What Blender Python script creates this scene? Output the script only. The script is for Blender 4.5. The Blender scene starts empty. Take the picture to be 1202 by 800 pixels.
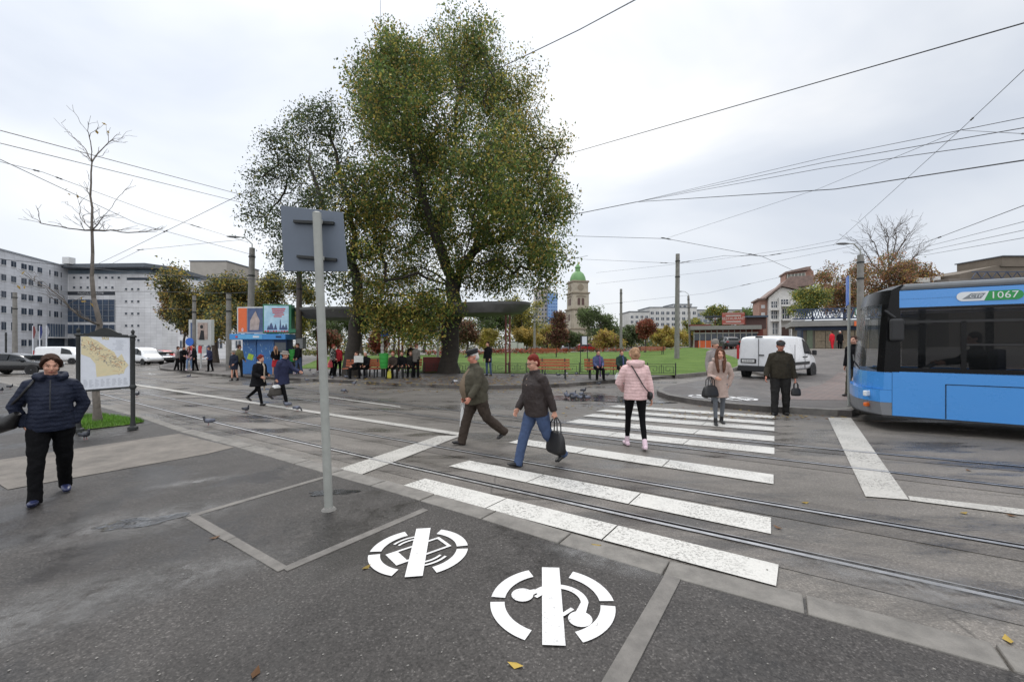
import bpy, bmesh, math, random
import numpy as np
from mathutils import Vector, Matrix

random.seed(7)
RNG = np.random.default_rng(11)
R = math.radians
F, HZ, CAM = 490.0, 402.0, 1.7
sc = bpy.context.scene
COL = sc.collection

# ------------------------------------------------------------------ terrain and pixel helpers
def smooth(t):
    t = max(0.0, min(1.0, t))
    return t * t * (3 - 2 * t)

def terr(x, y):
    xc = max(-110, min(110, x)); yc = max(-20, min(130, y))
    z = 0.008 * xc - 0.006 * yc
    z += 1.0 * smooth((x - 10) / 16) * smooth((y - 14) / 22)
    return z

def lawn_h(x, y):
    return 0.008 * x - 0.006 * y + 0.16 + 0.45 * smooth((y - 20) / 35)

def P(px, py, Y):
    return Vector(((px - 601) * Y / F, Y, CAM + (HZ - py) * Y / F))

def G(px, py, off=0.0, fn=None):
    fn = fn or terr
    lo, hi = 0.6, 420.0
    for _ in range(60):
        m = (lo + hi) / 2
        z = CAM + (HZ - py) * m / F
        if z > fn((px - 601) * m / F, m) + off: lo = m
        else: hi = m
    return Vector(((px - 601) * lo / F, lo, fn((px - 601) * lo / F, lo) + off))

def S(r, g, b, k=1.0):
    f = lambda c: ((c / 255 + 0.055) / 1.055) ** 2.4 if c > 10 else c / 255 / 12.92
    return (min(1, f(r) * k), min(1, f(g) * k), min(1, f(b) * k))

# ------------------------------------------------------------------ materials
MATS = {}
def nodes_of(name):
    m = bpy.data.materials.new(name); m.use_nodes = True
    nt = m.node_tree
    bs = nt.nodes['Principled BSDF']
    return m, nt, nt.nodes, nt.links, bs

def mat(name, col, rough=0.6, metal=0.0, var=0.12, scale=6.0, bump=0.0, bscale=40.0, spec=0.5, col2=None,
        coat=0.0, wave=None, world=False):
    """procedural surface: two noise scales drive colour and gloss, optional bump"""
    if name in MATS: return MATS[name]
    m, nt, N, L, bs = nodes_of(name)
    tc = N.new('ShaderNodeTexCoord')
    if world:
        ge = N.new('ShaderNodeNewGeometry'); vec = ge.outputs['Position']
    else: vec = tc.outputs['Object']
    nz = N.new('ShaderNodeTexNoise'); nz.inputs['Scale'].default_value = scale; nz.inputs['Detail'].default_value = 6
    nz.inputs['Roughness'].default_value = 0.65
    L.new(vec, nz.inputs['Vector'])
    mx = N.new('ShaderNodeMix'); mx.data_type = 'RGBA'
    a = tuple(max(0, c * (1 - var)) for c in col) + (1,)
    b = tuple(min(1, c * (1 + var)) for c in (col2 or col)) + (1,)
    mx.inputs['A'].default_value = a; mx.inputs['B'].default_value = b
    rp = N.new('ShaderNodeMapRange'); rp.inputs['From Min'].default_value = 0.32; rp.inputs['From Max'].default_value = 0.68
    L.new(nz.outputs['Fac'], rp.inputs['Value']); L.new(rp.outputs['Result'], mx.inputs['Factor'])
    L.new(mx.outputs['Result'], bs.inputs['Base Color'])
    rr = N.new('ShaderNodeMapRange'); rr.inputs['To Min'].default_value = max(0.03, rough - 0.08); rr.inputs['To Max'].default_value = min(1, rough + 0.08)
    L.new(nz.outputs['Fac'], rr.inputs['Value']); L.new(rr.outputs['Result'], bs.inputs['Roughness'])
    bs.inputs['Metallic'].default_value = metal
    bs.inputs['Specular IOR Level'].default_value = spec
    if coat: bs.inputs['Coat Weight'].default_value = coat; bs.inputs['Coat Roughness'].default_value = 0.08
    if bump or wave:
        bn = N.new('ShaderNodeTexNoise'); bn.inputs['Scale'].default_value = bscale; bn.inputs['Detail'].default_value = 4
        L.new(vec, bn.inputs['Vector'])
        bp = N.new('ShaderNodeBump'); bp.inputs['Strength'].default_value = max(bump, 0.05); bp.inputs['Distance'].default_value = 0.02
        L.new(bn.outputs['Fac'], bp.inputs['Height'])
        if wave:
            wv = N.new('ShaderNodeTexWave'); wv.bands_direction = 'Z'; wv.inputs['Scale'].default_value = wave
            wv.inputs['Distortion'].default_value = 3.0; wv.inputs['Detail'].default_value = 2.0; wv.inputs['Detail Scale'].default_value = 1.2
            L.new(vec, wv.inputs['Vector'])
            b2 = N.new('ShaderNodeBump'); b2.inputs['Strength'].default_value = 0.28; b2.inputs['Distance'].default_value = 0.014
            L.new(wv.outputs['Fac'], b2.inputs['Height']); L.new(bp.outputs['Normal'], b2.inputs['Normal'])
            L.new(b2.outputs['Normal'], bs.inputs['Normal'])
        else:
            L.new(bp.outputs['Normal'], bs.inputs['Normal'])
    MATS[name] = m
    return m

def glass(name, col=(0.02, 0.025, 0.03), alpha=0.75, rough=0.04, spec=0.3):
    """tinted pane: dark glossy film over see-through"""
    if name in MATS: return MATS[name]
    m, nt, N, L, bs = nodes_of(name)
    bs.inputs['Base Color'].default_value = col + (1,)
    bs.inputs['Roughness'].default_value = rough
    bs.inputs['Alpha'].default_value = alpha
    bs.inputs['Specular IOR Level'].default_value = spec
    MATS[name] = m
    return m

def leafmat(name, col, trans=0.45, rough=0.5):
    if name in MATS: return MATS[name]
    m, nt, N, L, bs = nodes_of(name)
    out = N['Material Output']
    ge = N.new('ShaderNodeNewGeometry')
    nz = N.new('ShaderNodeTexNoise'); nz.inputs['Scale'].default_value = 0.7; nz.inputs['Detail'].default_value = 5
    L.new(ge.outputs['Position'], nz.inputs['Vector'])
    mx = N.new('ShaderNodeMix'); mx.data_type = 'RGBA'
    mx.inputs['A'].default_value = tuple(c * 0.6 for c in col) + (1,)
    mx.inputs['B'].default_value = tuple(min(1, c * 1.4) for c in col) + (1,)
    rp = N.new('ShaderNodeMapRange'); rp.inputs['From Min'].default_value = 0.35; rp.inputs['From Max'].default_value = 0.65
    L.new(nz.outputs['Fac'], rp.inputs['Value']); L.new(rp.outputs['Result'], mx.inputs['Factor'])
    rv = N.new('ShaderNodeHueSaturation'); L.new(ge.outputs['Random Per Island'], rv.inputs['Value'])
    mr = N.new('ShaderNodeMapRange'); mr.inputs['To Min'].default_value = 0.65; mr.inputs['To Max'].default_value = 1.35
    L.new(ge.outputs['Random Per Island'], mr.inputs['Value']); L.new(mr.outputs['Result'], rv.inputs['Value'])
    L.new(mx.outputs['Result'], rv.inputs['Color'])
    L.new(rv.outputs['Color'], bs.inputs['Base Color'])
    bs.inputs['Roughness'].default_value = rough; bs.inputs['Specular IOR Level'].default_value = 0.3
    tr = N.new('ShaderNodeBsdfTranslucent'); L.new(rv.outputs['Color'], tr.inputs['Color'])
    ms = N.new('ShaderNodeMixShader'); ms.inputs['Fac'].default_value = trans
    L.new(bs.outputs['BSDF'], ms.inputs[1]); L.new(tr.outputs['BSDF'], ms.inputs[2])
    L.new(ms.outputs['Shader'], out.inputs['Surface'])
    MATS[name] = m
    return m

def asphalt(name, col, wet=0.35, speck=0.35, patch=0.25, along=None, rough=0.62, grain=1.0):
    """aggregate speckle, worn pale patches, damp darker glossier patches; all in world position"""
    if name in MATS: return MATS[name]
    m, nt, N, L, bs = nodes_of(name)
    ge = N.new('ShaderNodeNewGeometry')
    def noise(s, d=6, r=0.6, vec=None):
        n = N.new('ShaderNodeTexNoise'); n.inputs['Scale'].default_value = s; n.inputs['Detail'].default_value = d; n.inputs['Roughness'].default_value = r
        L.new(vec or ge.outputs['Position'], n.inputs['Vector']); return n.outputs['Fac']
    def rng(v, a, b, c, d):
        r = N.new('ShaderNodeMapRange'); r.inputs['From Min'].default_value = a; r.inputs['From Max'].default_value = b
        r.inputs['To Min'].default_value = c; r.inputs['To Max'].default_value = d; L.new(v, r.inputs['Value']); return r.outputs['Result']
    def mul(a, b):
        q = N.new('ShaderNodeMath'); q.operation = 'MULTIPLY'; L.new(a, q.inputs[0]); L.new(b, q.inputs[1]); return q.outputs[0]
    mp = N.new('ShaderNodeMapping'); L.new(ge.outputs['Position'], mp.inputs['Vector'])
    mp.inputs['Rotation'].default_value = (0, 0, R(31)); mp.inputs['Scale'].default_value = (0.35, 1.3, 1) if along else (1, 1, 1)
    big = noise(0.35, 6, 0.6); mid = noise(1.6, 8, 0.7, mp.outputs['Vector']); fine = noise(55, 4, 0.7); spk = N.new('ShaderNodeTexVoronoi')
    spk.inputs['Scale'].default_value = 130 * grain; L.new(ge.outputs['Position'], spk.inputs['Vector'])
    v = mul(rng(big, 0.3, 0.7, 1 - patch, 1 + patch), rng(mid, 0.3, 0.7, 1 - patch * 0.8, 1 + patch * 0.8))
    v = mul(v, rng(fine, 0.3, 0.7, 1 - speck, 1 + speck))
    sx = N.new('ShaderNodeSeparateColor'); L.new(spk.outputs['Color'], sx.inputs['Color'])
    v = mul(v, rng(sx.outputs[0], 0.80, 1.0, 1.0, 1.0 + speck * 1.8))
    damp = rng(noise(0.75, 8, 0.68, mp.outputs['Vector']), 0.50, 0.58, 0, 1)
    v = mul(v, rng(damp, 0, 1, 1, 1 - wet * 0.75))
    # sparse pale smears of dried dirt
    sm = rng(noise(2.6, 9, 0.75), 0.60, 0.70, 0, 1)
    v = mul(v, rng(sm, 0, 1, 1, 1 + patch * 1.4))
    # hairline cracks, broken up by noise
    ck = N.new('ShaderNodeTexVoronoi'); ck.feature = 'DISTANCE_TO_EDGE'; ck.inputs['Scale'].default_value = 0.45
    wn = N.new('ShaderNodeTexNoise'); wn.inputs['Scale'].default_value = 1.5; wn.inputs['Detail'].default_value = 6
    L.new(ge.outputs['Position'], wn.inputs['Vector'])
    av = N.new('ShaderNodeMix'); av.data_type = 'RGBA'; av.inputs['Factor'].default_value = 0.18
    L.new(ge.outputs['Position'], av.inputs['A']); L.new(wn.outputs['Color'], av.inputs['B']); L.new(av.outputs['Result'], ck.inputs['Vector'])
    gate = rng(big, 0.5, 0.56, 0, 1)
    cr = rng(ck.outputs['Distance'], 0.0, 0.006, 0.45, 0.0)
    cv = mul(cr, gate)
    v = mul(v, rng(cv, 0, 1, 1, 0.0))
    hs = N.new('ShaderNodeMix'); hs.data_type = 'RGBA'; hs.blend_type = 'MULTIPLY'; hs.inputs['Factor'].default_value = 1
    hs.inputs['A'].default_value = col + (1,)
    L.new(v, hs.inputs['B'])
    L.new(hs.outputs['Result'], bs.inputs['Base Color'])
    L.new(rng(damp, 0, 1, rough, rough - wet * 0.75), bs.inputs['Roughness'])
    bs.inputs['Specular IOR Level'].default_value = 0.22
    bp = N.new('ShaderNodeBump'); bp.inputs['Strength'].default_value = 0.5; bp.inputs['Distance'].default_value = 0.006
    L.new(fine, bp.inputs['Height']); L.new(bp.outputs['Normal'], bs.inputs['Normal'])
    MATS[name] = m
    return m

# ------------------------------------------------------------------ mesh builder
class MB:
    def __init__(s): s.v = []; s.f = []; s.mi = []
    def add(s, vs, fs, mi=0):
        o = len(s.v); s.v += [tuple(p) for p in vs]
        for f in fs: s.f.append(tuple(i + o for i in f)); s.mi.append(mi)
        return s
    def box(s, c, d, rz=0.0, mi=0, M=None):
        M = M or Matrix.Rotation(rz, 3, 'Z')
        vs = [Vector(c) + M @ Vector((x * d[0] / 2, y * d[1] / 2, z * d[2] / 2)) for x in (-1, 1) for y in (-1, 1) for z in (-1, 1)]
        return s.add(vs, [(0, 1, 3, 2), (4, 6, 7, 5), (0, 4, 5, 1), (2, 3, 7, 6), (0, 2, 6, 4), (1, 5, 7, 3)], mi)
    def beam(s, p, q, w, h, mi=0, up=(0, 0, 1)):
        p = Vector(p); q = Vector(q); d = (q - p); L = d.length
        if L < 1e-6: return s
        x = d / L; u = Vector(up)
        if abs(x.dot(u)) > 0.98: u = Vector((0, 1, 0))
        y = u.cross(x).normalized(); z = x.cross(y)
        M = Matrix((x, y, z)).transposed()
        return s.box((p + q) / 2, (L, w, h), 0, mi, M)
    def tube(s, pts, rad, n=8, mi=0, ry=None, up=None):
        pts = [Vector(p) for p in pts]
        if not hasattr(rad, '__len__'): rad = [rad] * len(pts)
        ry = ry or rad
        vs = []; fs = []
        prev = None
        for i, p in enumerate(pts):
            t = (pts[min(i + 1, len(pts) - 1)] - pts[max(i - 1, 0)])
            t = t.normalized() if t.length > 1e-9 else Vector((0, 0, 1))
            if prev is None:
                u = Vector(up) if up else (Vector((1, 0, 0)) if abs(t.x) < 0.9 else Vector((0, 1, 0)))
            else: u = prev
            a = (u - t * u.dot(t))
            a = a.normalized() if a.length > 1e-6 else t.orthogonal().normalized()
            prev = a; b = t.cross(a)
            for k in range(n):
                an = 2 * math.pi * k / n
                vs.append(p + a * (math.cos(an) * rad[i]) + b * (math.sin(an) * ry[i]))
        for i in range(len(pts) - 1):
            for k in range(n):
                k2 = (k + 1) % n
                fs.append((i * n + k, i * n + k2, (i + 1) * n + k2, (i + 1) * n + k))
        fs.append(tuple(range(n))[::-1]); o = (len(pts) - 1) * n
        fs.append(tuple(o + k for k in range(n)))
        return s.add(vs, fs, mi)
    def lathe(s, prof, c=(0, 0, 0), n=16, mi=0, M=None, sx=1, sy=1):
        M = M or Matrix.Identity(3); c = Vector(c); vs = []; fs = []
        for r, z in prof:
            for k in range(n):
                a = 2 * math.pi * k / n
                vs.append(c + M @ Vector((r * math.cos(a) * sx, r * math.sin(a) * sy, z)))
        for i in range(len(prof) - 1):
            for k in range(n):
                k2 = (k + 1) % n
                fs.append((i * n + k, i * n + k2, (i + 1) * n + k2, (i + 1) * n + k))
        fs.append(tuple(range(n))[::-1]); o = (len(prof) - 1) * n
        fs.append(tuple(o + k for k in range(n)))
        return s.add(vs, fs, mi)
    def ell(s, c, r, n=14, m=9, mi=0, M=None):
        prof = []
        for i in range(m + 1):
            a = -math.pi / 2 + math.pi * i / m
            prof.append((max(math.cos(a), 0.02), math.sin(a)))
        M3 = (M or Matrix.Identity(3)) @ Matrix.Diagonal(Vector(r))
        return s.lathe(prof, c, n, mi, M3)
    def prism(s, poly, z0, z1, mi=0, fr=None):
        """poly: 2D outline; fr maps (u,v,w) to space, w from z0 to z1"""
        fr = fr or (lambda u, v, w: Vector((u, v, w)))
        n = len(poly)
        vs = [fr(u, v, z0) for u, v in poly] + [fr(u, v, z1) for u, v in poly]
        fs = [tuple(range(n))[::-1], tuple(range(n, 2 * n))]
        for i in range(n):
            j = (i + 1) % n; fs.append((i, j, n + j, n + i))
        return s.add(vs, fs, mi)
    def build(s, name, mats, parent=None, sm=False, bevel=0.0, loc=None):
        me = bpy.data.meshes.new(name)
        me.from_pydata(s.v, [], s.f)
        if not isinstance(mats, (list, tuple)): mats = [mats]
        for q in mats: me.materials.append(q)
        if len(mats) > 1: me.polygons.foreach_set('material_index', s.mi)
        bm = bmesh.new(); bm.from_mesh(me); bmesh.ops.recalc_face_normals(bm, faces=bm.faces); bm.to_mesh(me); bm.free()
        if sm:
            me.polygons.foreach_set('use_smooth', [True] * len(me.polygons))
            try: me.set_sharp_from_angle(angle=R(40))
            except Exception: pass
        o = bpy.data.objects.new(name, me); COL.objects.link(o)
        if parent: o.parent = parent
        if loc is not None: o.location = loc
        if bevel:
            b = o.modifiers.new('bevel', 'BEVEL'); b.width = bevel; b.segments = 2; b.limit_method = 'ANGLE'; b.angle_limit = R(35)
        return o

def tag(o, label=None, cat=None, group=None, kind=None):
    if label: o['label'] = label
    if cat: o['category'] = cat
    if group: o['group'] = group
    if kind: o['kind'] = kind
    return o

def thing(name, loc, rz=0.0, label=None, cat=None, group=None):
    o = bpy.data.objects.new(name, None); COL.objects.link(o)
    o.location = loc; o.rotation_euler = (0, 0, rz)
    o.empty_display_size = 0.2
    return tag(o, label, cat, group)

def dup(o, loc=None, rz=None, label=None, parent=None, scale=None):
    c = o.copy(); COL.objects.link(c)
    if parent is not None: c.parent = parent
    if loc is not None: c.location = loc
    if rz is not None: c.rotation_euler = (0, 0, rz)
    if scale is not None: c.scale = (scale,) * 3 if not hasattr(scale, '__len__') else scale
    if label: c['label'] = label
    for ch in list(o.children): dup(ch, parent=c)
    return c

def np_obj(name, V, Fc, mats, mi=None, parent=None, smooth_=False):
    me = bpy.data.meshes.new(name)
    me.from_pydata(V.tolist() if hasattr(V, 'tolist') else V, [], Fc.tolist() if hasattr(Fc, 'tolist') else Fc)
    for q in (mats if isinstance(mats, (list, tuple)) else [mats]): me.materials.append(q)
    if mi is not None: me.polygons.foreach_set('material_index', np.asarray(mi, dtype=np.int32))
    if smooth_: me.polygons.foreach_set('use_smooth', [True] * len(me.polygons))
    o = bpy.data.objects.new(name, me); COL.objects.link(o)
    if parent: o.parent = parent
    return o

def text_mb(txt, size, depth=0.003, align='CENTER'):
    """lettering as verts/faces in the XY plane (z = depth)"""
    cu = bpy.data.curves.new('lettering', 'FONT'); cu.body = txt; cu.size = size; cu.align_x = align; cu.align_y = 'CENTER'
    cu.extrude = depth / 2; cu.resolution_u = 2
    o = bpy.data.objects.new('lettering', cu); COL.objects.link(o)
    dg = bpy.context.evaluated_depsgraph_get()
    me = bpy.data.meshes.new_from_object(o.evaluated_get(dg))
    vs = [v.co.copy() for v in me.vertices]; fs = [tuple(p.vertices) for p in me.polygons]
    bpy.data.objects.remove(o); bpy.data.curves.remove(cu); bpy.data.meshes.remove(me)
    return vs, fs

def put_text(mb, txt, size, fr, mi=0, depth=0.003, sx=1.0):
    vs, fs = text_mb(txt, size, depth)
    mb.add([fr(v.x * sx, v.y, v.z) for v in vs], fs, mi)

# ------------------------------------------------------------------ ground sheets
def sheet(name, poly, off, m, fn=None, step=None, kind='structure', label=None):
    fn = fn or terr
    bm = bmesh.new()
    vs = [bm.verts.new((p[0], p[1], 0)) for p in poly]
    bm.faces.new(vs)
    if step:
        xs = [p[0] for p in poly]; ys = [p[1] for p in poly]
        for ax, lo, hi in ((0, min(xs), max(xs)), (1, min(ys), max(ys))):
            k = lo + step
            while k < hi:
                co = Vector((0, 0, 0)); co[ax] = k; no = Vector((0, 0, 0)); no[ax] = 1
                bmesh.ops.bisect_plane(bm, geom=bm.verts[:] + bm.edges[:] + bm.faces[:], plane_co=co, plane_no=no)
                k += step
    for v in bm.verts: v.co.z = fn(v.co.x, v.co.y) + off
    bmesh.ops.recalc_face_normals(bm, faces=bm.faces)
    for f in bm.faces:
        if f.normal.z < 0: f.normal_flip()
    if off > 0.1:
        be = [e for e in bm.edges if len(e.link_faces) == 1]
        ex = bmesh.ops.extrude_edge_only(bm, edges=be)
        for g in ex['geom']:
            if isinstance(g, bmesh.types.BMVert): g.co.z -= off + 0.1
    me = bpy.data.meshes.new(name); bm.to_mesh(me); bm.free()
    me.materials.append(m)
    o = bpy.data.objects.new(name, me); COL.objects.link(o)
    return tag(o, label, None, None, kind)

def quadpx(mb, pts, off, mi=0):
    mb.add([G(x, y, off) for x, y in pts], [tuple(range(len(pts)))], mi)

def kerb(name, line, w, h, m, block=1.0, side=1, base=0.0, fn=None, gap=0.008):
    """row of kerb stones along a polyline; the stones sit on the side given (+1: left of travel)"""
    fn = fn or terr
    mb = MB(); pts = [Vector((p[0], p[1])) for p in line]
    # resample
    segs = []; acc = 0
    for a, b in zip(pts, pts[1:]): segs.append((acc, a, b)); acc += (b - a).length
    def at(s):
        for s0, a, b in reversed(segs):
            if s >= s0:
                L = (b - a).length; return a + (b - a) * min(1, (s - s0) / L)
        return pts[0]
    n = max(1, int(acc / block))
    for i in range(n):
        a = at(i * acc / n); b = at((i + 1) * acc / n); d = (b - a); L = d.length
        if L < 1e-4: continue
        d = d / L; nrm = Vector((-d.y, d.x)) * side
        j = random.uniform(-0.003, 0.003)
        a2 = a + d * gap; b2 = b - d * gap
        za = fn(a.x, a.y) + base; zb = fn(b.x, b.y) + base
        q = [a2, b2, b2 + nrm * w, a2 + nrm * w]; zz = [za, zb, zb, za]
        vs = [Vector((p.x, p.y, z - 0.15)) for p, z in zip(q, zz)] + [Vector((p.x, p.y, z + h + j)) for p, z in zip(q, zz)]
        mb.add(vs, [(0, 1, 2, 3), (4, 5, 6, 7), (0, 1, 5, 4), (1, 2, 6, 5), (2, 3, 7, 6), (3, 0, 4, 7)])
    o = mb.build(name, m, bevel=0.012)
    return tag(o, None, None, None, 'structure')

# ------------------------------------------------------------------ world, sun, camera
def make_world():
    w = bpy.data.worlds.new('World'); sc.world = w; w.use_nodes = True
    nt = w.node_tree; N = nt.nodes; L = nt.links
    bg = N['Background']; bg.inputs['Strength'].default_value = 0.1
    sky = N.new('ShaderNodeTexSky'); sky.sky_type = 'NISHITA'; sky.sun_disc = False
    sky.sun_elevation = R(50); sky.sun_rotation = R(-25)
    tc = N.new('ShaderNodeTexCoord')
    sp = N.new('ShaderNodeSeparateXYZ'); L.new(tc.outputs['Generated'], sp.inputs['Vector'])
    mp = N.new('ShaderNodeMapping'); mp.inputs['Scale'].default_value = (1.0, 1.0, 1.9); mp.inputs['Location'].default_value = (9.2, 0.4, 1.6)
    L.new(tc.outputs['Generated'], mp.inputs['Vector'])
    n1 = N.new('ShaderNodeTexNoise'); n1.inputs['Scale'].default_value = 1.5; n1.inputs['Detail'].default_value = 5; n1.inputs['Roughness'].default_value = 0.5
    n1.inputs['Distortion'].default_value = 0.4
    L.new(mp.outputs['Vector'], n1.inputs['Vector'])
    cr = N.new('ShaderNodeValToRGB'); L.new(n1.outputs['Fac'], cr.inputs['Fac'])
    e = cr.color_ramp.elements
    e[0].position = 0.30; e[0].color = (0.69, 0.74, 0.825, 1)
    e[1].position = 0.62; e[1].color = (1.03, 1.03, 1.03, 1)
    x = e.new(0.47); x.color = (0.85, 0.885, 0.94, 1)
    # brighter towards the veiled sun and the zenith, as an overcast sky is
    sd = Vector((math.sin(R(-25)) * math.cos(R(50)), math.cos(R(-25)) * math.cos(R(50)), math.sin(R(50))))
    dt = N.new('ShaderNodeVectorMath'); dt.operation = 'DOT_PRODUCT'; dt.inputs[1].default_value = sd
    L.new(tc.outputs['Generated'], dt.inputs[0])
    gl = N.new('ShaderNodeMapRange'); gl.interpolation_type = 'SMOOTHSTEP'
    gl.inputs['From Min'].default_value = 0.45; gl.inputs['From Max'].default_value = 1.0; gl.inputs['To Min'].default_value = 10.2; gl.inputs['To Max'].default_value = 12.4
    L.new(dt.outputs['Value'], gl.inputs['Value'])
    zr = N.new('ShaderNodeMapRange'); zr.interpolation_type = 'SMOOTHSTEP'
    zr.inputs['From Min'].default_value = 0.55; zr.inputs['From Max'].default_value = 1.0; zr.inputs['To Min'].default_value = 1.0; zr.inputs['To Max'].default_value = 2.3
    L.new(sp.outputs['Z'], zr.inputs['Value'])
    mm = N.new('ShaderNodeMath'); mm.operation = 'MULTIPLY'; L.new(gl.outputs['Result'], mm.inputs[0]); L.new(zr.outputs['Result'], mm.inputs[1])
    # the half of the sky behind the photographer is brighter open cloud
    br = N.new('ShaderNodeMapRange'); br.interpolation_type = 'SMOOTHSTEP'
    br.inputs['From Min'].default_value = 0.0; br.inputs['From Max'].default_value = -0.8; br.inputs['To Min'].default_value = 1.0; br.inputs['To Max'].default_value = 1.5
    L.new(sp.outputs['Y'], br.inputs['Value'])
    m2 = N.new('ShaderNodeMath'); m2.operation = 'MULTIPLY'; L.new(mm.outputs[0], m2.inputs[0]); L.new(br.outputs['Result'], m2.inputs[1])
    vm = N.new('ShaderNodeVectorMath'); vm.operation = 'SCALE'; L.new(cr.outputs['Color'], vm.inputs[0]); L.new(m2.outputs[0], vm.inputs['Scale'])
    mx = N.new('ShaderNodeMix'); mx.data_type = 'RGBA'; mx.inputs['Factor'].default_value = 0.90
    L.new(sky.outputs['Color'], mx.inputs['A']); L.new(vm.outputs['Vector'], mx.inputs['B'])
    L.new(mx.outputs['Result'], bg.inputs['Color'])
    su = bpy.data.lights.new('sun', 'SUN'); su.energy = 1.2; su.angle = R(18); su.color = (1.0, 0.96, 0.9)
    so = bpy.data.objects.new('sun', su); COL.objects.link(so)
    so.rotation_euler = (-sd).to_track_quat('-Z', 'Y').to_euler()
    so.location = (0, 0, 40)

make_world()
cam = bpy.data.cameras.new('camera'); co = bpy.data.objects.new('camera', cam); COL.objects.link(co)
co.location = (0, 0, CAM); co.rotation_euler = (R(90), 0, 0)
cam.sensor_width = 36; cam.lens = 36 * F / 1202; cam.shift_y = 2 / 1202
cam.clip_end = 3000; cam.clip_start = 0.05
sc.camera = co
sc.view_settings.view_transform = 'Standard'; sc.view_settings.look = 'None'; sc.view_settings.exposure = 0.0; sc.view_settings.gamma = 1
sc.cycles.use_denoising = True
sc.cycles.max_bounces = 5; sc.cycles.diffuse_bounces = 3; sc.cycles.glossy_bounces = 3; sc.cycles.transparent_max_bounces = 8
sc.cycles.caustics_reflective = False; sc.cycles.caustics_refractive = False
# ================================================================== GROUND
A_ROAD = asphalt('road_asphalt', S(138, 132, 125, 0.58), wet=0.56, speck=0.32, patch=0.24, along=True, rough=0.58)
A_WALK = asphalt('walk_asphalt', S(98, 94, 91, 0.42), wet=0.42, speck=0.55, patch=0.30, rough=0.60, grain=0.8)
A_FAR = asphalt('island_asphalt', S(128, 122, 118, 0.52), wet=0.3, speck=0.3, patch=0.2, rough=0.62)
M_BAND = mat('old_concrete', S(144, 136, 127, 0.52), 0.8, var=0.34, scale=2.8, bump=0.3, bscale=50, world=True)
M_KERB = mat('granite_kerb', S(150, 145, 138, 0.55), 0.75, var=0.28, scale=5, bump=0.3, bscale=60, world=True)
M_SLAB = mat('concrete_edging', S(140, 135, 129, 0.55), 0.75, var=0.25, scale=7, bump=0.3, bscale=60, world=True)
M_STEEL = mat('rail_steel', S(196, 196, 198, 0.85), 0.42, metal=0.85, var=0.2, scale=9, world=True)
M_GROOVE = mat('rail_groove', S(16, 15, 15), 0.9, spec=.1, var=0.2, world=True)
M_WATER = mat('puddle_water', (0.03, 0.03, 0.032), 0.07, var=0.2, scale=4, spec=1.0, world=True)
def damp_film():
    # thin broken film of water: noise leaves dry stones standing out
    nt = M_WATER.node_tree; N = nt.nodes; L = nt.links; ge = N.new('ShaderNodeNewGeometry')
    n = N.new('ShaderNodeTexNoise'); n.inputs['Scale'].default_value = 5; n.inputs['Detail'].default_value = 8; n.inputs['Roughness'].default_value = 0.7
    L.new(ge.outputs['Position'], n.inputs['Vector'])
    r = N.new('ShaderNodeMapRange'); r.inputs['From Min'].default_value = 0.38; r.inputs['From Max'].default_value = 0.56; r.inputs['To Min'].default_value = 0.35; r.inputs['To Max'].default_value = 1.0
    L.new(n.outputs['Fac'], r.inputs['Value']); L.new(r.outputs['Result'], N['Principled BSDF'].inputs['Alpha'])
    w = N.new('ShaderNodeTexNoise'); w.inputs['Scale'].default_value = 9; w.inputs['Detail'].default_value = 3; L.new(ge.outputs['Position'], w.inputs['Vector'])
    b = N.new('ShaderNodeBump'); b.inputs['Strength'].default_value = 0.35; b.inputs['Distance'].default_value = 0.02; L.new(w.outputs['Fac'], b.inputs['Height']); L.new(b.outputs['Normal'], N['Principled BSDF'].inputs['Normal'])
damp_film()

def paint_mat():
    m, nt, N, L, bs = nodes_of('white_road_paint')
    ge = N.new('ShaderNodeNewGeometry')
    def nz(s, d=7, r=0.7):
        n = N.new('ShaderNodeTexNoise'); n.inputs['Scale'].default_value = s; n.inputs['Detail'].default_value = d; n.inputs['Roughness'].default_value = r
        L.new(ge.outputs['Position'], n.inputs['Vector']); return n.outputs['Fac']
    def rg(v, a, b, c, d):
        r = N.new('ShaderNodeMapRange'); r.inputs['From Min'].default_value = a; r.inputs['From Max'].default_value = b
        r.inputs['To Min'].default_value = c; r.inputs['To Max'].default_value = d; L.new(v, r.inputs['Value']); return r.outputs['Result']
    mx = N.new('ShaderNodeMix'); mx.data_type = 'RGBA'
    mx.inputs['A'].default_value = S(224, 221, 214, 0.74) + (1,); mx.inputs['B'].default_value = S(110, 106, 100, 0.6) + (1,)
    ad = N.new('ShaderNodeMath'); ad.operation = 'MAXIMUM'
    chip = N.new('ShaderNodeMath'); chip.operation = 'MULTIPLY'
    L.new(rg(nz(38, 4, 0.85), 0.50, 0.58, 0, 1), chip.inputs[0]); L.new(rg(nz(1.1), 0.42, 0.62, 0.12, 1.0), chip.inputs[1])
    L.new(chip.outputs[0], ad.inputs[0]); L.new(rg(nz(2.4), 0.55, 0.8, 0, 0.55), ad.inputs[1])
    L.new(ad.outputs[0], mx.inputs['Factor']); L.new(mx.outputs['Result'], bs.inputs['Base Color'])
    bs.inputs['Roughness'].default_value = 0.6
    return m
M_PAINT = paint_mat()
M_PAINT_OLD = M_PAINT.copy(); M_PAINT_OLD.name = 'worn_road_paint'
for n_ in M_PAINT_OLD.node_tree.nodes:
    if n_.bl_idname == 'ShaderNodeMix': n_.inputs['A'].default_value = S(208, 204, 196, 0.68) + (1,)
M_FRESH = M_PAINT.copy(); M_FRESH.name = 'fresh_white_paint'
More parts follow.
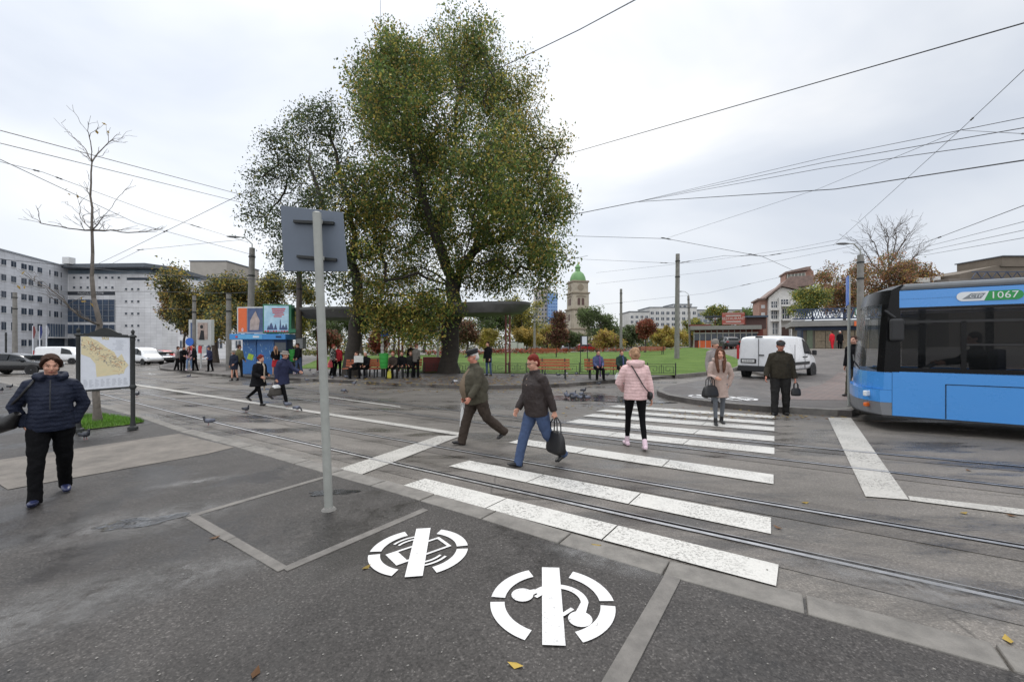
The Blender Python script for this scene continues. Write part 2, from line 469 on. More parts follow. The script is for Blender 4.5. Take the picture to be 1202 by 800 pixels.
for n_ in M_FRESH.node_tree.nodes:
    if n_.bl_idname == 'ShaderNodeMix': n_.inputs['A'].default_value = S(234, 232, 230, 0.8) + (1,); n_.inputs['B'].default_value = S(150, 146, 142, 0.6) + (1,)
    if n_.bl_idname == 'ShaderNodeMapRange' and abs(n_.inputs['From Min'].default_value - .5) < .001: n_.inputs['From Min'].default_value = .57; n_.inputs['From Max'].default_value = .66

def grass_mat():
    m, nt, N, L, bs = nodes_of('lawn_grass')
    ge = N.new('ShaderNodeNewGeometry')
    n1 = N.new('ShaderNodeTexNoise'); n1.inputs['Scale'].default_value = 0.5; n1.inputs['Detail'].default_value = 8; n1.inputs['Roughness'].default_value = 0.7
    n2 = N.new('ShaderNodeTexNoise'); n2.inputs['Scale'].default_value = 22; n2.inputs['Detail'].default_value = 4
    for n in (n1, n2): L.new(ge.outputs['Position'], n.inputs['Vector'])
    cr = N.new('ShaderNodeValToRGB'); L.new(n1.outputs['Fac'], cr.inputs['Fac'])
    e = cr.color_ramp.elements; e[0].position = 0.32; e[0].color = S(86, 116, 46, 0.72) + (1,); e[1].position = 0.7; e[1].color = S(122, 148, 72, 0.72) + (1,)
    mx = N.new('ShaderNodeMix'); mx.data_type = 'RGBA'; mx.blend_type = 'MULTIPLY'; mx.inputs['Factor'].default_value = 0.6
    L.new(cr.outputs['Color'], mx.inputs['A'])
    cr2 = N.new('ShaderNodeValToRGB'); L.new(n2.outputs['Fac'], cr2.inputs['Fac'])
    e = cr2.color_ramp.elements; e[0].position = 0.35; e[0].color = (0.5, 0.5, 0.5, 1); e[1].position = 0.6; e[1].color = (1, 1, 1, 1)
    L.new(cr2.outputs['Color'], mx.inputs['B']); L.new(mx.outputs['Result'], bs.inputs['Base Color'])
    bs.inputs['Roughness'].default_value = 0.85; bs.inputs['Specular IOR Level'].default_value = 0.15
    bp = N.new('ShaderNodeBump'); bp.inputs['Strength'].default_value = 0.9; bp.inputs['Distance'].default_value = 0.05
    L.new(n2.outputs['Fac'], bp.inputs['Height']); L.new(bp.outputs['Normal'], bs.inputs['Normal'])
    return m
M_GRASS = grass_mat()

def paver_mat():
    m, nt, N, L, bs = nodes_of('reddish_pavers')
    ge = N.new('ShaderNodeNewGeometry')
    br = N.new('ShaderNodeTexBrick'); br.inputs['Scale'].default_value = 1.0
    br.inputs['Brick Width'].default_value = 0.24; br.inputs['Row Height'].default_value = 0.12; br.inputs['Mortar Size'].default_value = 0.008
    br.inputs['Color1'].default_value = S(150, 128, 120, 0.55) + (1,); br.inputs['Color2'].default_value = S(134, 122, 118, 0.55) + (1,)
    br.inputs['Mortar'].default_value = S(90, 84, 80, 0.5) + (1,)
    L.new(ge.outputs['Position'], br.inputs['Vector'])
    nz = N.new('ShaderNodeTexNoise'); nz.inputs['Scale'].default_value = 0.8; nz.inputs['Detail'].default_value = 7; L.new(ge.outputs['Position'], nz.inputs['Vector'])
    mr = N.new('ShaderNodeMapRange'); mr.inputs['From Min'].default_value = 0.3; mr.inputs['From Max'].default_value = 0.7; mr.inputs['To Min'].default_value = 0.75; mr.inputs['To Max'].default_value = 1.2
    L.new(nz.outputs['Fac'], mr.inputs['Value'])
    mx = N.new('ShaderNodeMix'); mx.data_type = 'RGBA'; mx.blend_type = 'MULTIPLY'; mx.inputs['Factor'].default_value = 1
    L.new(br.outputs['Color'], mx.inputs['A']); L.new(mr.outputs['Result'], mx.inputs['B']); L.new(mx.outputs['Result'], bs.inputs['Base Color'])
    bs.inputs['Roughness'].default_value = 0.7
    return m
M_PAVER = paver_mat()

# --- terrain sheet to the horizon
def axis(lo, hi, fine_lo, fine_hi, st, grow):
    a = [fine_lo]
    while a[-1] < fine_hi: a.append(a[-1] + st)
    s = st
    while a[-1] < hi: s *= grow; a.append(a[-1] + s)
    s = st; b = [fine_lo]
    while b[-1] > lo: s *= grow; b.append(b[-1] - s)
    return sorted(set(b[1:] + a))
gx = axis(-900, 900, -40, 60, 2.0, 1.5); gy = axis(-60, 1500, 0, 70, 2.0, 1.5)
V = np.array([(x, y, terr(x, y) - 0.004) for y in gy for x in gx]); nx = len(gx)
Fc = np.array([(j * nx + i, j * nx + i + 1, (j + 1) * nx + i + 1, (j + 1) * nx + i) for j in range(len(gy) - 1) for i in range(nx - 1)])
tag(np_obj('road', V, Fc, A_ROAD), kind='structure')

# --- near sidewalk, kerb slabs, concrete bands
edge = [G(x, y) for x, y in [(0, 449), (60, 463), (99, 473), (168, 492), (210, 507), (272, 524), (380, 556), (407, 563), (586, 617), (706, 656), (800, 683), (1000, 738), (1192, 792)]]
d = (edge[0] - edge[1]).normalized(); first = edge[0] + d * 60
d = (edge[-1] - edge[-2]).normalized(); last = edge[-1] + d * 25
line = [first] + edge + [last]
poly = [(p.x, p.y) for p in line] + [(30, -30), (-60, -30)]
sheet('sidewalk', poly, 0.012, A_WALK)
kerb('kerb', [(p.x, p.y) for p in line[5:]], 0.24, 0.022, M_KERB, 0.85, side=1)
kerb('kerb', [(p.x, p.y) for p in line[:6]], 0.18, 0.024, M_KERB, 0.9, side=1)

def band(name, pts, off, m):
    mb = MB(); mb.add([G(x, y, off) for x, y in pts], [tuple(range(len(pts)))])
    return tag(mb.build(name, m), kind='structure')
band('concrete_path', [(-40, 549), (0, 539), (210, 508.5), (240, 516), (275, 524.5), (240, 533), (9, 574), (-10, 562)], 0.017, M_BAND)

def strip(name, a, b, w, off, m, block=0.9):
    """flush edging strip of short slabs between two pixel points on the ground"""
    A = G(*a, off); B = G(*b, off); d = (B - A); L = d.length; d /= L; n = Vector((-d.y, d.x, 0)) * (w / 2)
    mb = MB(); k = max(1, int(L / block))
    for i in range(k):
        p = A + d * (L * i / k + 0.006); q = A + d * (L * (i + 1) / k - 0.006)
        j = Vector((0, 0, random.uniform(0, 0.003))); s = n * random.uniform(0.9, 1.1)
        lo = Vector((0, 0, -0.02))
        mb.add([p - s + lo, q - s + lo, q + s + lo, p + s + lo, p - s + j, q - s + j, q + s + j, p + s + j],
               [(0, 1, 2, 3), (4, 5, 6, 7), (0, 1, 5, 4), (1, 2, 6, 5), (2, 3, 7, 6), (3, 0, 4, 7)])
    return mb
mb = MB()
for a, b in (((224, 605), (333, 668)), ((333, 668), (500, 597)), ((224, 605), (383, 559))):
    q = strip('', a, b, 0.085, 0.017, M_SLAB); mb.add(q.v, q.f)
q = strip('', (790, 676), (715, 812), 0.10, 0.017, M_SLAB); mb.add(q.v, q.f)
tag(mb.build('pavement_edging', M_SLAB), kind='structure')

# --- island sidewalk on the far side (kerb line in pixels at road level)
fs = [(188, 434), (240, 440), (280, 443.6), (360, 447.2), (420, 450), (460, 453), (540, 456), (580, 456.5), (660, 454), (740, 447.5), (790, 443.5), (834, 438.5), (866, 433), (876, 427), (880, 420)]
FS = [G(x, y) for x, y in fs]
back = [(FS[-1].x + 2, 75), (-34, 75), (-30, 46), G(200, 427)[:2], G(187, 430)[:2]]
sheet('island_sidewalk', [(p.x, p.y) for p in FS] + [tuple(b) for b in back], 0.14, A_FAR, step=3.0)
kerb('island_kerb', [G(187, 430), *FS], 0.16, 0.145, M_KERB, 0.9, side=1)

# --- lawns
lf = [(470, 437.5), (580, 438), (700, 439.2), (792, 440.3), (834, 436.6), (862, 432), (873, 424)]
LF = [G(x, y, 0.145) for x, y in lf]
sheet('lawn', [(p.x, p.y) for p in LF] + [(27.5, 62), (-10, 62), (-6, 30)], 0.0, M_GRASS, fn=lambda x, y: max(lawn_h(x, y), terr(x, y) + 0.155), step=2.0)
sheet('lawn', [(-15.5, 30), (-5.5, 27), (-5, 60), (-26, 60)], 0.0, M_GRASS, fn=lambda x, y: terr(x, y) + 0.165 + 0.25 * smooth((y - 28) / 20), step=3.0)
kerb('lawn_kerb', [(p.x, p.y) for p in LF[3:]] , 0.1, 0.19, M_KERB, 0.9, side=-1)

# --- sidewalk on the right with pavers, rising to the shops
rs = [(1000, 489), (960, 486.5), (900, 483.3), (855, 479.5), (815, 474.5), (785, 469), (772, 464), (771, 461)]
RS = [G(x, y) for x, y in rs]
RB = [G(x, y) for x, y in [(776, 457.5), (800, 452.5), (830, 447.5), (860, 443.5)]]
kl = [Vector((26, -1.6, 0)), Vector((8.9, 10.15, 0)), Vector((8.2, 9.95, 0)), *RS, *RB]
sheet('right_sidewalk', [(p.x, p.y) for p in kl] + [(12.2, 19), (14.2, 27), (24, 37), (60, 37), (60, -1)], 0.14, A_FAR, step=2.0)
kerb('right_kerb', [(p.x, p.y) for p in kl], 0.16, 0.145, M_KERB, 0.95, side=-1)
sheet('paver_paving', [(7.2, 11.6), (8.6, 11.3), (12, 10.9), (30, 8), (34, 22), (16.0, 20.5), (11.4, 15.4), (8.6, 13.2)], 0.146, M_PAVER, step=2.0)
for nm, pl, o in (('right_sidewalk', [(14, 33.8), (60, 34.2), (60, 42), (22, 44)], 0.15),):
    sheet(nm, pl, o, M_BAND, step=2.0)

# --- grass verge under the map board
GP = [(78, 489), (118, 485.5), (160, 491.5), (170, 494.5), (150, 498), (100, 503.5), (66, 503)]
vp = [G(x, y, 0.03) for x, y in GP]
sheet('grass_verge', [(p.x, p.y) for p in vp], 0.03, M_GRASS)
gv = []; gf = []
for i in range(5200):
    t = random.random(); u = random.random()
    a = random.randrange(1, len(vp) - 1); p = vp[0] + (vp[a] - vp[0]) * math.sqrt(t) * (1 - u) + (vp[a + 1] - vp[0]) * math.sqrt(t) * u
    an = random.uniform(0, 6.28); h = random.uniform(0.03, 0.10); w = 0.006; le = random.uniform(0.01, 0.05)
    dx, dy = math.cos(an), math.sin(an); z = terr(p.x, p.y) + 0.028; k = len(gv)
    gv += [(p.x - dy * w, p.y + dx * w, z), (p.x + dy * w, p.y - dx * w, z), (p.x + dx * le, p.y + dy * le, z + h)]
    gf.append((k, k + 1, k + 2))
tag(np_obj('grass', gv, gf, leafmat('grass_blade', S(104, 146, 56, 0.7), 0.3)), kind='stuff')

# --- tram rails
A1 = [(180, 478), (242, 494), (300, 507), (354, 519.5), (533, 560), (666, 590), (800, 621), (1000, 667), (1202, 707)]
A2 = [(264, 480), (308, 488), (380, 501), (420, 508), (520, 525.6), (590, 537.4), (709, 559.5), (800, 576.3), (1000, 609), (1202, 642)]
B1 = [(430, 479), (520, 491.5), (597, 501), (669, 509.3), (800, 524.5), (1000, 550), (1202, 573)]
B2 = [(430, 468), (520, 480.5), (573, 487), (660, 497), (800, 509), (1000, 529), (1202, 549)]
def smooth_line(px):
    pts = [G(x, y) for x, y in px]
    # least-squares parabola v(u) in a frame turned along the track keeps the rail fair
    a, b = pts[0], pts[-1]; d = (b - a); d.z = 0; L = d.length; d /= L; n = Vector((-d.y, d.x, 0))
    U = np.array([(p - a).dot(d) for p in pts]); W = np.array([(p - a).dot(n) for p in pts])
    c = np.polyfit(U, W, 2)
    out = []
    for u in np.linspace(-30, L + 10, 140):
        uu = max(u, -3.0)
        w = np.polyval(c, uu) + (np.polyval(np.polyder(c), uu)) * (u - uu)
        q = a + d * float(u) + n * float(w); out.append(Vector((q.x, q.y, 0)))
    return out
RAILS = [smooth_line(q) for q in (A1, A2, B1, B2)]
def ribbon(mb, line, o0, o1, z0, z1=None, mi=0):
    for p, q in zip(line, line[1:]):
        d = (q - p).normalized(); n = Vector((-d.y, d.x, 0))
        vs = []
        for s in (p, q):
            for o in (o0, o1):
                w = s + n * o; vs.append((w.x, w.y, terr(w.x, w.y) + z0))
        mb.add(vs, [(0, 1, 3, 2)], mi)
for k, ln in enumerate(RAILS):
    mb = MB()
    # asphalt seam strip, running steel head, flange groove, check strip
    ribbon(mb, ln, -0.024, 0.022, 0.012, mi=0)
    ribbon(mb, ln, 0.022, 0.078, 0.006, mi=1)
    ribbon(mb, ln, 0.078, 0.087, 0.009, mi=2)
    tag(mb.build('tram_rail', [M_STEEL, M_GROOVE, M_STEEL]), kind='structure')
A_SEAM = asphalt('track_asphalt', S(128, 122, 116, 0.58), wet=0.62, speck=0.35, patch=0.3, along=True, rough=0.58)
for a, b in ((0, 1), (2, 3)):
    mb = MB()
    la, lb = RAILS[a], RAILS[b]
    for ln, o0, o1 in ((la, -0.30, -0.028), (la, 0.08, 0.30), (lb, -0.30, -0.028), (lb, 0.08, 0.30)):
        ribbon(mb, ln, o0, o1, 0.001)
    tag(mb.build('track_seam', A_SEAM), kind='structure')

# --- painted markings
mb = MB()
for q in ([(471, 570), (499, 561), (914, 662), (911, 687)], [(527, 546.5), (551, 540), (905, 607), (905, 626)],
          [(597, 519), (612, 514.6), (908, 556.5), (908, 567.6)], [(638, 503.6), (654, 499.8), (909, 525), (909, 532.6)],
          [(664, 495), (680, 491.6), (909, 511.4), (909, 517.6)], [(684, 488), (697, 485.2), (909, 501), (909, 505.6)],
          [(699, 482.2), (711, 480), (909, 494.6), (909, 498.2)], [(714, 477), (726, 475), (909, 487.6), (909, 490.8)]):
    a, b, c, e = [G(x, y, 0.008) for x, y in q]
    k = 3
    for i in range(k):   # slight breaks where the paint was laid in runs
        t0, t1 = i / k + (0.002 if i else 0), (i + 1) / k - (0.0015 if i < k - 1 else 0)
        mb.add([a.lerp(e, t0), b.lerp(c, t0), b.lerp(c, t1), a.lerp(e, t1)], [(0, 1, 2, 3)])
tag(mb.build('crosswalk_marking', M_PAINT), kind='structure')
mb = MB()
for q in ([(391, 552), (515, 511), (541, 511), (424, 556.5)], [(972, 490), (999, 490), (1067, 586), (1016, 582)],
          [(1066, 581.5), (1202, 597), (1202, 604), (1068, 586.5)], [(100, 443), (100, 441.6), (541, 507.6), (541, 511.2)],
          [(380, 465.4), (380, 464.4), (470, 476.6), (470, 478)]):
    quadpx(mb, q, 0.008)
tag(mb.build('stop_line_marking', M_PAINT_OLD), kind='structure')

def pictogram(c, Rr, rot, which, off):
    """broken ring with a centre bar and a pictogram: 'phone' or 'music' """
    mb = MB()
    ca, sa = math.cos(rot), math.sin(rot)
    def W(u, v, z=0.0):
        x = c.x + u * ca - v * sa; y = c.y + u * sa + v * ca
        return Vector((x, y, terr(x, y) + off + z))
    def arc(r0, r1, a0, a1, cx=0, cy=0, n=14, z=0.0):
        vs = []
        for i in range(n + 1):
            a = R(a0 + (a1 - a0) * i / n)
            vs += [W(cx + r0 * math.cos(a), cy + r0 * math.sin(a), z), W(cx + r1 * math.cos(a), cy + r1 * math.sin(a), z)]
        mb.add(vs, [(2 * i, 2 * i + 1, 2 * i + 3, 2 * i + 2) for i in range(n)])
    for a0, a1 in ((4, 66), (114, 176), (184, 246), (294, 356)): arc(Rr * 0.77, Rr, a0, a1)
    w = 0.066 * Rr / 0.41
    mb.add([W(-w, -Rr * 1.0, 0.003), W(w, -Rr * 1.0, 0.003), W(w, Rr * 1.02, 0.003), W(-w, Rr * 1.02, 0.003)], [(0, 1, 2, 3)])
    if which == 'phone':
        def rect(u0, v0, u1, v1, t):
            q = R(32); cq, sq = math.cos(q), math.sin(q)
            mb.add([W(a * cq - b * sq, a * sq + b * cq, t) for a, b in ((u0, v0), (u1, v0), (u1, v1), (u0, v1))], [(0, 1, 2, 3)])
        k = Rr / 0.41
        for r_ in ((-.25, -.11, .25, -.085), (-.25, .085, .25, .11), (-.25, -.085, -.15, .085), (.22, -.085, .25, .085)):
            rect(*[z * k for z in r_], 0.0)
        for s in (1, -1):
            for r0 in (0.20, 0.25):
                arc(r0 * k, (r0 + 0.022) * k, (122 if s > 0 else 302) - 22, (122 if s > 0 else 302) + 22 + 6, 0.0, 0.0, 8, 0.001)
    else:
        k = Rr / 0.41
        arc(0.15 * k, 0.20 * k, 0, 150, 0.04 * k, -0.0 * k, 18)
        arc(0.0, 0.075 * k, 0, 360, -0.20 * k, 0.06 * k, 20, 0.0016)
        arc(0.0, 0.075 * k, 0, 360, 0.17 * k, -0.17 * k, 20, 0.0016)
        mb.add([W(a * k, b * k, 0.0008) for a, b in ((0.19, 0.0), (0.24, 0.0), (0.20, -0.15), (0.14, -0.12))], [(0, 1, 2, 3)])
        mb.add([W(a * k, b * k, 0.0012) for a, b in ((-0.17, 0.02), (-0.09, 0.10), (-0.12, 0.13), (-0.2, 0.10))], [(0, 1, 2, 3)])
        for u, v in ((-0.10, 0.03), (0.07, -0.15)):
            mb.add([W((u + a) * k, (v + b) * k, 0.0016) for a, b in ((0, 0), (0.07, 0.07), (0.05, 0.09), (-0.02, 0.02))], [(0, 1, 2, 3)])
    return tag(mb.build('pavement_pictogram', M_FRESH), kind='structure')
pictogram(G(648, 705, 0.02), 0.405, R(-4), 'music', 0.019)
pictogram(G(492, 645, 0.02), 0.40, R(7), 'phone', 0.019)
pictogram(G(826, 465, 0.15), 0.42, R(0), 'phone', 0.151)
pictogram(G(868, 467.6, 0.15), 0.46, R(4), 'music', 0.151)

# --- puddles and damp
def puddle(c, rx, ry, rot, off, seed, m=M_WATER):
    rr = random.Random(seed); ph = [(rr.uniform(0, 6.28), rr.uniform(0.05, 0.16)) for _ in range(5)]
    mb = MB(); vs = []; n = 56
    for i in range(n):
        a = 2 * math.pi * i / n; k = 1 + sum(am * math.sin((j + 2) * a + p) for j, (p, am) in enumerate(ph))
        u, v = rx * k * math.cos(a), ry * k * math.sin(a)
        x = c.x + u * math.cos(rot) - v * math.sin(rot); y = c.y + u * math.sin(rot) + v * math.cos(rot)
        vs.append((x, y, c.z + (x - c.x) * 0.008 - (y - c.y) * 0.006))
    mb.add(vs, [tuple(range(n))])
    return tag(mb.build('puddle', m), kind='structure')
puddle(G(391, 577, 0.018), 0.25, 0.10, R(5), 0, 3)
puddle(G(165, 612, 0.020), 0.34, 0.13, R(28), 0, 9)
def dust_mat():
    m, nt, N, L, bs = nodes_of('dried_silt'); ge = N.new('ShaderNodeNewGeometry'); tc = N.new('ShaderNodeTexCoord')
    n = N.new('ShaderNodeTexNoise'); n.inputs['Scale'].default_value = 6; n.inputs['Detail'].default_value = 9; n.inputs['Roughness'].default_value = 0.72; L.new(ge.outputs['Position'], n.inputs['Vector'])
    gr = N.new('ShaderNodeTexGradient'); gr.gradient_type = 'SPHERICAL'; mp = N.new('ShaderNodeMapping'); mp.inputs['Location'].default_value = (-1, -1, 0); mp.inputs['Scale'].default_value = (2, 2, 0)
    L.new(tc.outputs['Generated'], mp.inputs['Vector']); L.new(mp.outputs['Vector'], gr.inputs['Vector'])
    a = N.new('ShaderNodeMath'); a.operation = 'MULTIPLY'; r = N.new('ShaderNodeMapRange'); r.inputs['From Min'].default_value = .35; r.inputs['From Max'].default_value = .7; L.new(n.outputs['Fac'], r.inputs['Value'])
    a2 = N.new('ShaderNodeMath'); a2.operation = 'MULTIPLY'; a2.inputs[1].default_value = 0.9; L.new(gr.outputs['Fac'], a2.inputs[0]); L.new(r.outputs['Result'], a.inputs[0]); L.new(a2.outputs[0], a.inputs[1]); L.new(a.outputs[0], bs.inputs['Alpha'])
    bs.inputs['Base Color'].default_value = S(166, 164, 162, .62) + (1,); bs.inputs['Roughness'].default_value = .55; return m
M_DUST = dust_mat()
for c_, rx_, ry_, rot_, sd_ in (((168, 611), .95, .42, 28, 21), ((150, 690), 1.0, .30, 30, 22), ((240, 520), .7, .22, 24, 23), ((40, 720), .7, .4, 30, 24), ((230, 565), .5, .16, 30, 25), ((1090, 690), 1.0, .3, -32, 26), ((700, 655), .5, .14, -34, 27)):
    p_ = G(c_[0], c_[1], .016); mb = MB(); n = 40
    tl = Matrix.Rotation(R(rot_), 3, 'Z')
    vv = []
    for i in range(n):
        q = tl @ Vector((rx_ * 1.2 * math.cos(2 * math.pi * i / n), ry_ * 1.2 * math.sin(2 * math.pi * i / n), 0)); z_ = q.x * .008 - q.y * .006
        r_ = tl.transposed() @ q; vv.append((r_.x, r_.y, z_))
    mb.add(vv, [tuple(range(n))]); o_ = mb.build('silt_stain', M_DUST, loc=p_); o_.rotation_euler = (0, 0, R(rot_)); tag(o_, kind='structure')
puddle(G(693, 467, 0.010), 1.75, 0.70, R(-8), 0, 5)
puddle(G(735, 470.5, 0.011), 1.1, 0.3, R(-20), 0, 8)
puddle(G(190, 440, 0.004), 0.9, 0.2, R(10), 0, 12)

# --- iron cover at the damp spot, fallen leaves, litter specks
vs = []; fs_ = []
def leaf_at(px, py, off, s=0.05):
    p = G(px, py, off); a = random.uniform(0, 6.28); k = len(vs)
    for u, v, z in ((-1, 0, .2), (0, .5, 0), (1, 0, .25), (0, -.5, 0)):
        vs.append((p.x + s * (u * math.cos(a) - v * math.sin(a)), p.y + s * (u * math.sin(a) + v * math.cos(a)), p.z + s * z + 0.002))
    fs_.append((k, k + 1, k + 2, k + 3))
for px, py, o in [(1131, 602, .002), (1187, 605, .002), (1183, 751, .002), (1137, 552, .002), (605, 781, .012), (300, 790, .012), (945, 590, .002), (913, 619, .002), (430, 666, .012), (252, 631, .012), (700, 640, .012)]:
    leaf_at(px, py, o, 0.045)
for i in range(260):
    x = random.uniform(400, 900); leaf_at(x, 457.5 + random.uniform(-1.5, 3) if x < 660 else random.uniform(452, 488), 0.0, 0.05)
for i in range(600):
    leaf_at(random.gauss(530, 75), random.uniform(440, 452), 0.145, 0.07)
for i in range(120):
    leaf_at(random.uniform(790, 1000), random.uniform(484, 492), 0.0, 0.045)
tag(np_obj('fallen_leaves', vs, fs_, [leafmat('dry_leaf', S(178, 150, 70, 0.7), 0.15), leafmat('brown_leaf', S(120, 84, 50, 0.7), 0.1)], mi=[i % 2 for i in range(len(fs_))]), kind='stuff')
vs = []; fs_ = []
for i in range(420):
    p = G(random.uniform(-100, 1202), random.uniform(560, 800), 0.012)
    if p.y > 4.2: continue
    s = random.uniform(0.002, 0.008); k = len(vs)
    for j in range(5):
        a = j * 1.256 + random.uniform(-.3, .3); vs.append((p.x + s * math.cos(a), p.y + s * math.sin(a), p.z + 0.002))
    vs.append((p.x, p.y, p.z + 0.002 + s * 0.25))
    fs_ += [(k + j, k + (j + 1) % 5, k + 5) for j in range(5)]
tag(np_obj('gravel', vs, fs_, mat('grit', S(150, 146, 140, 0.6), 0.8, var=0.4, scale=12, world=True)), kind='stuff')
# ================================================================== PEOPLE
CLOUD = bpy.data.textures.new('folds', 'CLOUDS'); CLOUD.noise_scale = 0.11; CLOUD.noise_depth = 2
CLOUD2 = bpy.data.textures.new('fine_folds', 'CLOUDS'); CLOUD2.noise_scale = 0.05; CLOUD2.noise_depth = 2

def fuse(mb, name, mats, vox, parent, smooth_it=3, folds=0.0, region=None, keep=None):
    """union of overlapping closed shells into one continuous skin"""
    me = bpy.data.meshes.new('raw'); me.from_pydata(mb.v, [], mb.f)
    bm = bmesh.new(); bm.from_mesh(me); bmesh.ops.recalc_face_normals(bm, faces=bm.faces); bm.to_mesh(me); bm.free()
    o = bpy.data.objects.new('raw', me); COL.objects.link(o)
    r = o.modifiers.new('r', 'REMESH'); r.mode = 'VOXEL'; r.voxel_size = vox
    if smooth_it:
        s = o.modifiers.new('s', 'SMOOTH'); s.factor = 0.5; s.iterations = smooth_it
    if folds:
        d = o.modifiers.new('d', 'DISPLACE'); d.texture = CLOUD; d.strength = folds * 1.35; d.mid_level = 0.5; d.texture_coords = 'LOCAL'
        d2 = o.modifiers.new('d2', 'DISPLACE'); d2.texture = CLOUD2; d2.strength = folds * 0.45; d2.mid_level = 0.5; d2.texture_coords = 'LOCAL'
    dg = bpy.context.evaluated_depsgraph_get()
    res = bpy.data.meshes.new_from_object(o.evaluated_get(dg))
    bpy.data.objects.remove(o); bpy.data.meshes.remove(me)
    res.name = name
    res.materials.clear()
    for q in (mats if isinstance(mats, (list, tuple)) else [mats]): res.materials.append(q)
    n = len(res.polygons)
    if region:
        cs = np.empty(n * 3, dtype=np.float32); res.polygons.foreach_get('center', cs)
        res.polygons.foreach_set('material_index', region(cs.reshape(-1, 3)).astype(np.int32))
    else: res.polygons.foreach_set('material_index', [0] * n)
    res.polygons.foreach_set('use_smooth', [True] * n)
    res.update()
    ob = bpy.data.objects.new(name, res); COL.objects.link(ob); ob.parent = parent
    return ob

SKIN = mat('skin', S(214, 160, 136, 0.85), 0.55, var=0.10, scale=14, bump=0.05)
SKIN_RED = mat('ruddy_skin', S(206, 140, 118, 0.85), 0.55, var=0.12, scale=14, bump=0.05)
LIP = mat('lips', S(160, 92, 84, 0.85), 0.45, var=0.05)
EYE = mat('eye_dark', S(62, 44, 38), 0.4, var=0.1)
BROW = mat('eyebrow', S(78, 54, 42), 0.7, var=0.1)

def fab(name, rgb, k=0.95, rough=0.85, wave=None, var=0.16, bump=0.35, bscale=90, spec=0.2):
    return mat(name, S(*rgb, k), rough, var=var, scale=9, bump=bump, bscale=bscale, spec=spec, wave=wave)

def head_prims(mb, C, M, s):
    def e(c, r): mb.ell(C + M @ (Vector(c) * s), [x * s for x in r], 14, 9, 0, M)
    e((0, .012, .025), (.074, .093, .092)); e((0, -.02, -.035), (.061, .072, .083)); e((0, -.05, -.096), (.028, .028, .022))
    e((0, -.078, .02), (.048, .014, .012)); e((.035, -.062, -.032), (.023,) * 3); e((-.035, -.062, -.032), (.023,) * 3)
    e((.076, .012, -.008), (.011, .02, .031)); e((-.076, .012, -.008), (.011, .02, .031)); e((0, -.086, -.064), (.024, .012, .010))
    mb.tube([C + M @ (Vector(p) * s) for p in ((0, -.084, .008), (0, -.098, -.015), (0, -.104, -.03), (0, -.088, -.04))], [.008 * s, .011 * s, .015 * s, .009 * s], 8)

def hand_prims(mb, W, d, n, t, s, curl=25, spread=1.0):
    d = d.normalized(); n = (n - d * n.dot(d)).normalized(); t = (t - d * t.dot(d) - n * t.dot(n)).normalized()
    mb.tube([W - d * .02 * s, W + d * .03 * s, W + d * .085 * s], [.028 * s, .038 * s, .037 * s], 10, ry=[.02 * s, .017 * s, .012 * s], up=t)
    for off, L in ((-.028, .052), (-.0095, .068), (.0095, .074), (.028, .064)):
        p = W + d * .08 * s + t * off * s; pts = [p - d * .015 * s, p]; a = 0
        for seg, f in ((.45, 0.8), (.33, 1.3), (.22, 1.0)):
            a += R(curl * f); dd = d * math.cos(a) + n * math.sin(a) + t * off * 2 * spread
            p = p + dd.normalized() * L * seg * s; pts.append(p)
        mb.tube(pts, [.0095 * s, .0095 * s, .009 * s, .0082 * s, .006 * s], 7)
    b = W + d * .02 * s + t * .028 * s; e1 = b + (d * .6 + t * .55 + n * .25).normalized() * .036 * s; e2 = e1 + (d * .85 + t * .1 + n * .45).normalized() * .03 * s
    mb.tube([b - t * .012 * s, b, e1, e2], [.014 * s, .013 * s, .011 * s, .007 * s], 7)

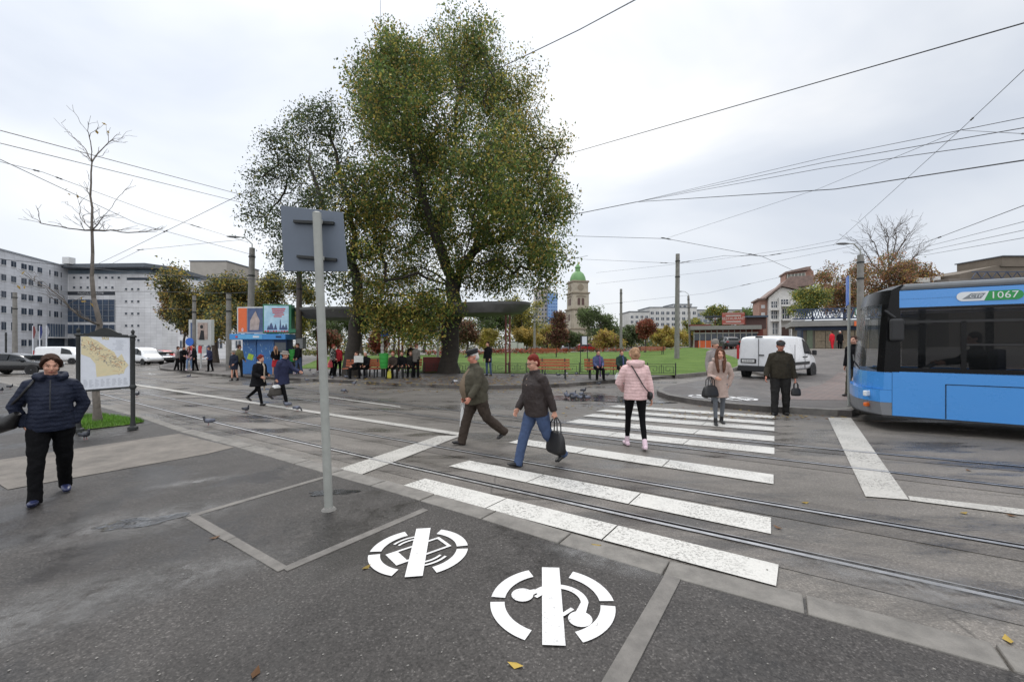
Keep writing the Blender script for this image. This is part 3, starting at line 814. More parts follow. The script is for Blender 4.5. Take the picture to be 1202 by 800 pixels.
def person(pos, H, face, label, skin=None, legs=((8, 5, 2), (-6, 8, 2)), arms=((0, 8, 12, 10), (0, 8, 12, 10)), lean=3, head=(0, 0), fat=1.0, belly=0.0,
           vox=0.012, coat=None, hem=0.80, loose=1.0, flare=0.0, trousers=None, slim=1.0, skirt=None, shoes=None, hair=None, style='short', hat=None, hatmat=None,
           hood=None, collar=True, curl=(25, 25), group=None, scarf=None, folds=0.014, glasses=None, bare_legs=False, shoe_l=1.0):
    s = H / 1.7
    root = thing('person', pos, R(face), label, 'person', group)
    V3 = Vector
    up = V3((0, -math.sin(R(lean)), math.cos(R(lean)))); fw = V3((0, -math.cos(R(lean)), -math.sin(R(lean))))
    pel = V3((0, 0, 0.93 * s))
    J = {}
    lowest = 9; feet = []
    for i, sd in ((0, -1), (1, 1)):
        fl, kn, ab = legs[i][:3]
        hip = pel + V3((sd * .088 * s, 0, -.03 * s))
        th = V3((sd * math.sin(R(ab)), -math.sin(R(fl)) * math.cos(R(ab)), -math.cos(R(fl)) * math.cos(R(ab))))
        knee = hip + th * .42 * s
        sa = fl - kn
        ab2 = ab * 0.4
        sh = V3((sd * math.sin(R(ab2)), -math.sin(R(sa)), -math.cos(R(sa)))).normalized()
        ank = knee + sh * .40 * s
        if len(legs[i]) > 3: p = legs[i][3]
        else: p = sa * .5 if sa > 8 else ((sa + 12) * .8 if sa < -12 else 0)
        fd = V3((sd * .12, -math.cos(R(p)), math.sin(R(p)))).normalized()
        heel = ank - V3((0, 0, 0.08 * s)) * math.cos(R(p)) + fd * (-.05 * s)
        toe = heel + fd * .24 * s
        lowest = min(lowest, heel.z - 0.0 * s, toe.z, ank.z - .08 * s)
        J[i] = (hip, knee, ank, fd, p)
    sh_z = V3((0, 0, -lowest))
    pel = pel + sh_z
    for i in (0, 1):
        a = J[i]; J[i] = (a[0] + sh_z, a[1] + sh_z, a[2] + sh_z, a[3], a[4])
    T = lambda h, f=0.0, x=0.0: pel + up * h * s + fw * f * s + V3((x * s, 0, 0))
    neck = T(.53, 0.005); HC = T(.655, .025)
    hp, hy = head
    HM = Matrix.Rotation(R(hy), 3, 'Z') @ Matrix.Rotation(R(hp + lean * 0.4), 3, 'X')
    A = {}
    for i, sd in ((0, -1), (1, 1)):
        fl, ab, el, inw = arms[i][:4]
        sho = T(.43, 0.0, sd * .158 * (1 + (fat - 1) * 0.35))
        u = V3((sd * math.sin(R(ab)), -math.sin(R(fl)) * math.cos(R(ab)), -math.cos(R(fl)) * math.cos(R(ab))))
        u = (Matrix.Rotation(R(lean * .5), 3, 'X') @ u)
        f0 = V3((0, -1, 0)); f0 = (f0 - u * f0.dot(u)).normalized()
        s0 = V3((-sd, 0, 0)); s0 = (s0 - u * s0.dot(u)).normalized()
        f = (f0 * math.cos(R(inw)) + s0 * math.sin(R(inw))).normalized()
        elb = sho + u * .285 * s
        fo = (u * math.cos(R(el)) + f * math.sin(R(el))).normalized()
        wr = elb + fo * .245 * s
        pn = V3((-sd, 0, 0)) if abs(fo.x) < .75 else V3((0, 0.6, -.6))
        tn = f if el > 4 else f0
        A[i] = (sho, elb, wr, fo, pn, tn)
    # ---- body, one continuous skin
    mb = MB()
    head_prims(mb, HC, HM, s)
    mb.tube([T(.46), T(.53, .005), HC + HM @ V3((0, .012, -.05)) * s], [.062 * s, .055 * s, .052 * s], 12)
    mb.tube([T(-.09), T(0), T(.14), T(.30, .005), T(.42), T(.48)], [x * s for x in (.12, .145, .12, .14, .115, .055)], 14, ry=[x * s for x in (.085, .10, .085, .10, .09, .055)])
    for i in (0, 1):
        sho, elb, wr, fo, pn, tn = A[i]
        mb.tube([T(.42), sho, sho.lerp(elb, .5), elb, elb.lerp(wr, .35), wr], [x * s for x in (.05, .052, .044, .036, .036, .025)], 10)
        hand_prims(mb, wr, fo, pn, tn, s, curl[i])
        hip, knee, ank, fd, p = J[i]
        mb.tube([hip + V3((0, 0, .06 * s)), hip, hip.lerp(knee, .5), knee, knee.lerp(ank, .3), ank], [x * s * (.62 if trousers else 1) for x in (.07, .08, .068, .05, .05, .033)], 10)
        dn0 = fd.cross(V3((1, 0, 0))); dn0 = -dn0 if dn0.z > 0 else dn0
        mb.tube([ank, ank + dn0 * .04 * s, ank + dn0 * .048 * s + fd * .1 * s], [.030 * s, .030 * s, .020 * s], 8)
    Mi = HM.transposed(); hc = np.array(HC); mi3 = np.array(Mi)
    def region(c):
        q = (c - hc) @ mi3.T / s
        out = np.zeros(len(c))
        fr = (q[:, 1] < -.05)
        out[fr & (np.abs(q[:, 0]) < .024) & (np.abs(q[:, 2] + .064) < .0085)] = 1
        ex = np.abs(np.abs(q[:, 0]) - .031)
        out[fr & (ex < .012) & (np.abs(q[:, 2] - .002) < .0042)] = 2
        out[fr & (ex < .017) & (np.abs(q[:, 2] - .026) < .004)] = 3
        return out
    fuse(mb, 'body', [skin or SKIN, LIP, EYE, BROW], min(vox, 0.009), root, 2, 0, region)
    # ---- trousers
    if trousers:
        mb = MB(); mb.tube([T(-.10), T(-.03), T(.05), T(.10)], [x * s * (1 + (fat - 1) * .8) for x in (.13, .16, .152, .14)], 14, ry=[x * s * (1 + (fat - 1) * .9) for x in (.09, .115, .11, .10)])
        for i in (0, 1):
            hip, knee, ank, fd, p = J[i]
            lo = ank + (ank - knee).normalized() * (.075 * s if slim > .85 else .025 * s)
            fk = 1 + (fat - 1) * .6
            mb.tube([hip + V3((0, 0, .03 * s)), hip.lerp(knee, .3), hip.lerp(knee, .65), knee, knee.lerp(ank, .35), knee.lerp(ank, .8), lo],
                    [x * s * fk for x in (.097, .098 * (.6 + .4 * slim), .082 * (.4 + .6 * slim), .068 * (.3 + .7 * slim), .066 * (.3 + .7 * slim), .060 * (slim * .8 + .16), .060 * (slim * .8 + .14))], 12)
        fuse(mb, 'trousers', trousers, vox, root, 3, folds * (0.5 if slim < .85 else 1.0))
    if skirt:
        mb = MB(); mb.tube([T(.08), T(-.02), pel + V3((0, 0, -.25 * s)), pel + V3((0, 0, -.46 * s))], [x * s * fat for x in (.14, .165, .19, .215)], 16, ry=[x * s * fat for x in (.10, .125, .16, .19)])
        fuse(mb, 'skirt', skirt, vox, root, 3, folds)
    # ---- shoes
    for i in (0, 1):
        hip, knee, ank, fd, p = J[i]
        c = ank + (V3((0, 0, -1)) * math.cos(R(p)) + V3((0, -1, 0)) * math.sin(R(p)) * 0).normalized() * 0.0
        dn = fd.cross(V3((1, 0, 0)));
        if dn.z > 0: dn = -dn
        base = ank + dn * .05 * s
        mb = MB()
        mb.tube([base - fd * .075 * s, base - fd * .055 * s, base + fd * .0 * s, base + fd * .08 * s, base + fd * .145 * s * shoe_l, base + fd * .18 * s * shoe_l], [x * s for x in (.02, .036, .038, .046, .04, .016)], 12,
                ry=[x * s for x in (.02, .034, .034, .028, .022, .012)], up=(1, 0, 0))
        mb.tube([ank + (knee - ank).normalized() * .09 * s, ank, base], [.040 * s, .044 * s, .042 * s], 10)
        mb.tube([base + dn * .022 * s - fd * .07 * s, base + dn * .024 * s + fd * .04 * s, base + dn * .024 * s + fd * .15 * s * shoe_l], [x * s for x in (.03, .04, .034)], 10, ry=[.009 * s] * 3, up=(1, 0, 0))
        fuse(mb, 'shoe', shoes, min(vox, .010), root, 2, 0)
    # ---- coat
    if coat:
        mb = MB(); L = loose; b = belly
        pts = []; rx = []; ry = []
        hz = hem - .93          # hem relative to pelvis, unit height
        ring = [(.50, .062, .058), (.475, .092, .075), (.445, .128, .092), (.41, .160, .108), (.33, .178, .125 + b * .3), (.20, .165, .122 + b), (.08, .17, .125 + b), (0.0, .178, .128 + b * .6)]
        for h, x, y in ring:
            if h < hz: break
            k = 1 + (fat - 1) * (0.35 if h > .4 else 1.0)
            pts.append(T(h, b * .4 if h < .4 else 0)); rx.append(x * s * L * k); ry.append(y * s * L * k)
        if hz < 0:
            m_ = int(max(1, -hz / .12))
            for q in range(1, m_ + 1):
                t = q / m_
                pts.append(pel + V3((0, 0, hz * s * t)) + up * 0); rx.append((.178 + flare * t) * s * L * fat); ry.append((.128 + b * .5 + flare * .9 * t) * s * L * fat)
        else:
            pts.append(T(hz)); rx.append(.17 * s * L * fat); ry.append((.125 + b * .6) * s * L * fat)
        mb.tube(pts, rx, 20, ry=ry)
        for i in (0, 1):
            sho, elb, wr, fo, pn, tn = A[i]
            k = L * (1 + (fat - 1) * .5)
            mb.tube([T(.43, 0, (-1, 1)[i] * .05), T(.432, 0, (-1, 1)[i] * .11), sho + V3((0, 0, -.012 * s)), sho.lerp(elb, .3), sho.lerp(elb, .6), elb, elb.lerp(wr, .5), wr - fo * .005 * s], [x * s * k for x in (.06, .066, .072, .070, .065, .060, .055, .048)], 12)
        if collar: mb.tube([T(.44), T(.50, .0), T(.545, .005)], [x * s for x in (.095, .082, .080)], 14, ry=[x * s for x in (.09, .085, .082)])
        fuse(mb, 'coat', coat, vox, root, 3, folds)
    if hood:
        mb = MB(); mb.ell(T(.50, -.075), (.125 * s, .075 * s, .075 * s)); mb.tube([T(.50, .09, -.05), T(.52, .03, -.11), T(.52, -.06, -.11), T(.53, -.1), T(.52, -.06, .11), T(.52, .03, .11), T(.50, .09, .05)], .042 * s, 9)
        fuse(mb, 'hood', hood, vox, root, 3, folds * .7)
    # ---- hair and hats
    hv = lambda x, y, z: HC + HM @ (V3((x, y, z)) * s)
    if hair:
        mb = MB()
        mb.ell(hv(0, .020, .043), [x * s for x in (.082, .094, .088)], 16, 10, 0, HM)
        if not hat and style != 'long': mb.tube([hv(-.064, -.016, .06), hv(-.042, -.030, .086), hv(0, -.046, .094), hv(.042, -.030, .086), hv(.064, -.016, .06)], [x * s for x in (.014, .016, .017, .016, .014)], 8)
        mb.ell(hv(0, .045, -.02), [x * s for x in (.074, .066, .075)], 14, 9, 0, HM)
        if style in ('tied', 'bun'):
            for sd in (-1, 1): mb.tube([hv(sd * .03, -.068, .098), hv(sd * .064, -.05, .06), hv(sd * .078, -.018, .015), hv(sd * .076, .012, -.035)], [x * s for x in (.018, .024, .02, .012)], 8)
        if style == 'bun': mb.ell(hv(0, .13, .0), [.04 * s] * 3, 12, 8, 0, HM); mb.ell(hv(0, .10, .0), [.04 * s] * 3, 12, 8, 0, HM)
        if style == 'tied': mb.ell(hv(0, .10, -.03), [.035 * s, .04 * s, .04 * s], 12, 8, 0, HM)
        if style == 'curly':
            for q in range(26):
                a = random.uniform(0, 6.28); z = random.uniform(-.05, .12); r_ = .085 * math.sqrt(max(0.05, 1 - ((z - .03) / .11) ** 2))
                x, y = r_ * math.cos(a), .03 + r_ * 1.1 * math.sin(a)
                if y < -.045 and z < .07: continue
                mb.ell(hv(x, y, z), [.03 * s] * 3, 8, 6)
        if style == 'long':
            for sd in (-1, 1):
                mb.tube([hv(sd * .05, -.045, .09), hv(sd * .082, -.03, .02), hv(sd * .085, -.045, -.10), HC + V3((sd * .075, -.085, -.20)) * s, HC + V3((sd * .06, -.125, -.33)) * s, HC + V3((sd * .05, -.125, -.41)) * s], [x * s for x in (.02, .03, .036, .04, .036, .014)], 9)
            mb.tube([hv(0, .07, .05), hv(0, .10, -.06), hv(0, .10, -.2), hv(0, .10, -.32)], [x * s for x in (.06, .075, .08, .03)], 10, ry=[x * s for x in (.04, .04, .04, .015)])
        fuse(mb, 'hair', hair, min(vox, .009), root, 2, .014)
    if hat:
        mb = MB()
        if hat == 'cap':
            mb.lathe([(.088, -.0), (.094, .03), (.10, .055), (.098, .075), (.07, .088), (.001, .09)], hv(0, .012, .045), 20, 0, HM @ Matrix.Scale(s, 3) , 1.0, 1.12)
            pr = [( .075 * math.cos(a), -.055 - .085 * math.sin(a)) for a in np.linspace(0, math.pi, 12)]
            mb.prism(pr, -.004, .006, 0, lambda u, v, w: hv(u, v, .046 + w + (v + .055) * .25))
        elif hat == 'flatcap':
            mb.ell(hv(0, .0, .065), [x * s for x in (.092, .118, .052)], 18, 9, 0, HM @ Matrix.Rotation(R(10), 3, 'X'))
            mb.ell(hv(0, -.09, .052), [x * s for x in (.065, .045, .014)], 14, 7, 0, HM)
        elif hat == 'beanie':
            mb.lathe([(.084, -.03), (.090, .0), (.088, .05), (.07, .085), (.035, .105), (.002, .11)], hv(0, .012, .035), 18, 0, HM @ Matrix.Scale(s, 3), 1.0, 1.12)
            mb.lathe([(.086, -.035), (.095, -.03), (.096, .005), (.086, .01)], hv(0, .012, .035), 18, 0, HM @ Matrix.Scale(s, 3), 1.0, 1.12)
        elif hat == 'bucket':
            mb.lathe([(.135, .0), (.09, .035), (.088, .075), (.06, .09), (.002, .092)], hv(0, .012, .03), 18, 0, HM @ Matrix.Scale(s, 3), 1.0, 1.1)
        mb.build('hat', hatmat, root, sm=True)
    if scarf:
        mb = MB(); mb.tube([T(.52, .07, -.03), T(.53, .02, -.085), T(.53, -.05, -.05), T(.53, -.05, .05), T(.53, .02, .085), T(.52, .08, .03)], .03 * s, 9)
        mb.tube([T(.50, .09, .03), T(.40, .145, .05), T(.2, .16, .06), pel + V3((.07 * s, -.17 * s, -.2 * s)), pel + V3((.07 * s, -.18 * s, -.42 * s))], [.03 * s, .032 * s, .034 * s, .034 * s, .036 * s], 8, ry=[.014 * s] * 5, up=(1, 0, 0))
        mb.build('scarf', scarf, root, sm=True)
    if glasses:
        mb = MB()
        for sd in (-1, 1):
            ring = [hv(sd * .034 + .024 * math.cos(a), -.098, .002 + .017 * math.sin(a)) for a in np.linspace(0, 2 * math.pi, 15)]
            mb.tube(ring, .0028 * s, 5)
            mb.tube([hv(sd * .058, -.096, .006), hv(sd * .078, -.05, .006), hv(sd * .08, .01, .004)], .0026 * s, 5)
        mb.tube([hv(-.01, -.1, .004), hv(.01, -.1, .004)], .0026 * s, 5)
        mb.build('glasses', glasses, root)
    bpy.context.view_layer.update()
    Mw = Matrix.Translation(Vector(pos)) @ Matrix.Rotation(R(face), 4, 'Z')
    hands = [Mw @ (A[i][2] + A[i][3] * .085 * s) for i in (0, 1)]
    return dict(root=root, hands=hands, M=Mw, T=lambda h, f=0, x=0: Mw @ T(h, f, x), s=s, elbow=[Mw @ A[i][1] for i in (0, 1)], sho=[Mw @ A[i][0] for i in (0, 1)])

BLACK = fab('black_cloth', (30, 30, 33), .75, spec=.12)
BLACK_T = fab('black_trouser_cloth', (22, 22, 24), .7, var=0.1, spec=.1)
NAVY_PUFF = fab('navy_quilting', (36, 42, 60), 0.8, 0.65, wave=6.5, spec=0.2)
NAVY = fab('navy_cloth', (48, 52, 78), 0.9)
OLIVE = fab('olive_cloth', (84, 80, 68), 0.8)
OLIVE_D = fab('dark_olive_cloth', (64, 59, 49), 0.68)
BROWN_D = fab('dark_brown_cloth', (56, 47, 45), 0.8, 0.55, spec=0.3)
PINK_PUFF = fab('pink_quilting', (230, 194, 192), 0.85, 0.6, wave=6.0, spec=0.3)
BEIGE_COAT = fab('mauve_beige_cloth', (186, 164, 154), 0.85)
GREY_COAT = fab('pale_grey_cloth', (160, 152, 150), 0.75)
JEANS = fab('blue_denim', (74, 90, 122), 0.85)
JEANS_L = fab('light_denim', (140, 168, 206), 0.8)
JEANS_D = fab('grey_denim', (104, 108, 114), 0.85)
TAUPE_T = fab('brown_trouser_cloth', (74, 64, 57), 0.75)
CHAR_T = fab('charcoal_trouser_cloth', (48, 47, 46), 0.75)
LEATHER = mat('black_leather', S(24, 23, 24), 0.4, var=0.2, scale=20, bump=0.2, bscale=80)
NAVY_SHOE = mat('navy_leather', S(44, 50, 82), 0.35, var=0.15)
WHITE_SHOE = mat('white_pink_trainer', S(238, 224, 228, 0.75), 0.6, var=0.1, col2=S(240, 206, 220, 0.75))
HAIR_DK = mat('dark_brown_hair', spec=0.12, col=S(62, 44, 36), rough=0.7, var=0.3, scale=30, bump=0.5, bscale=120)
HAIR_RED = mat('auburn_hair', spec=0.12, col=S(112, 44, 36), rough=0.7, var=0.3, scale=30, bump=0.5, bscale=120)
HAIR_BLOND = mat('dark_blond_hair', spec=0.12, col=S(176, 140, 110, 0.8), rough=0.7, var=0.3, scale=30, bump=0.5, bscale=120)
HAIR_BR = mat('brown_hair', spec=0.12, col=S(92, 62, 48), rough=0.7, var=0.3, scale=30, bump=0.5, bscale=120)
HAIR_WH = mat('white_hair', S(214, 208, 202, 0.8), 0.6, var=0.15, scale=30, bump=0.5, bscale=120)
HAT_BLK = mat('black_felt', S(30, 30, 32), 0.85, var=0.15, bump=0.2)
HAT_GRY = mat('grey_knit', S(150, 142, 134, 0.75), 0.9, var=0.2, bump=0.5, bscale=120)
RED_SK = fab('red_cloth', (188, 50, 58), 0.85)
GREEN_C = fab('mustard_green_cloth', (112, 108, 74), 0.8)
WHITE_TOP = fab('pale_cloth', (214, 210, 208), 0.7)
PINK_TOP = fab('soft_pink_cloth', (222, 178, 190), 0.7)
PLAID = None
def plaid_mat():
    m, nt, N, L, bs = nodes_of('plaid_cloth')
    tc = N.new('ShaderNodeTexCoord'); ck = N.new('ShaderNodeTexChecker'); ck.inputs['Scale'].default_value = 11
    ck.inputs['Color1'].default_value = S(30, 34, 32) + (1,); ck.inputs['Color2'].default_value = S(170, 172, 164, .7) + (1,)
    L.new(tc.outputs['Object'], ck.inputs['Vector']); L.new(ck.outputs['Color'], bs.inputs['Base Color']); bs.inputs['Roughness'].default_value = .9
    return m
PLAID = plaid_mat()
SPLASH = fab('blue_print_cloth', (84, 92, 128), 0.85, var=0.3)
PURPLE = fab('purple_cloth', (120, 90, 140), 0.8, var=0.3)
DGREEN = fab('dark_green_cloth', (46, 66, 58), 0.85)

# ---- near figures
w1 = person(G(60, 584, .012), 1.64, 46, 'woman in navy quilted jacket and black trousers walking with hands in pockets', legs=((17, 8, 3), (-12, 14, 2)),
            arms=((-10, 25, 46, 75), (-8, 22, 44, 75)), lean=3, head=(14, 6), fat=1.07, belly=.03, vox=.0075, coat=NAVY_PUFF, hem=.83, loose=1.03, trousers=BLACK_T, slim=1.05,
            shoes=NAVY_SHOE, hair=HAIR_DK, style='tied', hood=NAVY_PUFF, folds=.018)
mb = MB(); mb.tube([w1['M'].inverted() @ w1['T'](h, f) for h, f in ((.49, .155), (.36, .215), (.24, .243), (.16, .253))], .006, 6)
mb.build('zip', mat('dark_zip', S(22, 24, 32), 0.4), w1['root'])
m2_ = person(G(560, 521, 0), 1.66, -62, 'old man in olive jacket and black peaked cap walking across the tram tracks', skin=SKIN_RED, legs=((20, 6, 2), (-20, 30, 2)),
             arms=((8, 6, 14, 0), (14, 12, 26, 10)), lean=5, head=(14, -6), fat=1.20, belly=.075, vox=.009, coat=OLIVE, hem=.78, loose=1.04, trousers=TAUPE_T, slim=1.28, shoes=LEATHER,
             hair=HAIR_WH, hat='cap', hatmat=HAT_BLK, curl=(60, 35), folds=.022)
mb = MB(); mb.tube([m2_['M'].inverted() @ m2_['T'](h, f) for h, f in ((.44, .105), (.34, .185), (.2, .255), (.08, .262), (-.04, .235))], [.02, .055, .085, .095, .08], 14, ry=[.02, .04, .05, .05, .045], up=(1, 0, 0))
mb.build('pullover', fab('taupe_knit', (132, 116, 98), 0.75), m2_['root'], sm=True)
w3 = person(G(630, 546, 0), 1.60, -58, 'woman with short auburn hair and dark brown jacket stepping along the crosswalk', legs=((21, 6, 2), (-17, 26, 2)),
            arms=((10, 8, 24, 10), (-20, 9, 8, 0)), lean=4, head=(16, 0), fat=1.14, belly=.03, vox=.008, coat=BROWN_D, hem=.80, loose=1.02, trousers=JEANS, slim=1.12, shoes=LEATHER,
            hair=HAIR_RED, style='short', curl=(30, 75), glasses=mat('glasses_frame', S(30, 26, 26), 0.4), folds=.016)
for h in (.42, .33, .24, .15, .07):
    mb = MB(); mb.ell(w3['M'].inverted() @ w3['T'](h, .152 + .02 * math.sin((.45 - h) * 5)), (.011, .006, .011), 10, 6)
    mb.build('button', mat('metal_button', S(150, 130, 116), 0.35, 0.6), w3['root'])
p4 = person(G(746, 525, 0), 1.65, 176, 'young woman in pale pink quilted jacket seen from behind on the crosswalk', legs=((-11, 14, 1), (15, 8, 2)),
            arms=((-2, 14, 12, 20), (10, 22, 62, 50)), lean=2, head=(4, 0), fat=1.0, vox=.0095, coat=PINK_PUFF, hem=.83, loose=1.10, trousers=BLACK_T, slim=.62, shoes=WHITE_SHOE,
            hair=HAIR_BLOND, style='bun', hood=PINK_PUFF, folds=.014)
c5 = person(G(844, 498, 0), 1.60, -14, 'young woman with long brown hair and mauve parka looking sideways', legs=((9, 6, 0), (-7, 10, 0)),
            arms=((12, 10, 78, 22), (-8, 22, 40, 75)), lean=3, head=(2, 8), fat=.95, vox=.010, coat=BEIGE_COAT, hem=.62, loose=1.02, flare=.02, trousers=JEANS_D, slim=.62, shoes=LEATHER,
            hair=HAIR_BR, style='long', hood=BEIGE_COAT, folds=.016)
b6 = person(P(838.5, 402, 10.95) * 1.0, 1.66, 8, 'person in grey knitted hat half hidden behind the woman in the mauve parka', legs=((8, 6, 0), (-6, 8, 0)),
            arms=((2, 12, 20, 10), (2, 12, 20, 10)), lean=2, fat=1.0, vox=.011, coat=GREY_COAT, hem=.62, loose=1.03, trousers=JEANS_D, slim=.7, shoes=LEATHER, hair=HAIR_DK, hat='beanie', hatmat=HAT_GRY)
b6['root'].location.z = terr(b6['root'].location.x, 10.95) + .145
m7 = person(G(916, 486.5, 0), 1.76, -28, 'stocky man in dark olive jacket and black cap stepping off the kerb', skin=SKIN_RED, legs=((7, 6, 3), (-4, 8, 3)),
            arms=((2, 17, 26, 14), (-2, 12, 10, 0)), lean=4, head=(14, 4), fat=1.12, belly=.02, vox=.010, coat=OLIVE_D, hem=.86, loose=1.05, trousers=CHAR_T, slim=1.22, shoes=LEATHER,
            hair=HAIR_DK, hat='flatcap', hatmat=HAT_BLK, curl=(30, 70), folds=.02)
m8 = person(Vector((9.95, 12.1, terr(9.95, 12.1) + .145)), 1.76, -70, 'man in dark jacket half hidden behind the front of the blue bus', legs=((14, 6, 2), (-12, 12, 2)), coat=BLACK, hem=.78, fat=1.05, loose=1.08,
            trousers=OLIVE, shoes=LEATHER, hair=HAIR_DK, vox=.012)

# ---- two women crossing on the left
d1 = person(G(303, 475, 0), 1.50, 78, 'woman with curly red hair in loose black coat and long cream scarf', legs=((20, 6, 2), (-24, 30, 2)), arms=((5, 14, 70, 20), (8, 10, 78, 25)),
            lean=8, head=(4, 0), fat=1.12, vox=.011, coat=BLACK, hem=.66, loose=1.15, flare=.05, trousers=BLACK_T, slim=.7, shoes=LEATHER, hair=HAIR_RED, style='curly', scarf=fab('cream_knit', (224, 206, 184), 0.75))
d2 = person(G(331, 474.5, 0), 1.62, 78, 'woman in navy coat and pale grey hat reaching forward with one hand', legs=((20, 4, 2), (-26, 34, 2)), arms=((-6, 8, 10, 0), (38, 8, 38, 0)),
            lean=8, head=(4, 0), fat=1.15, vox=.011, coat=NAVY, hem=.66, loose=1.1, flare=.02, trousers=BLACK_T, slim=.75, shoes=LEATHER, hair=HAIR_DK, hat='bucket', hatmat=HAT_GRY, curl=(70, 20))

# ---- groups further off
ISL = lambda px, py: G(px, py, .145)
STAND = dict(vox=.016, folds=.016)
def far(px, py, H, face, label, z=None, **k):
    kk = dict(STAND); w_ = random.uniform(0, 9); kk.update(legs=((w_, 5, random.uniform(1, 4)), (-w_, 6, random.uniform(1, 4))), arms=((random.uniform(-8, 12), random.uniform(5, 14), random.uniform(5, 70), random.uniform(0, 50)), (random.uniform(-8, 12), random.uniform(5, 14), random.uniform(5, 60), random.uniform(0, 50))), head=(random.uniform(0, 14), random.uniform(-25, 25))); kk.update(k)
    p = ISL(px, py) if z is None else G(px, py, z)
    return person(p, H, face, label, **kk)
QG = 'people waiting on the island pavement'
far(208, 434.5, 1.66, 120, 'person in grey top and black trousers, leftmost of the waiting group', coat=GREY_COAT, hem=.86, trousers=BLACK_T, shoes=LEATHER, hair=HAIR_DK, group=QG)
far(214.6, 435.6, 1.68, 60, 'person bending in black jacket beside the girl in pale jeans', coat=BLACK, hem=.78, trousers=BLACK_T, shoes=LEATHER, hair=HAIR_DK, lean=14, arms=((30, 8, 60, 20), (30, 8, 60, 20)), group=QG)
far(222, 434.6, 1.64, 10, 'girl in pink top and light blue jeans among the waiting group', coat=PINK_TOP, hem=.9, trousers=JEANS_L, slim=.7, shoes=WHITE_SHOE, hair=HAIR_BR, style='long', group=QG)
far(228.5, 435, 1.76, -40, 'man all in black standing beside the girl in light jeans', coat=BLACK, hem=.8, trousers=BLACK_T, shoes=LEATHER, hair=HAIR_DK, group=QG)
far(246.5, 435.6, 1.62, -30, 'person in dark navy jacket holding a pale bag near the poster stand', coat=NAVY, hem=.78, trousers=BLACK_T, shoes=LEATHER, hair=HAIR_DK, fat=1.1, group=QG)
far(275, 446.5, 1.56, -10, 'short woman in navy coat and pale hat stepping onto the road', z=0.0, coat=NAVY_PUFF, hem=.62, trousers=None, fat=1.12, shoes=LEATHER, hair=HAIR_WH, hat='bucket', hatmat=HAT_GRY)
far(280, 442.5, 1.70, 170, 'man in mustard green jacket walking away behind the short woman in navy coat', coat=GREEN_C, hem=.8, trousers=CHAR_T, shoes=LEATHER, hair=HAIR_DK)
far(323.5, 439.5, 1.62, 40, 'blonde woman in black jacket and red skirt near the kiosk', coat=BLACK, hem=.86, skirt=RED_SK, shoes=mat('tan_boot', S(190, 150, 124, .7), .5), hair=HAIR_BLOND, style='long')
far(350.5, 438.6, 1.76, -30, 'man in black jacket and blue jeans standing by the brown pole', coat=BLACK, hem=.8, trousers=JEANS, shoes=WHITE_SHOE, hair=HAIR_DK)
pl = far(390.5, 441, 1.68, 90, 'person in black and white checked jacket carrying a red bag', coat=PLAID, hem=.78, fat=1.1, trousers=BLACK_T, shoes=LEATHER, hair=HAIR_RED)
far(396.8, 440.5, 1.64, 170, 'person in red jacket beside the one in checked jacket', coat=RED_SK, hem=.8, fat=1.05, trousers=BLACK_T, shoes=LEATHER, hair=HAIR_DK)
far(573.5, 440.6, 1.74, -35, 'person in long black coat and jeans standing right of the big tree', coat=BLACK, hem=.66, trousers=JEANS, slim=.8, shoes=LEATHER, hair=HAIR_DK)
far(488, 443, 1.66, 150, 'person in grey and black jacket walking away with a black bag', coat=fab('ash_cloth', (110, 106, 100), .8), hem=.8, trousers=BLACK_T, shoes=LEATHER, hair=HAIR_BR)
SIT = dict(legs=((82, 84, 6), (82, 80, 6)), arms=((20, 8, 50, 30), (20, 8, 50, 30)), lean=6)
SG = 'people sitting on the benches'
def sit(px, Y, face, label, **k):
    kk = dict(STAND); kk.update(SIT); kk.update(k)
    x = (px - 601) * Y / F
    return person(Vector((x, Y, terr(x, Y) + .145)), 1.66, face, label, group=SG, **kk)
sit(421, 20.4, -60, 'person in black sitting and reading a white newspaper', coat=BLACK, hem=.86, trousers=BLACK_T, shoes=LEATHER, hair=HAIR_DK)
sit(430, 20.6, -10, 'person in black coat sitting at the right of the newspaper reader', coat=BLACK, hem=.86, trousers=BLACK_T, shoes=LEATHER, hair=HAIR_WH)
sit(462, 20.5, -10, 'person in brown coat sitting with a yellow bag', coat=TAUPE_T, hem=.86, trousers=BLACK_T, shoes=LEATHER, hair=HAIR_RED)
sit(472, 20.8, 0, 'person in dark coat sitting between the brown coat and the grey coat', coat=BLACK, hem=.86, trousers=CHAR_T, shoes=LEATHER, hair=HAIR_DK)
sit(482, 21.0, 15, 'person in charcoal coat sitting at the right end of the bench by the bin', coat=CHAR_T, hem=.86, trousers=BLACK_T, shoes=LEATHER, hair=HAIR_BR)
far(482.5, 434, 1.70, 0, 'person in dark jacket standing behind the bench by the bin', coat=CHAR_T, hem=.8, trousers=BLACK_T, shoes=LEATHER, hair=HAIR_DK)
sit(701.5, 18.6, 5, 'person in purple and blue patterned jacket sitting on the wooden bench', coat=SPLASH, hem=.80, fat=1.15, trousers=BLACK_T, shoes=LEATHER, hair=HAIR_DK, scarf=PURPLE)
sit(729, 18.2, 0, 'person in dark green coat with a blue printed top sitting on the wooden bench', coat=DGREEN, hem=.82, fat=1.1, trousers=BLACK_T, shoes=LEATHER, hair=HAIR_BR, scarf=SPLASH)
FW = 'passers-by across the lawn'
def faraway(px, Y, H, face, label, z, **k):
    x = (px - 601) * Y / F
    return person(Vector((x, Y, z)), H, face, label, vox=.03, folds=0, **k)
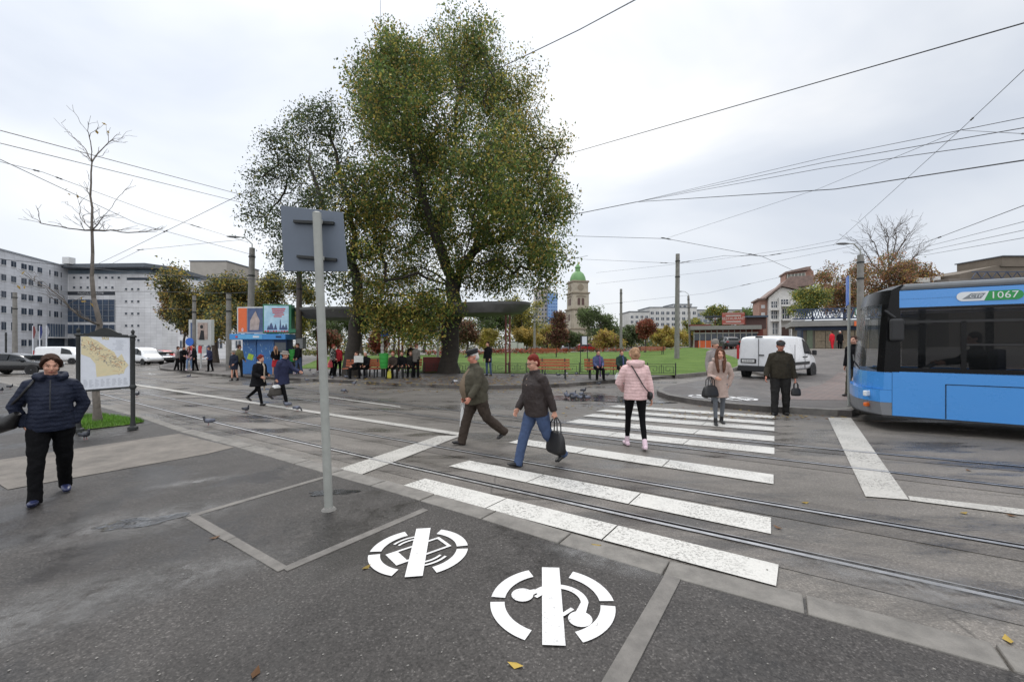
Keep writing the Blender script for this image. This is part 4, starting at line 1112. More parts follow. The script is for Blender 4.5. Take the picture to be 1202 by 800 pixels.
faraway(866, 54, 1.72, 30, 'person in dark brown coat walking far off beyond the lawn', .62, coat=TAUPE_T, hem=.75, trousers=PINK_TOP, shoes=LEATHER, hair=HAIR_BLOND, group=FW)
faraway(877, 53, 1.74, 0, 'person in blue jacket and jeans standing by the orange panel', .72, coat=NAVY, hem=.8, trousers=JEANS, shoes=LEATHER, hair=HAIR_DK, group=FW)
faraway(977, 37.3, 1.75, 190, 'worker in bright red overalls by the slatted wooden shutters', 1.0, coat=fab('bright_red_overalls', (206, 42, 54), .95), hem=.8, trousers=fab('bright_red_overall_legs', (206, 42, 54), .95), shoes=LEATHER, hair=HAIR_DK)
faraway(985.8, 37.3, 1.76, -20, 'man in dark coat beside the worker in red overalls', 1.0, coat=BLACK, hem=.7, trousers=BLACK_T, shoes=LEATHER, hair=HAIR_WH)

# ---- things they carry
def bagbox(name, label, cat, pos, dims, rz, m, handle=0.0, tilt=0.0, hm=None, taper=0.8):
    root = thing(name, pos, rz, label, cat)
    w, d, h = dims; mb = MB(); prof = []
    for t in (0, .25, .6, 1):
        k = 1 - (1 - taper) * t; sw = 1 + .06 * math.sin(t * 3.1)
        prof.append((w * (taper + (1 - taper) * (1 - t) if taper < 1 else 1 + (taper - 1) * t) / 2 * sw, d / 2 * (1.0 - .55 * t) * sw, -h + h * t))
    vs = []; n = 20
    for a_, b_, z in prof:
        for k in range(n):
            an = 2 * math.pi * k / n; c_, s_ = math.cos(an), math.sin(an)
            vs.append((a_ * math.copysign(abs(c_) ** .45, c_), b_ * math.copysign(abs(s_) ** .45, s_), z - handle))
    fs = [tuple(range(n))[::-1], tuple(len(vs) - n + k for k in range(n))]
    for i in range(len(prof) - 1):
        for k in range(n): fs.append((i * n + k, i * n + (k + 1) % n, (i + 1) * n + (k + 1) % n, (i + 1) * n + k))
    mb.add(vs, fs); b = mb.build('bag_body', m, root, sm=True)
    dsp = b.modifiers.new('soft', 'SUBSURF'); dsp.levels = dsp.render_levels = 1
    if handle:
        for y in (-d * .2, d * .2):
            mb = MB(); mb.tube([(-w * .22, y, -handle - .04), (-w * .2, y, -handle * .4), (-w * .06, y * .3, .0), (w * .06, y * .3, .0), (w * .2, y, -handle * .4), (w * .22, y, -handle - .04)], .009, 7)
            mb.build('handle', hm or m, root, sm=True)
    return root
bagbox('tote_bag', 'large black leather tote bag held by the woman in the brown jacket', 'bag', w3['hands'][1], (.38, .15, .33), R(-62), LEATHER, .18, taper=.86)
bagbox('handbag', 'black handbag on the arm of the young woman in the mauve parka', 'bag', c5['elbow'][0].lerp(c5['hands'][0], .55) + Vector((-.10, -.02, .02)), (.40, .16, .27), R(20), LEATHER, .16, taper=.72)
bagbox('pouch', 'small black wrist pouch hanging from the hand of the man in dark olive', 'bag', m7['hands'][1], (.20, .09, .20), R(-10), LEATHER, .12, taper=.9)
bagbox('travel_bag', 'bulging dark grey bag carried by the woman in the navy coat', 'bag', d2['hands'][0] + Vector((0, 0, .02)), (.48, .24, .30), R(80), fab('dark_grey_bag_cloth', (84, 80, 76), .8), .12, taper=.8)
bagbox('plastic_bag', 'white plastic bag carried by the old man in the peaked cap', 'bag', m2_['hands'][0], (.22, .07, .44), R(-62), mat('white_plastic', S(226, 226, 224, .78), .45, var=.1, bump=.4, bscale=25), .08, taper=.6)
bagbox('plastic_bag', 'white plastic sack on top of the dark grey bag', 'bag', d2['hands'][0] + Vector((.02, -.02, -.06)), (.30, .16, .12), R(80), MATS['white_plastic'], 0, taper=.7)
bagbox('shopping_bag', 'red and white carrier bag held by the one in the checked jacket', 'bag', pl['hands'][0] + Vector((-.25, -.2, 0)), (.30, .10, .34), R(60), mat('red_plastic', S(220, 96, 100, .8), .5, var=.3, scale=10), .08)
bagbox('plastic_bag', 'yellow plastic bag by the legs of the bench sitters', 'bag', P(458, 433, 20.1), (.30, .14, .40), 0, mat('yellow_plastic', S(206, 196, 66, .8), .5, var=.1), .06)
bagbox('plastic_bag', 'white bag at the feet of the person in the dark green coat', 'bag', P(726, 437.4, 17.6), (.34, .16, .26), 0, MATS['white_plastic'], .05)
# shoulder bag of the woman in navy
sb = thing('shoulder_bag', (0, 0, 0), 0, 'round black shoulder bag hanging at the side of the woman in navy', 'bag')
q = w1['T'](.04, -.06, -.36); mb = MB(); mb.tube([q + Vector(p_) for p_ in ((-.17, 0, .09), (-.13, 0, -.01), (-.03, 0, -.05), (.07, 0, -.03), (.15, 0, .07))], [.03, .075, .10, .085, .03], 14, ry=[.03, .06, .075, .065, .03]); mb.build('bag_body', LEATHER, sb, sm=True)
mb = MB(); pts = [q + Vector((.04, .0, .12)), w1['T'](.30, .10, -.235), w1['T'](.42, .125, -.165), w1['T'](.485, .04, -.125), w1['T'](.45, -.12, -.15), q + Vector((.1, .10, .12))]
mb.tube(pts, .013, 6); mb.build('strap', LEATHER, sb, sm=True)
# crossbody strap and small bag of the pink jacket
cb = thing('crossbody_bag', (0, 0, 0), 0, 'small black crossbody bag with thin strap over the pink jacket', 'bag')
q = p4['T'](-.03, .02, -.235); mb = MB(); mb.ell(q, (.05, .10, .085), 16, 10); mb.build('bag_body', LEATHER, cb, sm=True)
mb = MB(); mb.tube([p4['T'](.50, .02, .105), p4['T'](.47, -.11, .09), p4['T'](.40, -.148, .05), p4['T'](.24, -.155, -.04), p4['T'](.12, -.150, -.11), p4['T'](.03, -.12, -.19)], .010, 6)
mb.build('strap', LEATHER, cb, sm=True)
nb = MB(); c = P(420.5, 421.5, 19.8)
nb.prism([(-.22, -.16), (0, -.14), (.22, -.16), (.22, .16), (0, .18), (-.22, .16)], 0, .012, 0, lambda u, v, w: c + Vector((u, w + abs(u) * .2, v)))
tag(nb.build('newspaper', mat('newsprint', S(220, 220, 216, .75), .8, var=.15, scale=14)), 'open white newspaper held by the person sitting near the left tree', 'newspaper')

# ================================================================== PIGEONS
PG = mat('pigeon_grey', S(104, 108, 122, .8), .6, var=.3, scale=22); PD = mat('pigeon_dark', S(48, 50, 58), .5, var=.2); PW = mat('pigeon_white', S(200, 200, 202, .75), .6, var=.2, scale=20)
PF = mat('pigeon_foot', S(170, 84, 84, .7), .6)
def pigeon_proto(pose, m):
    root = thing('pigeon', (0, 0, -50))
    mb = MB(); z = .12
    mb.tube([(0, .17, z - .035), (0, .10, z - .012), (0, .03, z + .01), (0, -.05, z + .012), (0, -.10, z + .0)], [.03, .045, .066, .062, .03], 12, ry=[.008, .03, .058, .060, .03], up=(1, 0, 0))
    if pose == 'peck': mb.tube([(0, -.07, z + .01), (0, -.12, z - .01), (0, -.15, z - .06)], [.042, .028, .022], 10); hd = Vector((0, -.158, z - .075)); bk = Vector((0, -.03, -.03))
    else: mb.tube([(0, -.06, z + .015), (0, -.095, z + .055), (0, -.10, z + .10)], [.046, .032, .024], 10); hd = Vector((0, -.105, z + .115)); bk = Vector((0, -.045, -.008))
    mb.ell(hd, (.023, .028, .024), 12, 8); mb.tube([hd, hd + bk * .8, hd + bk], [.010, .007, .002], 6)
    for sd in (-1, 1):
        mb.tube([(sd * .025, .0, z - .03), (sd * .025, -.005, .055), (sd * .025, -.005, .008)], [.018, .008, .006], 6)
        for a in (-.5, 0, .5): mb.tube([(sd * .025, -.005, .008), (sd * .025 + .03 * math.sin(a), -.005 - .032 * math.cos(a), .005)], [.005, .003], 5)
    hz = z
    def region(c):
        out = np.zeros(len(c)); out[(c[:, 1] < -.075) & (c[:, 2] > .05)] = 1; out[(c[:, 1] > .11)] = 1; out[c[:, 2] < .062] = 2
        if pose == 'peck': out[(c[:, 1] < -.075)] = 1
        return out
    fuse(mb, 'body', [m, PD, PF], .007, root, 2, 0, region)
    for sd in (-1, 1):
        wb = MB(); wb.ell((sd * .056, .045, z + .012), (.014, .105, .040), 12, 7, 0, Matrix.Rotation(R(10), 3, 'X'))
        wb.build('wing', [m], root, sm=True)
    return root
PR = [pigeon_proto('stand', PG), pigeon_proto('peck', PG), pigeon_proto('stand', PD), pigeon_proto('peck', PW)]
used = set()
def pigeon(px, py, off, k, face, label, group):
    g = G(px, py, off)
    if k not in used:
        o = PR[k]; used.add(k); o.location = g; o.rotation_euler = (0, 0, R(face))
    else: o = dup(PR[k], g, R(face))
    o.scale = (.8, .8, .8)
    return tag(o, label, 'pigeon', group)
pigeon(100, 516, .03, 2, 80, 'dark pigeon on the pavement right of the woman in navy', 'pigeons near the map board')
pigeon(245, 499, .02, 0, -60, 'grey pigeon standing on the nearest tram rail at the left', 'pigeons on the road')
pigeon(289, 484, .0, 2, 70, 'dark pigeon between the two rails near the hurrying women', 'pigeons on the road')
pigeon(337, 478, .0, 0, -70, 'grey pigeon just behind the feet of the woman in the navy coat', 'pigeons on the road')
pigeon(349, 482.5, .0, 1, 80, 'pecking pigeon left of the sign pole on the white line', 'pigeons on the road')
pigeon(161, 465.5, .0, 2, 75, 'dark pigeon on the road just right of the map board', 'pigeons on the road')
pigeon(222, 443, .0, 0, 90, 'small pigeon on the road below the waiting group', 'pigeons on the road')
pigeon(360, 448, .0, 0, -70, 'pigeon on the road edge left of the sign pole', 'pigeons on the road')
pigeon(404, 461, .0, 1, 80, 'pigeon on the road right of the sign pole, pecking', 'pigeons on the road')
pigeon(416, 452, .0, 0, 80, 'pigeon at the kerb right of the sign pole, upright', 'pigeons on the road')
ISG = 'pigeons on the island pavement'
lab = ['pigeon on the island pavement', 'pale pigeon on the island pavement', 'dark pigeon on the island pavement']
for i, (x, y, k) in enumerate([(364, 436, 0), (368, 440.5, 3), (374, 437.5, 3), (406, 444, 0), (534, 450, 3), (602, 443, 0), (655, 442, 0), (664, 440.5, 3), (677, 440.5, 0), (640, 441, 2), (288, 438, 3), (296, 439, 0),
                                (430, 444, 2), (618, 441, 0), (713, 441.5, 2), (390, 445, 1), (565, 445, 1)]):
    pigeon(x, y, .148, k, random.uniform(0, 360), [lab[0], lab[0], lab[2], lab[1]][k], ISG)
for i in range(9):
    pigeon(664 + i * 3.3 + random.uniform(-1.5, 1.5), 465.5 + (i % 3) * 2.2, .012, [0, 1, 2, 0, 1][i % 5], random.uniform(0, 360), 'one of the pigeons bathing in the puddle by the crosswalk', 'pigeons bathing in the puddle')
pigeon(685, 461, .0, 2, 60, 'dark pigeon walking behind the bathing pigeons', 'pigeons on the road')
pigeon(703, 452.5, .0, 2, 80, 'dark pigeon at the island kerb above the bathing pigeons', 'pigeons on the road')
pigeon(2, 460, .02, 2, 60, 'dark pigeon at the far left edge of the pavement', 'pigeons near the map board')
pigeon(12, 456, .02, 2, 100, 'dark pigeon behind the woman in navy at the left', 'pigeons near the map board')
# ================================================================== VEHICLES
TYRE = mat('tyre_rubber', S(30, 30, 31), .8, var=.2); RIM = mat('wheel_metal', S(150, 152, 156, .8), .35, .7, var=.15); TRIM = mat('black_plastic', S(36, 36, 38), .6, var=.15)
CHROME = mat('bright_metal', S(200, 202, 206, .8), .25, .9); HEADL = glass('lamp_lens', (.75, .78, .8), .9, .1); TAIL = mat('red_lens', S(170, 28, 30), .25, var=.15); AMBER = mat('amber_lens', S(214, 104, 40), .3, var=.1)
WGLASS = glass('car_glass', (.02, .024, .028), .88, .05); PLATE = mat('plate_white', S(226, 226, 224, .8), .5, var=.05); INK = mat('ink', S(30, 30, 34), .6, var=.05)
INTER = mat('dark_interior', S(38, 38, 40), .8, var=.2)

def wheel(parent, x, y, r, w):
    mb = MB(); Mx = Matrix.Rotation(R(90), 3, 'X')
    mb.lathe([(r * .62, -w / 2), (r * .9, -w / 2), (r, -w * .36), (r, w * .36), (r * .9, w / 2), (r * .62, w / 2)], (x, y, r), 28, 0, Mx)
    o = mb.build('wheel', TYRE, parent, sm=True)
    sd = -1 if y < 0 else 1; mr = MB(); mr.lathe([(r * .64, w * .30), (r * .60, w * .47), (r * .45, w * .36), (r * .2, w * .40), (r * .12, w * .5), (.002, w * .5)], (x, y, r), 20, 0, Matrix.Rotation(R(-90 * sd), 3, 'X'))
    for k in range(5):
        a = 2 * math.pi * k / 5; mr.beam((x + .13 * r * math.cos(a), y + sd * w * .44, r + .13 * r * math.sin(a)), (x + .6 * r * math.cos(a), y + sd * w * .44, r + .6 * r * math.sin(a)), .05, .02, 0, (0, 1, 0))
    mr.build('rim', RIM, o, sm=True)
    return o

def car(name, loc, rz, label, paint, st, group=None, wb=(0.8, -0.8), wr=.32, wins=(), rear=(), front=(), plate=None, cat='car', W=.86):
    """st: stations along +x (front) of (x, z_bottom, z_belt, half width at belt, z_roof, half width at roof)"""
    root = thing(name, loc, rz, label, cat, group)
    rings = []
    for x, zb, zt, w, zr, wr_ in st:
        h = [(w * .90, zb), (w * .985, zb + (zt - zb) * .25), (w, zb + (zt - zb) * .6), (w * .97, zt), (wr_ * 1.03, zt + (zr - zt) * .55 if zr > zt + .03 else zt + .005), (wr_, max(zr - .05, zt + .008)), (wr_ * .82, max(zr, zt + .012)), (0.0, max(zr + .012, zt + .02))]
        ring = [(x, -y, z) for y, z in h] + [(x, y, z) for y, z in h[-2::-1]]
        rings.append(ring)
    n = len(rings[0]); mb = MB(); vs = [p for r in rings for p in r]; fs = []
    for i in range(len(rings) - 1):
        for k in range(n - 1): fs.append((i * n + k, i * n + k + 1, (i + 1) * n + k + 1, (i + 1) * n + k))
        fs.append((i * n + n - 1, i * n, (i + 1) * n, (i + 1) * n + n - 1))
    fs.append(tuple(range(n))); fs.append(tuple((len(rings) - 1) * n + k for k in range(n))[::-1])
    mb.add(vs, fs); b = mb.build('body', paint, root, sm=True)
    ss = b.modifiers.new('sub', 'SUBSURF'); ss.levels = ss.render_levels = 2
    xs = [s_[0] for s_ in st]
    def at(x, k, sd):      # a point on side row k at x
        for i in range(len(xs) - 1):
            a, c = xs[i], xs[i + 1]
            if min(a, c) <= x <= max(a, c):
                t = (x - a) / (c - a); p = Vector(rings[i][k]).lerp(Vector(rings[i + 1][k]), t); p.y *= 1
                return Vector((p.x, p.y * (-1 if sd > 0 else 1), p.z))
        return Vector(rings[-1][k])
    for x0, x1, sk0, sk1 in wins:
        for sd in (-1, 1):
            g = MB(); a, c = at(x0, 3, sd), at(x1, 3, sd); e, f = at(x1 + sk1, 5, sd), at(x0 + sk0, 5, sd)
            pts = [a.lerp(f, .10), c.lerp(e, .10), c.lerp(e, .90), f.lerp(a, .10)]
            o_ = Vector((0, sd * .016, .0)); g.add([p + o_ for p in pts] + [p - Vector((0, sd * .03, 0)) for p in pts], [(0, 1, 2, 3), (4, 5, 6, 7), (0, 1, 5, 4), (1, 2, 6, 5), (2, 3, 7, 6), (3, 0, 4, 7)])
            g.build('window', WGLASS, root)
    for nm, m, c, d in list(rear) + list(front):
        g = MB(); g.box(c, d); g.build(nm, m, root, bevel=min(d) * .25)
    for x in wb:
        for sd in (-1, 1):
            arch = MB(); Mx = Matrix.Rotation(R(90), 3, 'X'); arch.lathe([(wr * 1.16, -.02), (wr * 1.16, .02)], (x, sd * (W - .012), wr), 26, 0, Mx); arch.build('wheel_arch', TRIM, root)
            wheel(root, x, sd * (W - .095), wr, .21)
    if plate:
        pl_ = MB(); x = plate[0]; pl_.box((x, plate[2], plate[1]), (.02, .52, .115)); pn = pl_.build('licence_plate', PLATE, root)
        t = MB(); sg = -1 if x < 0 else 1
        put_text(t, plate[3], .085, lambda u, v, w: Vector((x + sg * (.012 + w), plate[2] + sg * u, plate[1] + v)))
        t.build('plate_lettering', INK, pn)
    return root

WHITE_P = mat('white_van_paint', S(232, 233, 235, .95), .28, var=.05, scale=2, coat=.4); DARK_P = mat('black_car_paint', S(26, 27, 30), .2, var=.1, coat=.6)
RED_P = mat('red_car_paint', S(170, 40, 36), .25, var=.08, coat=.5); GREY_P = mat('grey_car_paint', S(86, 90, 96), .25, .3, var=.08, coat=.5); SILV_P = mat('silver_car_paint', S(176, 180, 186), .25, .3, var=.08, coat=.5)

VAN = [(-2.30, .42, 1.02, .90, 1.82, .74), (-2.26, .36, 1.06, .945, 1.92, .80), (-1.5, .33, 1.08, .95, 1.95, .82), (0.2, .33, 1.08, .95, 1.95, .82), (.75, .33, 1.08, .945, 1.90, .80), (1.15, .33, 1.06, .93, 1.62, .76), (1.62, .33, 1.02, .91, 1.16, .78), (2.1, .34, .90, .86, .95, .70), (2.32, .42, .72, .72, .74, .55)]
def van(loc, rz, label, plate_txt):
    r = car('white_van', loc, rz, label, WHITE_P, VAN, wb=(1.42, -1.42), wr=.33, wins=((.34, 1.46, .0, -.40),), cat='van', W=.95,
            rear=[('tail_light', TAIL, (-2.28, .88, 1.22), (.06, .10, .62)), ('tail_light', TAIL, (-2.28, -.88, 1.22), (.06, .10, .62)), ('bumper', TRIM, (-2.30, 0, .50), (.16, 1.74, .26)),
                  ('door_gap', TRIM, (-2.315, .0, 1.22), (.03, .014, 1.2)), ('plate_holder', TRIM, (-2.33, .42, .84), (.03, .64, .19)), ('lamp_strip', TRIM, (-2.27, 0, 1.90), (.05, .3, .05)), ('door_handle', TRIM, (-2.33, -.12, 1.10), (.04, .20, .05)), ('rubbing_strip', TRIM, (-.25, -.957, .72), (2.2, .03, .13)), ('rubbing_strip', TRIM, (-.25, .957, .72), (2.2, .03, .13)),
                  ('door_gap', TRIM, (-.95, -.945, 1.0), (.014, .02, 1.1)), ('door_gap', TRIM, (.30, -.945, 1.0), (.014, .02, 1.1)), ('door_handle', TRIM, (.48, -.958, 1.0), (.18, .04, .05)), ('door_handle', TRIM, (.16, -.958, 1.0), (.18, .04, .05))],
            front=[('headlight', HEADL, (2.02, .70, .80), (.34, .16, .16)), ('headlight', HEADL, (2.02, -.70, .80), (.34, .16, .16)), ('mirror', TRIM, (1.30, -1.02, 1.18), (.14, .17, .24)), ('mirror', TRIM, (1.30, 1.02, 1.18), (.14, .17, .24)), ('bumper', TRIM, (2.2, 0, .46), (.26, 1.5, .24))],
            plate=(-2.35, .84, .42, plate_txt) if plate_txt else None)
    return r
van(Vector((12.62, 19.7, terr(12.62, 19.7) + .06)), R(38), 'white panel van seen from behind, standing behind the man in the black cap', 'IS 05 ETW')
def ground_at(px, Y, dz=0.0):
    x = (px - 601) * Y / F; return Vector((x, Y, terr(x, Y) + dz))
EST = [(-2.25, .40, .70, .74, .74, .60), (-2.18, .30, .86, .82, 1.06, .66), (-1.75, .26, .92, .86, 1.40, .64), (-.9, .25, .93, .87, 1.47, .66), (.2, .25, .92, .87, 1.45, .65), (.75, .25, .92, .87, 1.18, .64), (1.2, .26, .90, .86, .93, .66), (1.9, .28, .80, .83, .84, .62), (2.25, .40, .62, .68, .64, .5)]
def estate(name, loc, rz, label, paint, plate=None, group=None):
    return car(name, loc, rz, label, paint, EST, group, wb=(1.35, -1.35), wr=.32, wins=((-1.75, -.95, .12, 0), (-.88, .0, 0, 0), (.07, 1.05, 0, -.52)), W=.87,
               rear=[('tail_light', TAIL, (-2.17, .66, .84), (.14, .26, .14)), ('tail_light', TAIL, (-2.17, -.66, .84), (.14, .26, .14)), ('rear_window', WGLASS, (-2.02, 0, 1.12), (.30, 1.06, .30)), ('bumper', TRIM, (-2.22, 0, .40), (.10, 1.3, .12))],
               front=[('headlight', HEADL, (2.02, .62, .68), (.24, .26, .13)), ('headlight', HEADL, (2.02, -.62, .68), (.24, .26, .13)), ('grille', TRIM, (2.2, 0, .60), (.10, .66, .14)), ('windscreen', WGLASS, (.86, 0, 1.16), (.42, 1.02, .26)), ('mirror', TRIM, (.72, -.95, .98), (.12, .16, .12)), ('mirror', TRIM, (.72, .95, .98), (.12, .16, .12))], plate=plate)
estate('estate_car', ground_at(22, 28.5), R(12), 'black estate car driving away at the far left edge of the road', DARK_P)
car('white_van', ground_at(76, 47), R(8), 'white panel van with round nose half hidden behind the map board', WHITE_P, VAN, wb=(1.42, -1.42), wr=.33, wins=((.34, 1.46, 0, -.4),), cat='van', W=.95,
    front=[('headlight', HEADL, (2.02, -.70, .80), (.34, .16, .16)), ('headlight', HEADL, (2.02, .70, .80), (.34, .16, .16))], rear=[('tail_light', TAIL, (-2.28, -.88, 1.22), (.06, .10, .62))])
SMALLV = [(-2.0, .42, .95, .80, 1.62, .66), (-1.95, .34, .98, .84, 1.74, .70), (-1.0, .30, .98, .85, 1.80, .72), (.2, .30, .98, .85, 1.78, .72), (.7, .30, .96, .85, 1.45, .70), (1.1, .30, .92, .84, 1.0, .70), (1.7, .32, .80, .80, .86, .62), (1.95, .42, .62, .66, .64, .5)]
car('small_van', ground_at(171, 43), R(-24), 'small white van with two rear windows parked beyond the road right of the map board', WHITE_P, SMALLV, wb=(1.2, -1.2), wr=.31, wins=((-1.8, -.8, .05, 0), (-.7, .15, 0, 0), (.2, .95, 0, -.42)), cat='van', W=.85,
    rear=[('rear_window', WGLASS, (-1.97, .36, 1.36), (.10, .52, .38)), ('rear_window', WGLASS, (-1.97, -.36, 1.36), (.10, .52, .38)), ('tail_light', TAIL, (-1.97, .76, 1.0), (.08, .10, .34)), ('tail_light', TAIL, (-1.97, -.76, 1.0), (.08, .10, .34)), ('bumper', TRIM, (-2.0, 0, .46), (.10, 1.4, .18))], front=[('headlight', HEADL, (1.7, .6, .72), (.3, .2, .14)), ('headlight', HEADL, (1.7, -.6, .72), (.3, .2, .14))])
estate('hatchback', ground_at(182, 47), R(-14), 'dark grey car just in front of the small white van', GREY_P)
estate('hatchback', ground_at(193, 48.5), R(-30), 'red car parked beyond the road in front of the grey office block', RED_P)
estate('parked_car', ground_at(854, 50, .05), R(80), 'dark car seen from behind beside the orange cafe wall', DARK_P)
estate('parked_car', P(327, 421, 44), R(5), 'silver car parked behind the concrete pole left of the kiosk', SILV_P)
FC = 'cars parked beyond the flower beds'
estate('parked_car', P(690, 410.5, 78) + Vector((0, 0, -.3)), R(10), 'red car far beyond the lawn below the church tower', RED_P, group=FC)
estate('parked_car', P(672, 410.5, 80) + Vector((0, 0, -.3)), R(4), 'silver car far beyond the lawn left of the red one', SILV_P, group=FC)

# ---- bus: local frame +x forward (towards the photo's left), +y to the right-hand side of the bus, z up
BLUE = mat('sky_blue_bus_paint', S(72, 152, 228, .86), .28, var=.015, scale=1.5, coat=.5)
BGLASS = glass('bus_glass', (.006, .007, .008), .55, .03, .12); BLK = mat('black_gloss_panel', S(16, 16, 18), .25, var=.1, spec=.2); ROOFG = mat('grey_roof_shell', S(124, 128, 132, .8), .5, var=.12, scale=3)
BUMPG = mat('grey_bumper', S(128, 130, 134, .8), .5, var=.1); WSCR = glass('windscreen_glass', (.05, .06, .065), .30, .03, .5)
u = Vector((-.827, .562, 0)); nL = Vector((.562, .827, 0))     # forward, and away from the camera
O = Vector((7.2, 8.05, 0)); O.z = terr(O.x, O.y)
bus = thing('city_bus', O, math.atan2(u.y, u.x), 'sky blue city bus numbered 1067 at the right edge of the photo', 'bus')
# local: x forward, y = left of travel = towards the camera?  rotate(+90) of u is (-.562,-.827): towards the camera
WB = 2.5
def Bp(f, a, z): return Vector((f, -a, z))       # f forward from the near front corner, a across away from the camera
L_ = 11.5
def bus_outline(inset=0.0, bul=0.30):
    pts = []
    for t in np.linspace(0, 1, 15):
        a = t * WB; e = abs(2 * t - 1); f = bul * (1 - e ** 3.2) 
        pts.append((f - inset, min(max(a, inset), WB - inset)))
    return pts
def shell(z0, z1, f_lo, f_hi, bul0=.36, bul1=.36, back=-L_, mi=0):
    mb = MB(); n = 15
    vs = []
    for z, f0, bl in ((z0, f_lo, bul0), (z1, f_hi, bul1)):
        for f, a in bus_outline(0, bl): vs.append(Bp(f + f0, a, z))
        vs += [Bp(back, WB, z), Bp(back, 0, z)]
    m_ = n + 2; fs = [tuple(range(m_)), tuple(range(m_, 2 * m_))]
    for k in range(m_): k2 = (k + 1) % m_; fs.append((k, k2, m_ + k2, m_ + k))
    mb.add(vs, fs); return mb
def part(mb, nm, m, parent=bus, **k): return mb.build(nm, m, parent, **k)
part(shell(.27, .30, .04, .05, .36, .36), 'underside', TRIM)
# lower body behind the front corner
mb = MB(); mb.box(Bp(-.10 - (L_ - .1) / 2, .03, .715), (L_ - .1, .06, .85)); part(mb, 'side_panel', BLUE)
mb = MB(); mb.box(Bp(-.10 - (L_ - .1) / 2, WB - .03, .715), (L_ - .1, .06, .85)); part(mb, 'side_panel', BLUE)
part(shell(.30, .54, .05, .08, .33, .33, back=-.094), 'bumper', BUMPG)
part(shell(.543, .78, .08, .08, .33, .33, back=-.094), 'front_band', BLUE)
part(shell(.785, 1.12, .03, .02, .32, .32, back=-.094), 'front_panel', BLUE)
# upper side: blue shoulder rising at the rear, black window band, glazing
def side_quad(nm, m, pts, a0=-.004, th=.03, parent=bus):
    mb = MB(); mb.prism(pts, 0, th, 0, lambda f, z, w: Bp(f, a0 + w, z)); return part(mb, nm, m, parent)
part(shell(2.50, 2.52, -.10, -.11, .30, .30), 'ceiling', INTER)
side_quad('window_surround', BLK, [(-.10, 1.14), (-2.35, 1.12), (-2.55, 1.16), (-2.72, 1.25), (-2.83, 1.29), (-L_, 1.29), (-L_, 1.40), (-2.60, 1.40), (-2.50, 1.26), (-2.35, 1.22), (-.22, 1.22), (-.22, 2.30), (-2.45, 2.30), (-2.60, 2.26), (-2.60, 1.405), (-2.80, 1.405), (-2.80, 2.30), (-L_, 2.30), (-L_, 2.35), (-.02, 2.35)], 0, .05)
side_quad('side_panel', BLUE, [(-2.36, 1.117), (-2.85, 1.117), (-2.85, 1.285), (-2.72, 1.245), (-2.55, 1.155)], -.001, .05)
side_quad('side_panel', BLUE, [(-2.853, 1.117), (-L_, 1.117), (-L_, 1.285), (-2.853, 1.285)], -.001, .05)
side_quad('window', BGLASS, [(-.23, 1.23), (-2.34, 1.23), (-2.49, 1.27), (-2.59, 1.40), (-2.59, 2.25), (-2.45, 2.29), (-.23, 2.29)], .02, .008)
side_quad('window', BGLASS, [(-2.81, 1.41), (-L_ + .1, 1.41), (-L_ + .1, 2.29), (-2.81, 2.29)], .02, .008)
for f in (-1.02,): side_quad('window_post', BLK, [(f, 1.2), (f - .07, 1.2), (f - .07, 2.08), (f, 2.08)], .004, .03)
side_quad('window_rail', TRIM, [(-.23, 2.06), (-2.6, 2.06), (-2.6, 2.10), (-.23, 2.10)], .004, .025)
side_quad('window_rail', TRIM, [(-1.09, 1.64), (-2.6, 1.64), (-2.6, 1.67), (-1.09, 1.67)], .004, .025)
mb = MB(); mb.box(Bp(-L_ / 2, WB - .02, 1.80), (L_ - .3, .04, 1.2))
far_g = glass('bus_far_glass', (.05, .06, .065), .35, .05)
mb = MB(); mb.prism([(-.2, 1.15), (-L_, 1.15), (-L_, 2.38), (-.2, 2.38)], 0, .012, 0, lambda f, z, w: Bp(f, WB - .02 + w, z)); part(mb, 'window', far_g)
for f in (-.95, -2.0, -3.4): mb = MB(); mb.box(Bp(f, WB - .06, 1.75), (.12, .07, 1.3)); part(mb, 'window_post', BLK)
# roof: blue fascia and grey shell
part(shell(2.353, 2.67, -.20, -.20, .06, .06), 'roof_fascia', BLUE)
part(shell(2.672, 2.80, -.20, -.26, .16, .12), 'roof', ROOFG, bevel=.05)
for k in range(7): mb = MB(); mb.box(Bp(-2.72 - .055 * k * 0 , -.004, 2.46 + .035 * k), (.40, .012, .018)); part(mb, 'roof_vent', BLK)
# front: black A pillar, curved windscreen, black headboard
def front_skin(z0, z1, f0, f1, t0, t1, nm, m, bul0=.32, bul1=.28, th=.03, n=14):
    mb = MB(); vs = []
    for z, ff, bl in ((z0, f0, bul0), (z1, f1, bul1)):
        for k in range(n + 1):
            t = t0 + (t1 - t0) * k / n; e = abs(2 * t - 1); f = bl * (1 - e ** 3.2)
            for d_ in (0, th): vs.append(Bp(ff + f - d_, t * WB, z))
    s_ = 2 * (n + 1); fs = []
    for k in range(n):
        i = 2 * k; fs += [(i, i + 2, s_ + i + 2, s_ + i), (i + 1, i + 3, s_ + i + 3, s_ + i + 1), (i, i + 1, i + 3, i + 2), (s_ + i, s_ + i + 1, s_ + i + 3, s_ + i + 2)]
    fs += [(0, 1, s_ + 1, s_), (s_ - 2, s_ - 1, 2 * s_ - 1, 2 * s_ - 2)]
    mb.add(vs, fs); return part(mb, nm, m, sm=True)
side_quad('front_pillar', BLK, [(.02, 1.13), (-.20, 1.13), (-.20, 2.74), (-.12, 2.72), (-.05, 2.44)], -.002, .06)
front_skin(1.125, 2.44, .02, -.05, .05, .98, 'windscreen', WSCR)
front_skin(1.125, 2.44, .022, -.048, 0.0, .05, 'front_pillar', BLK)
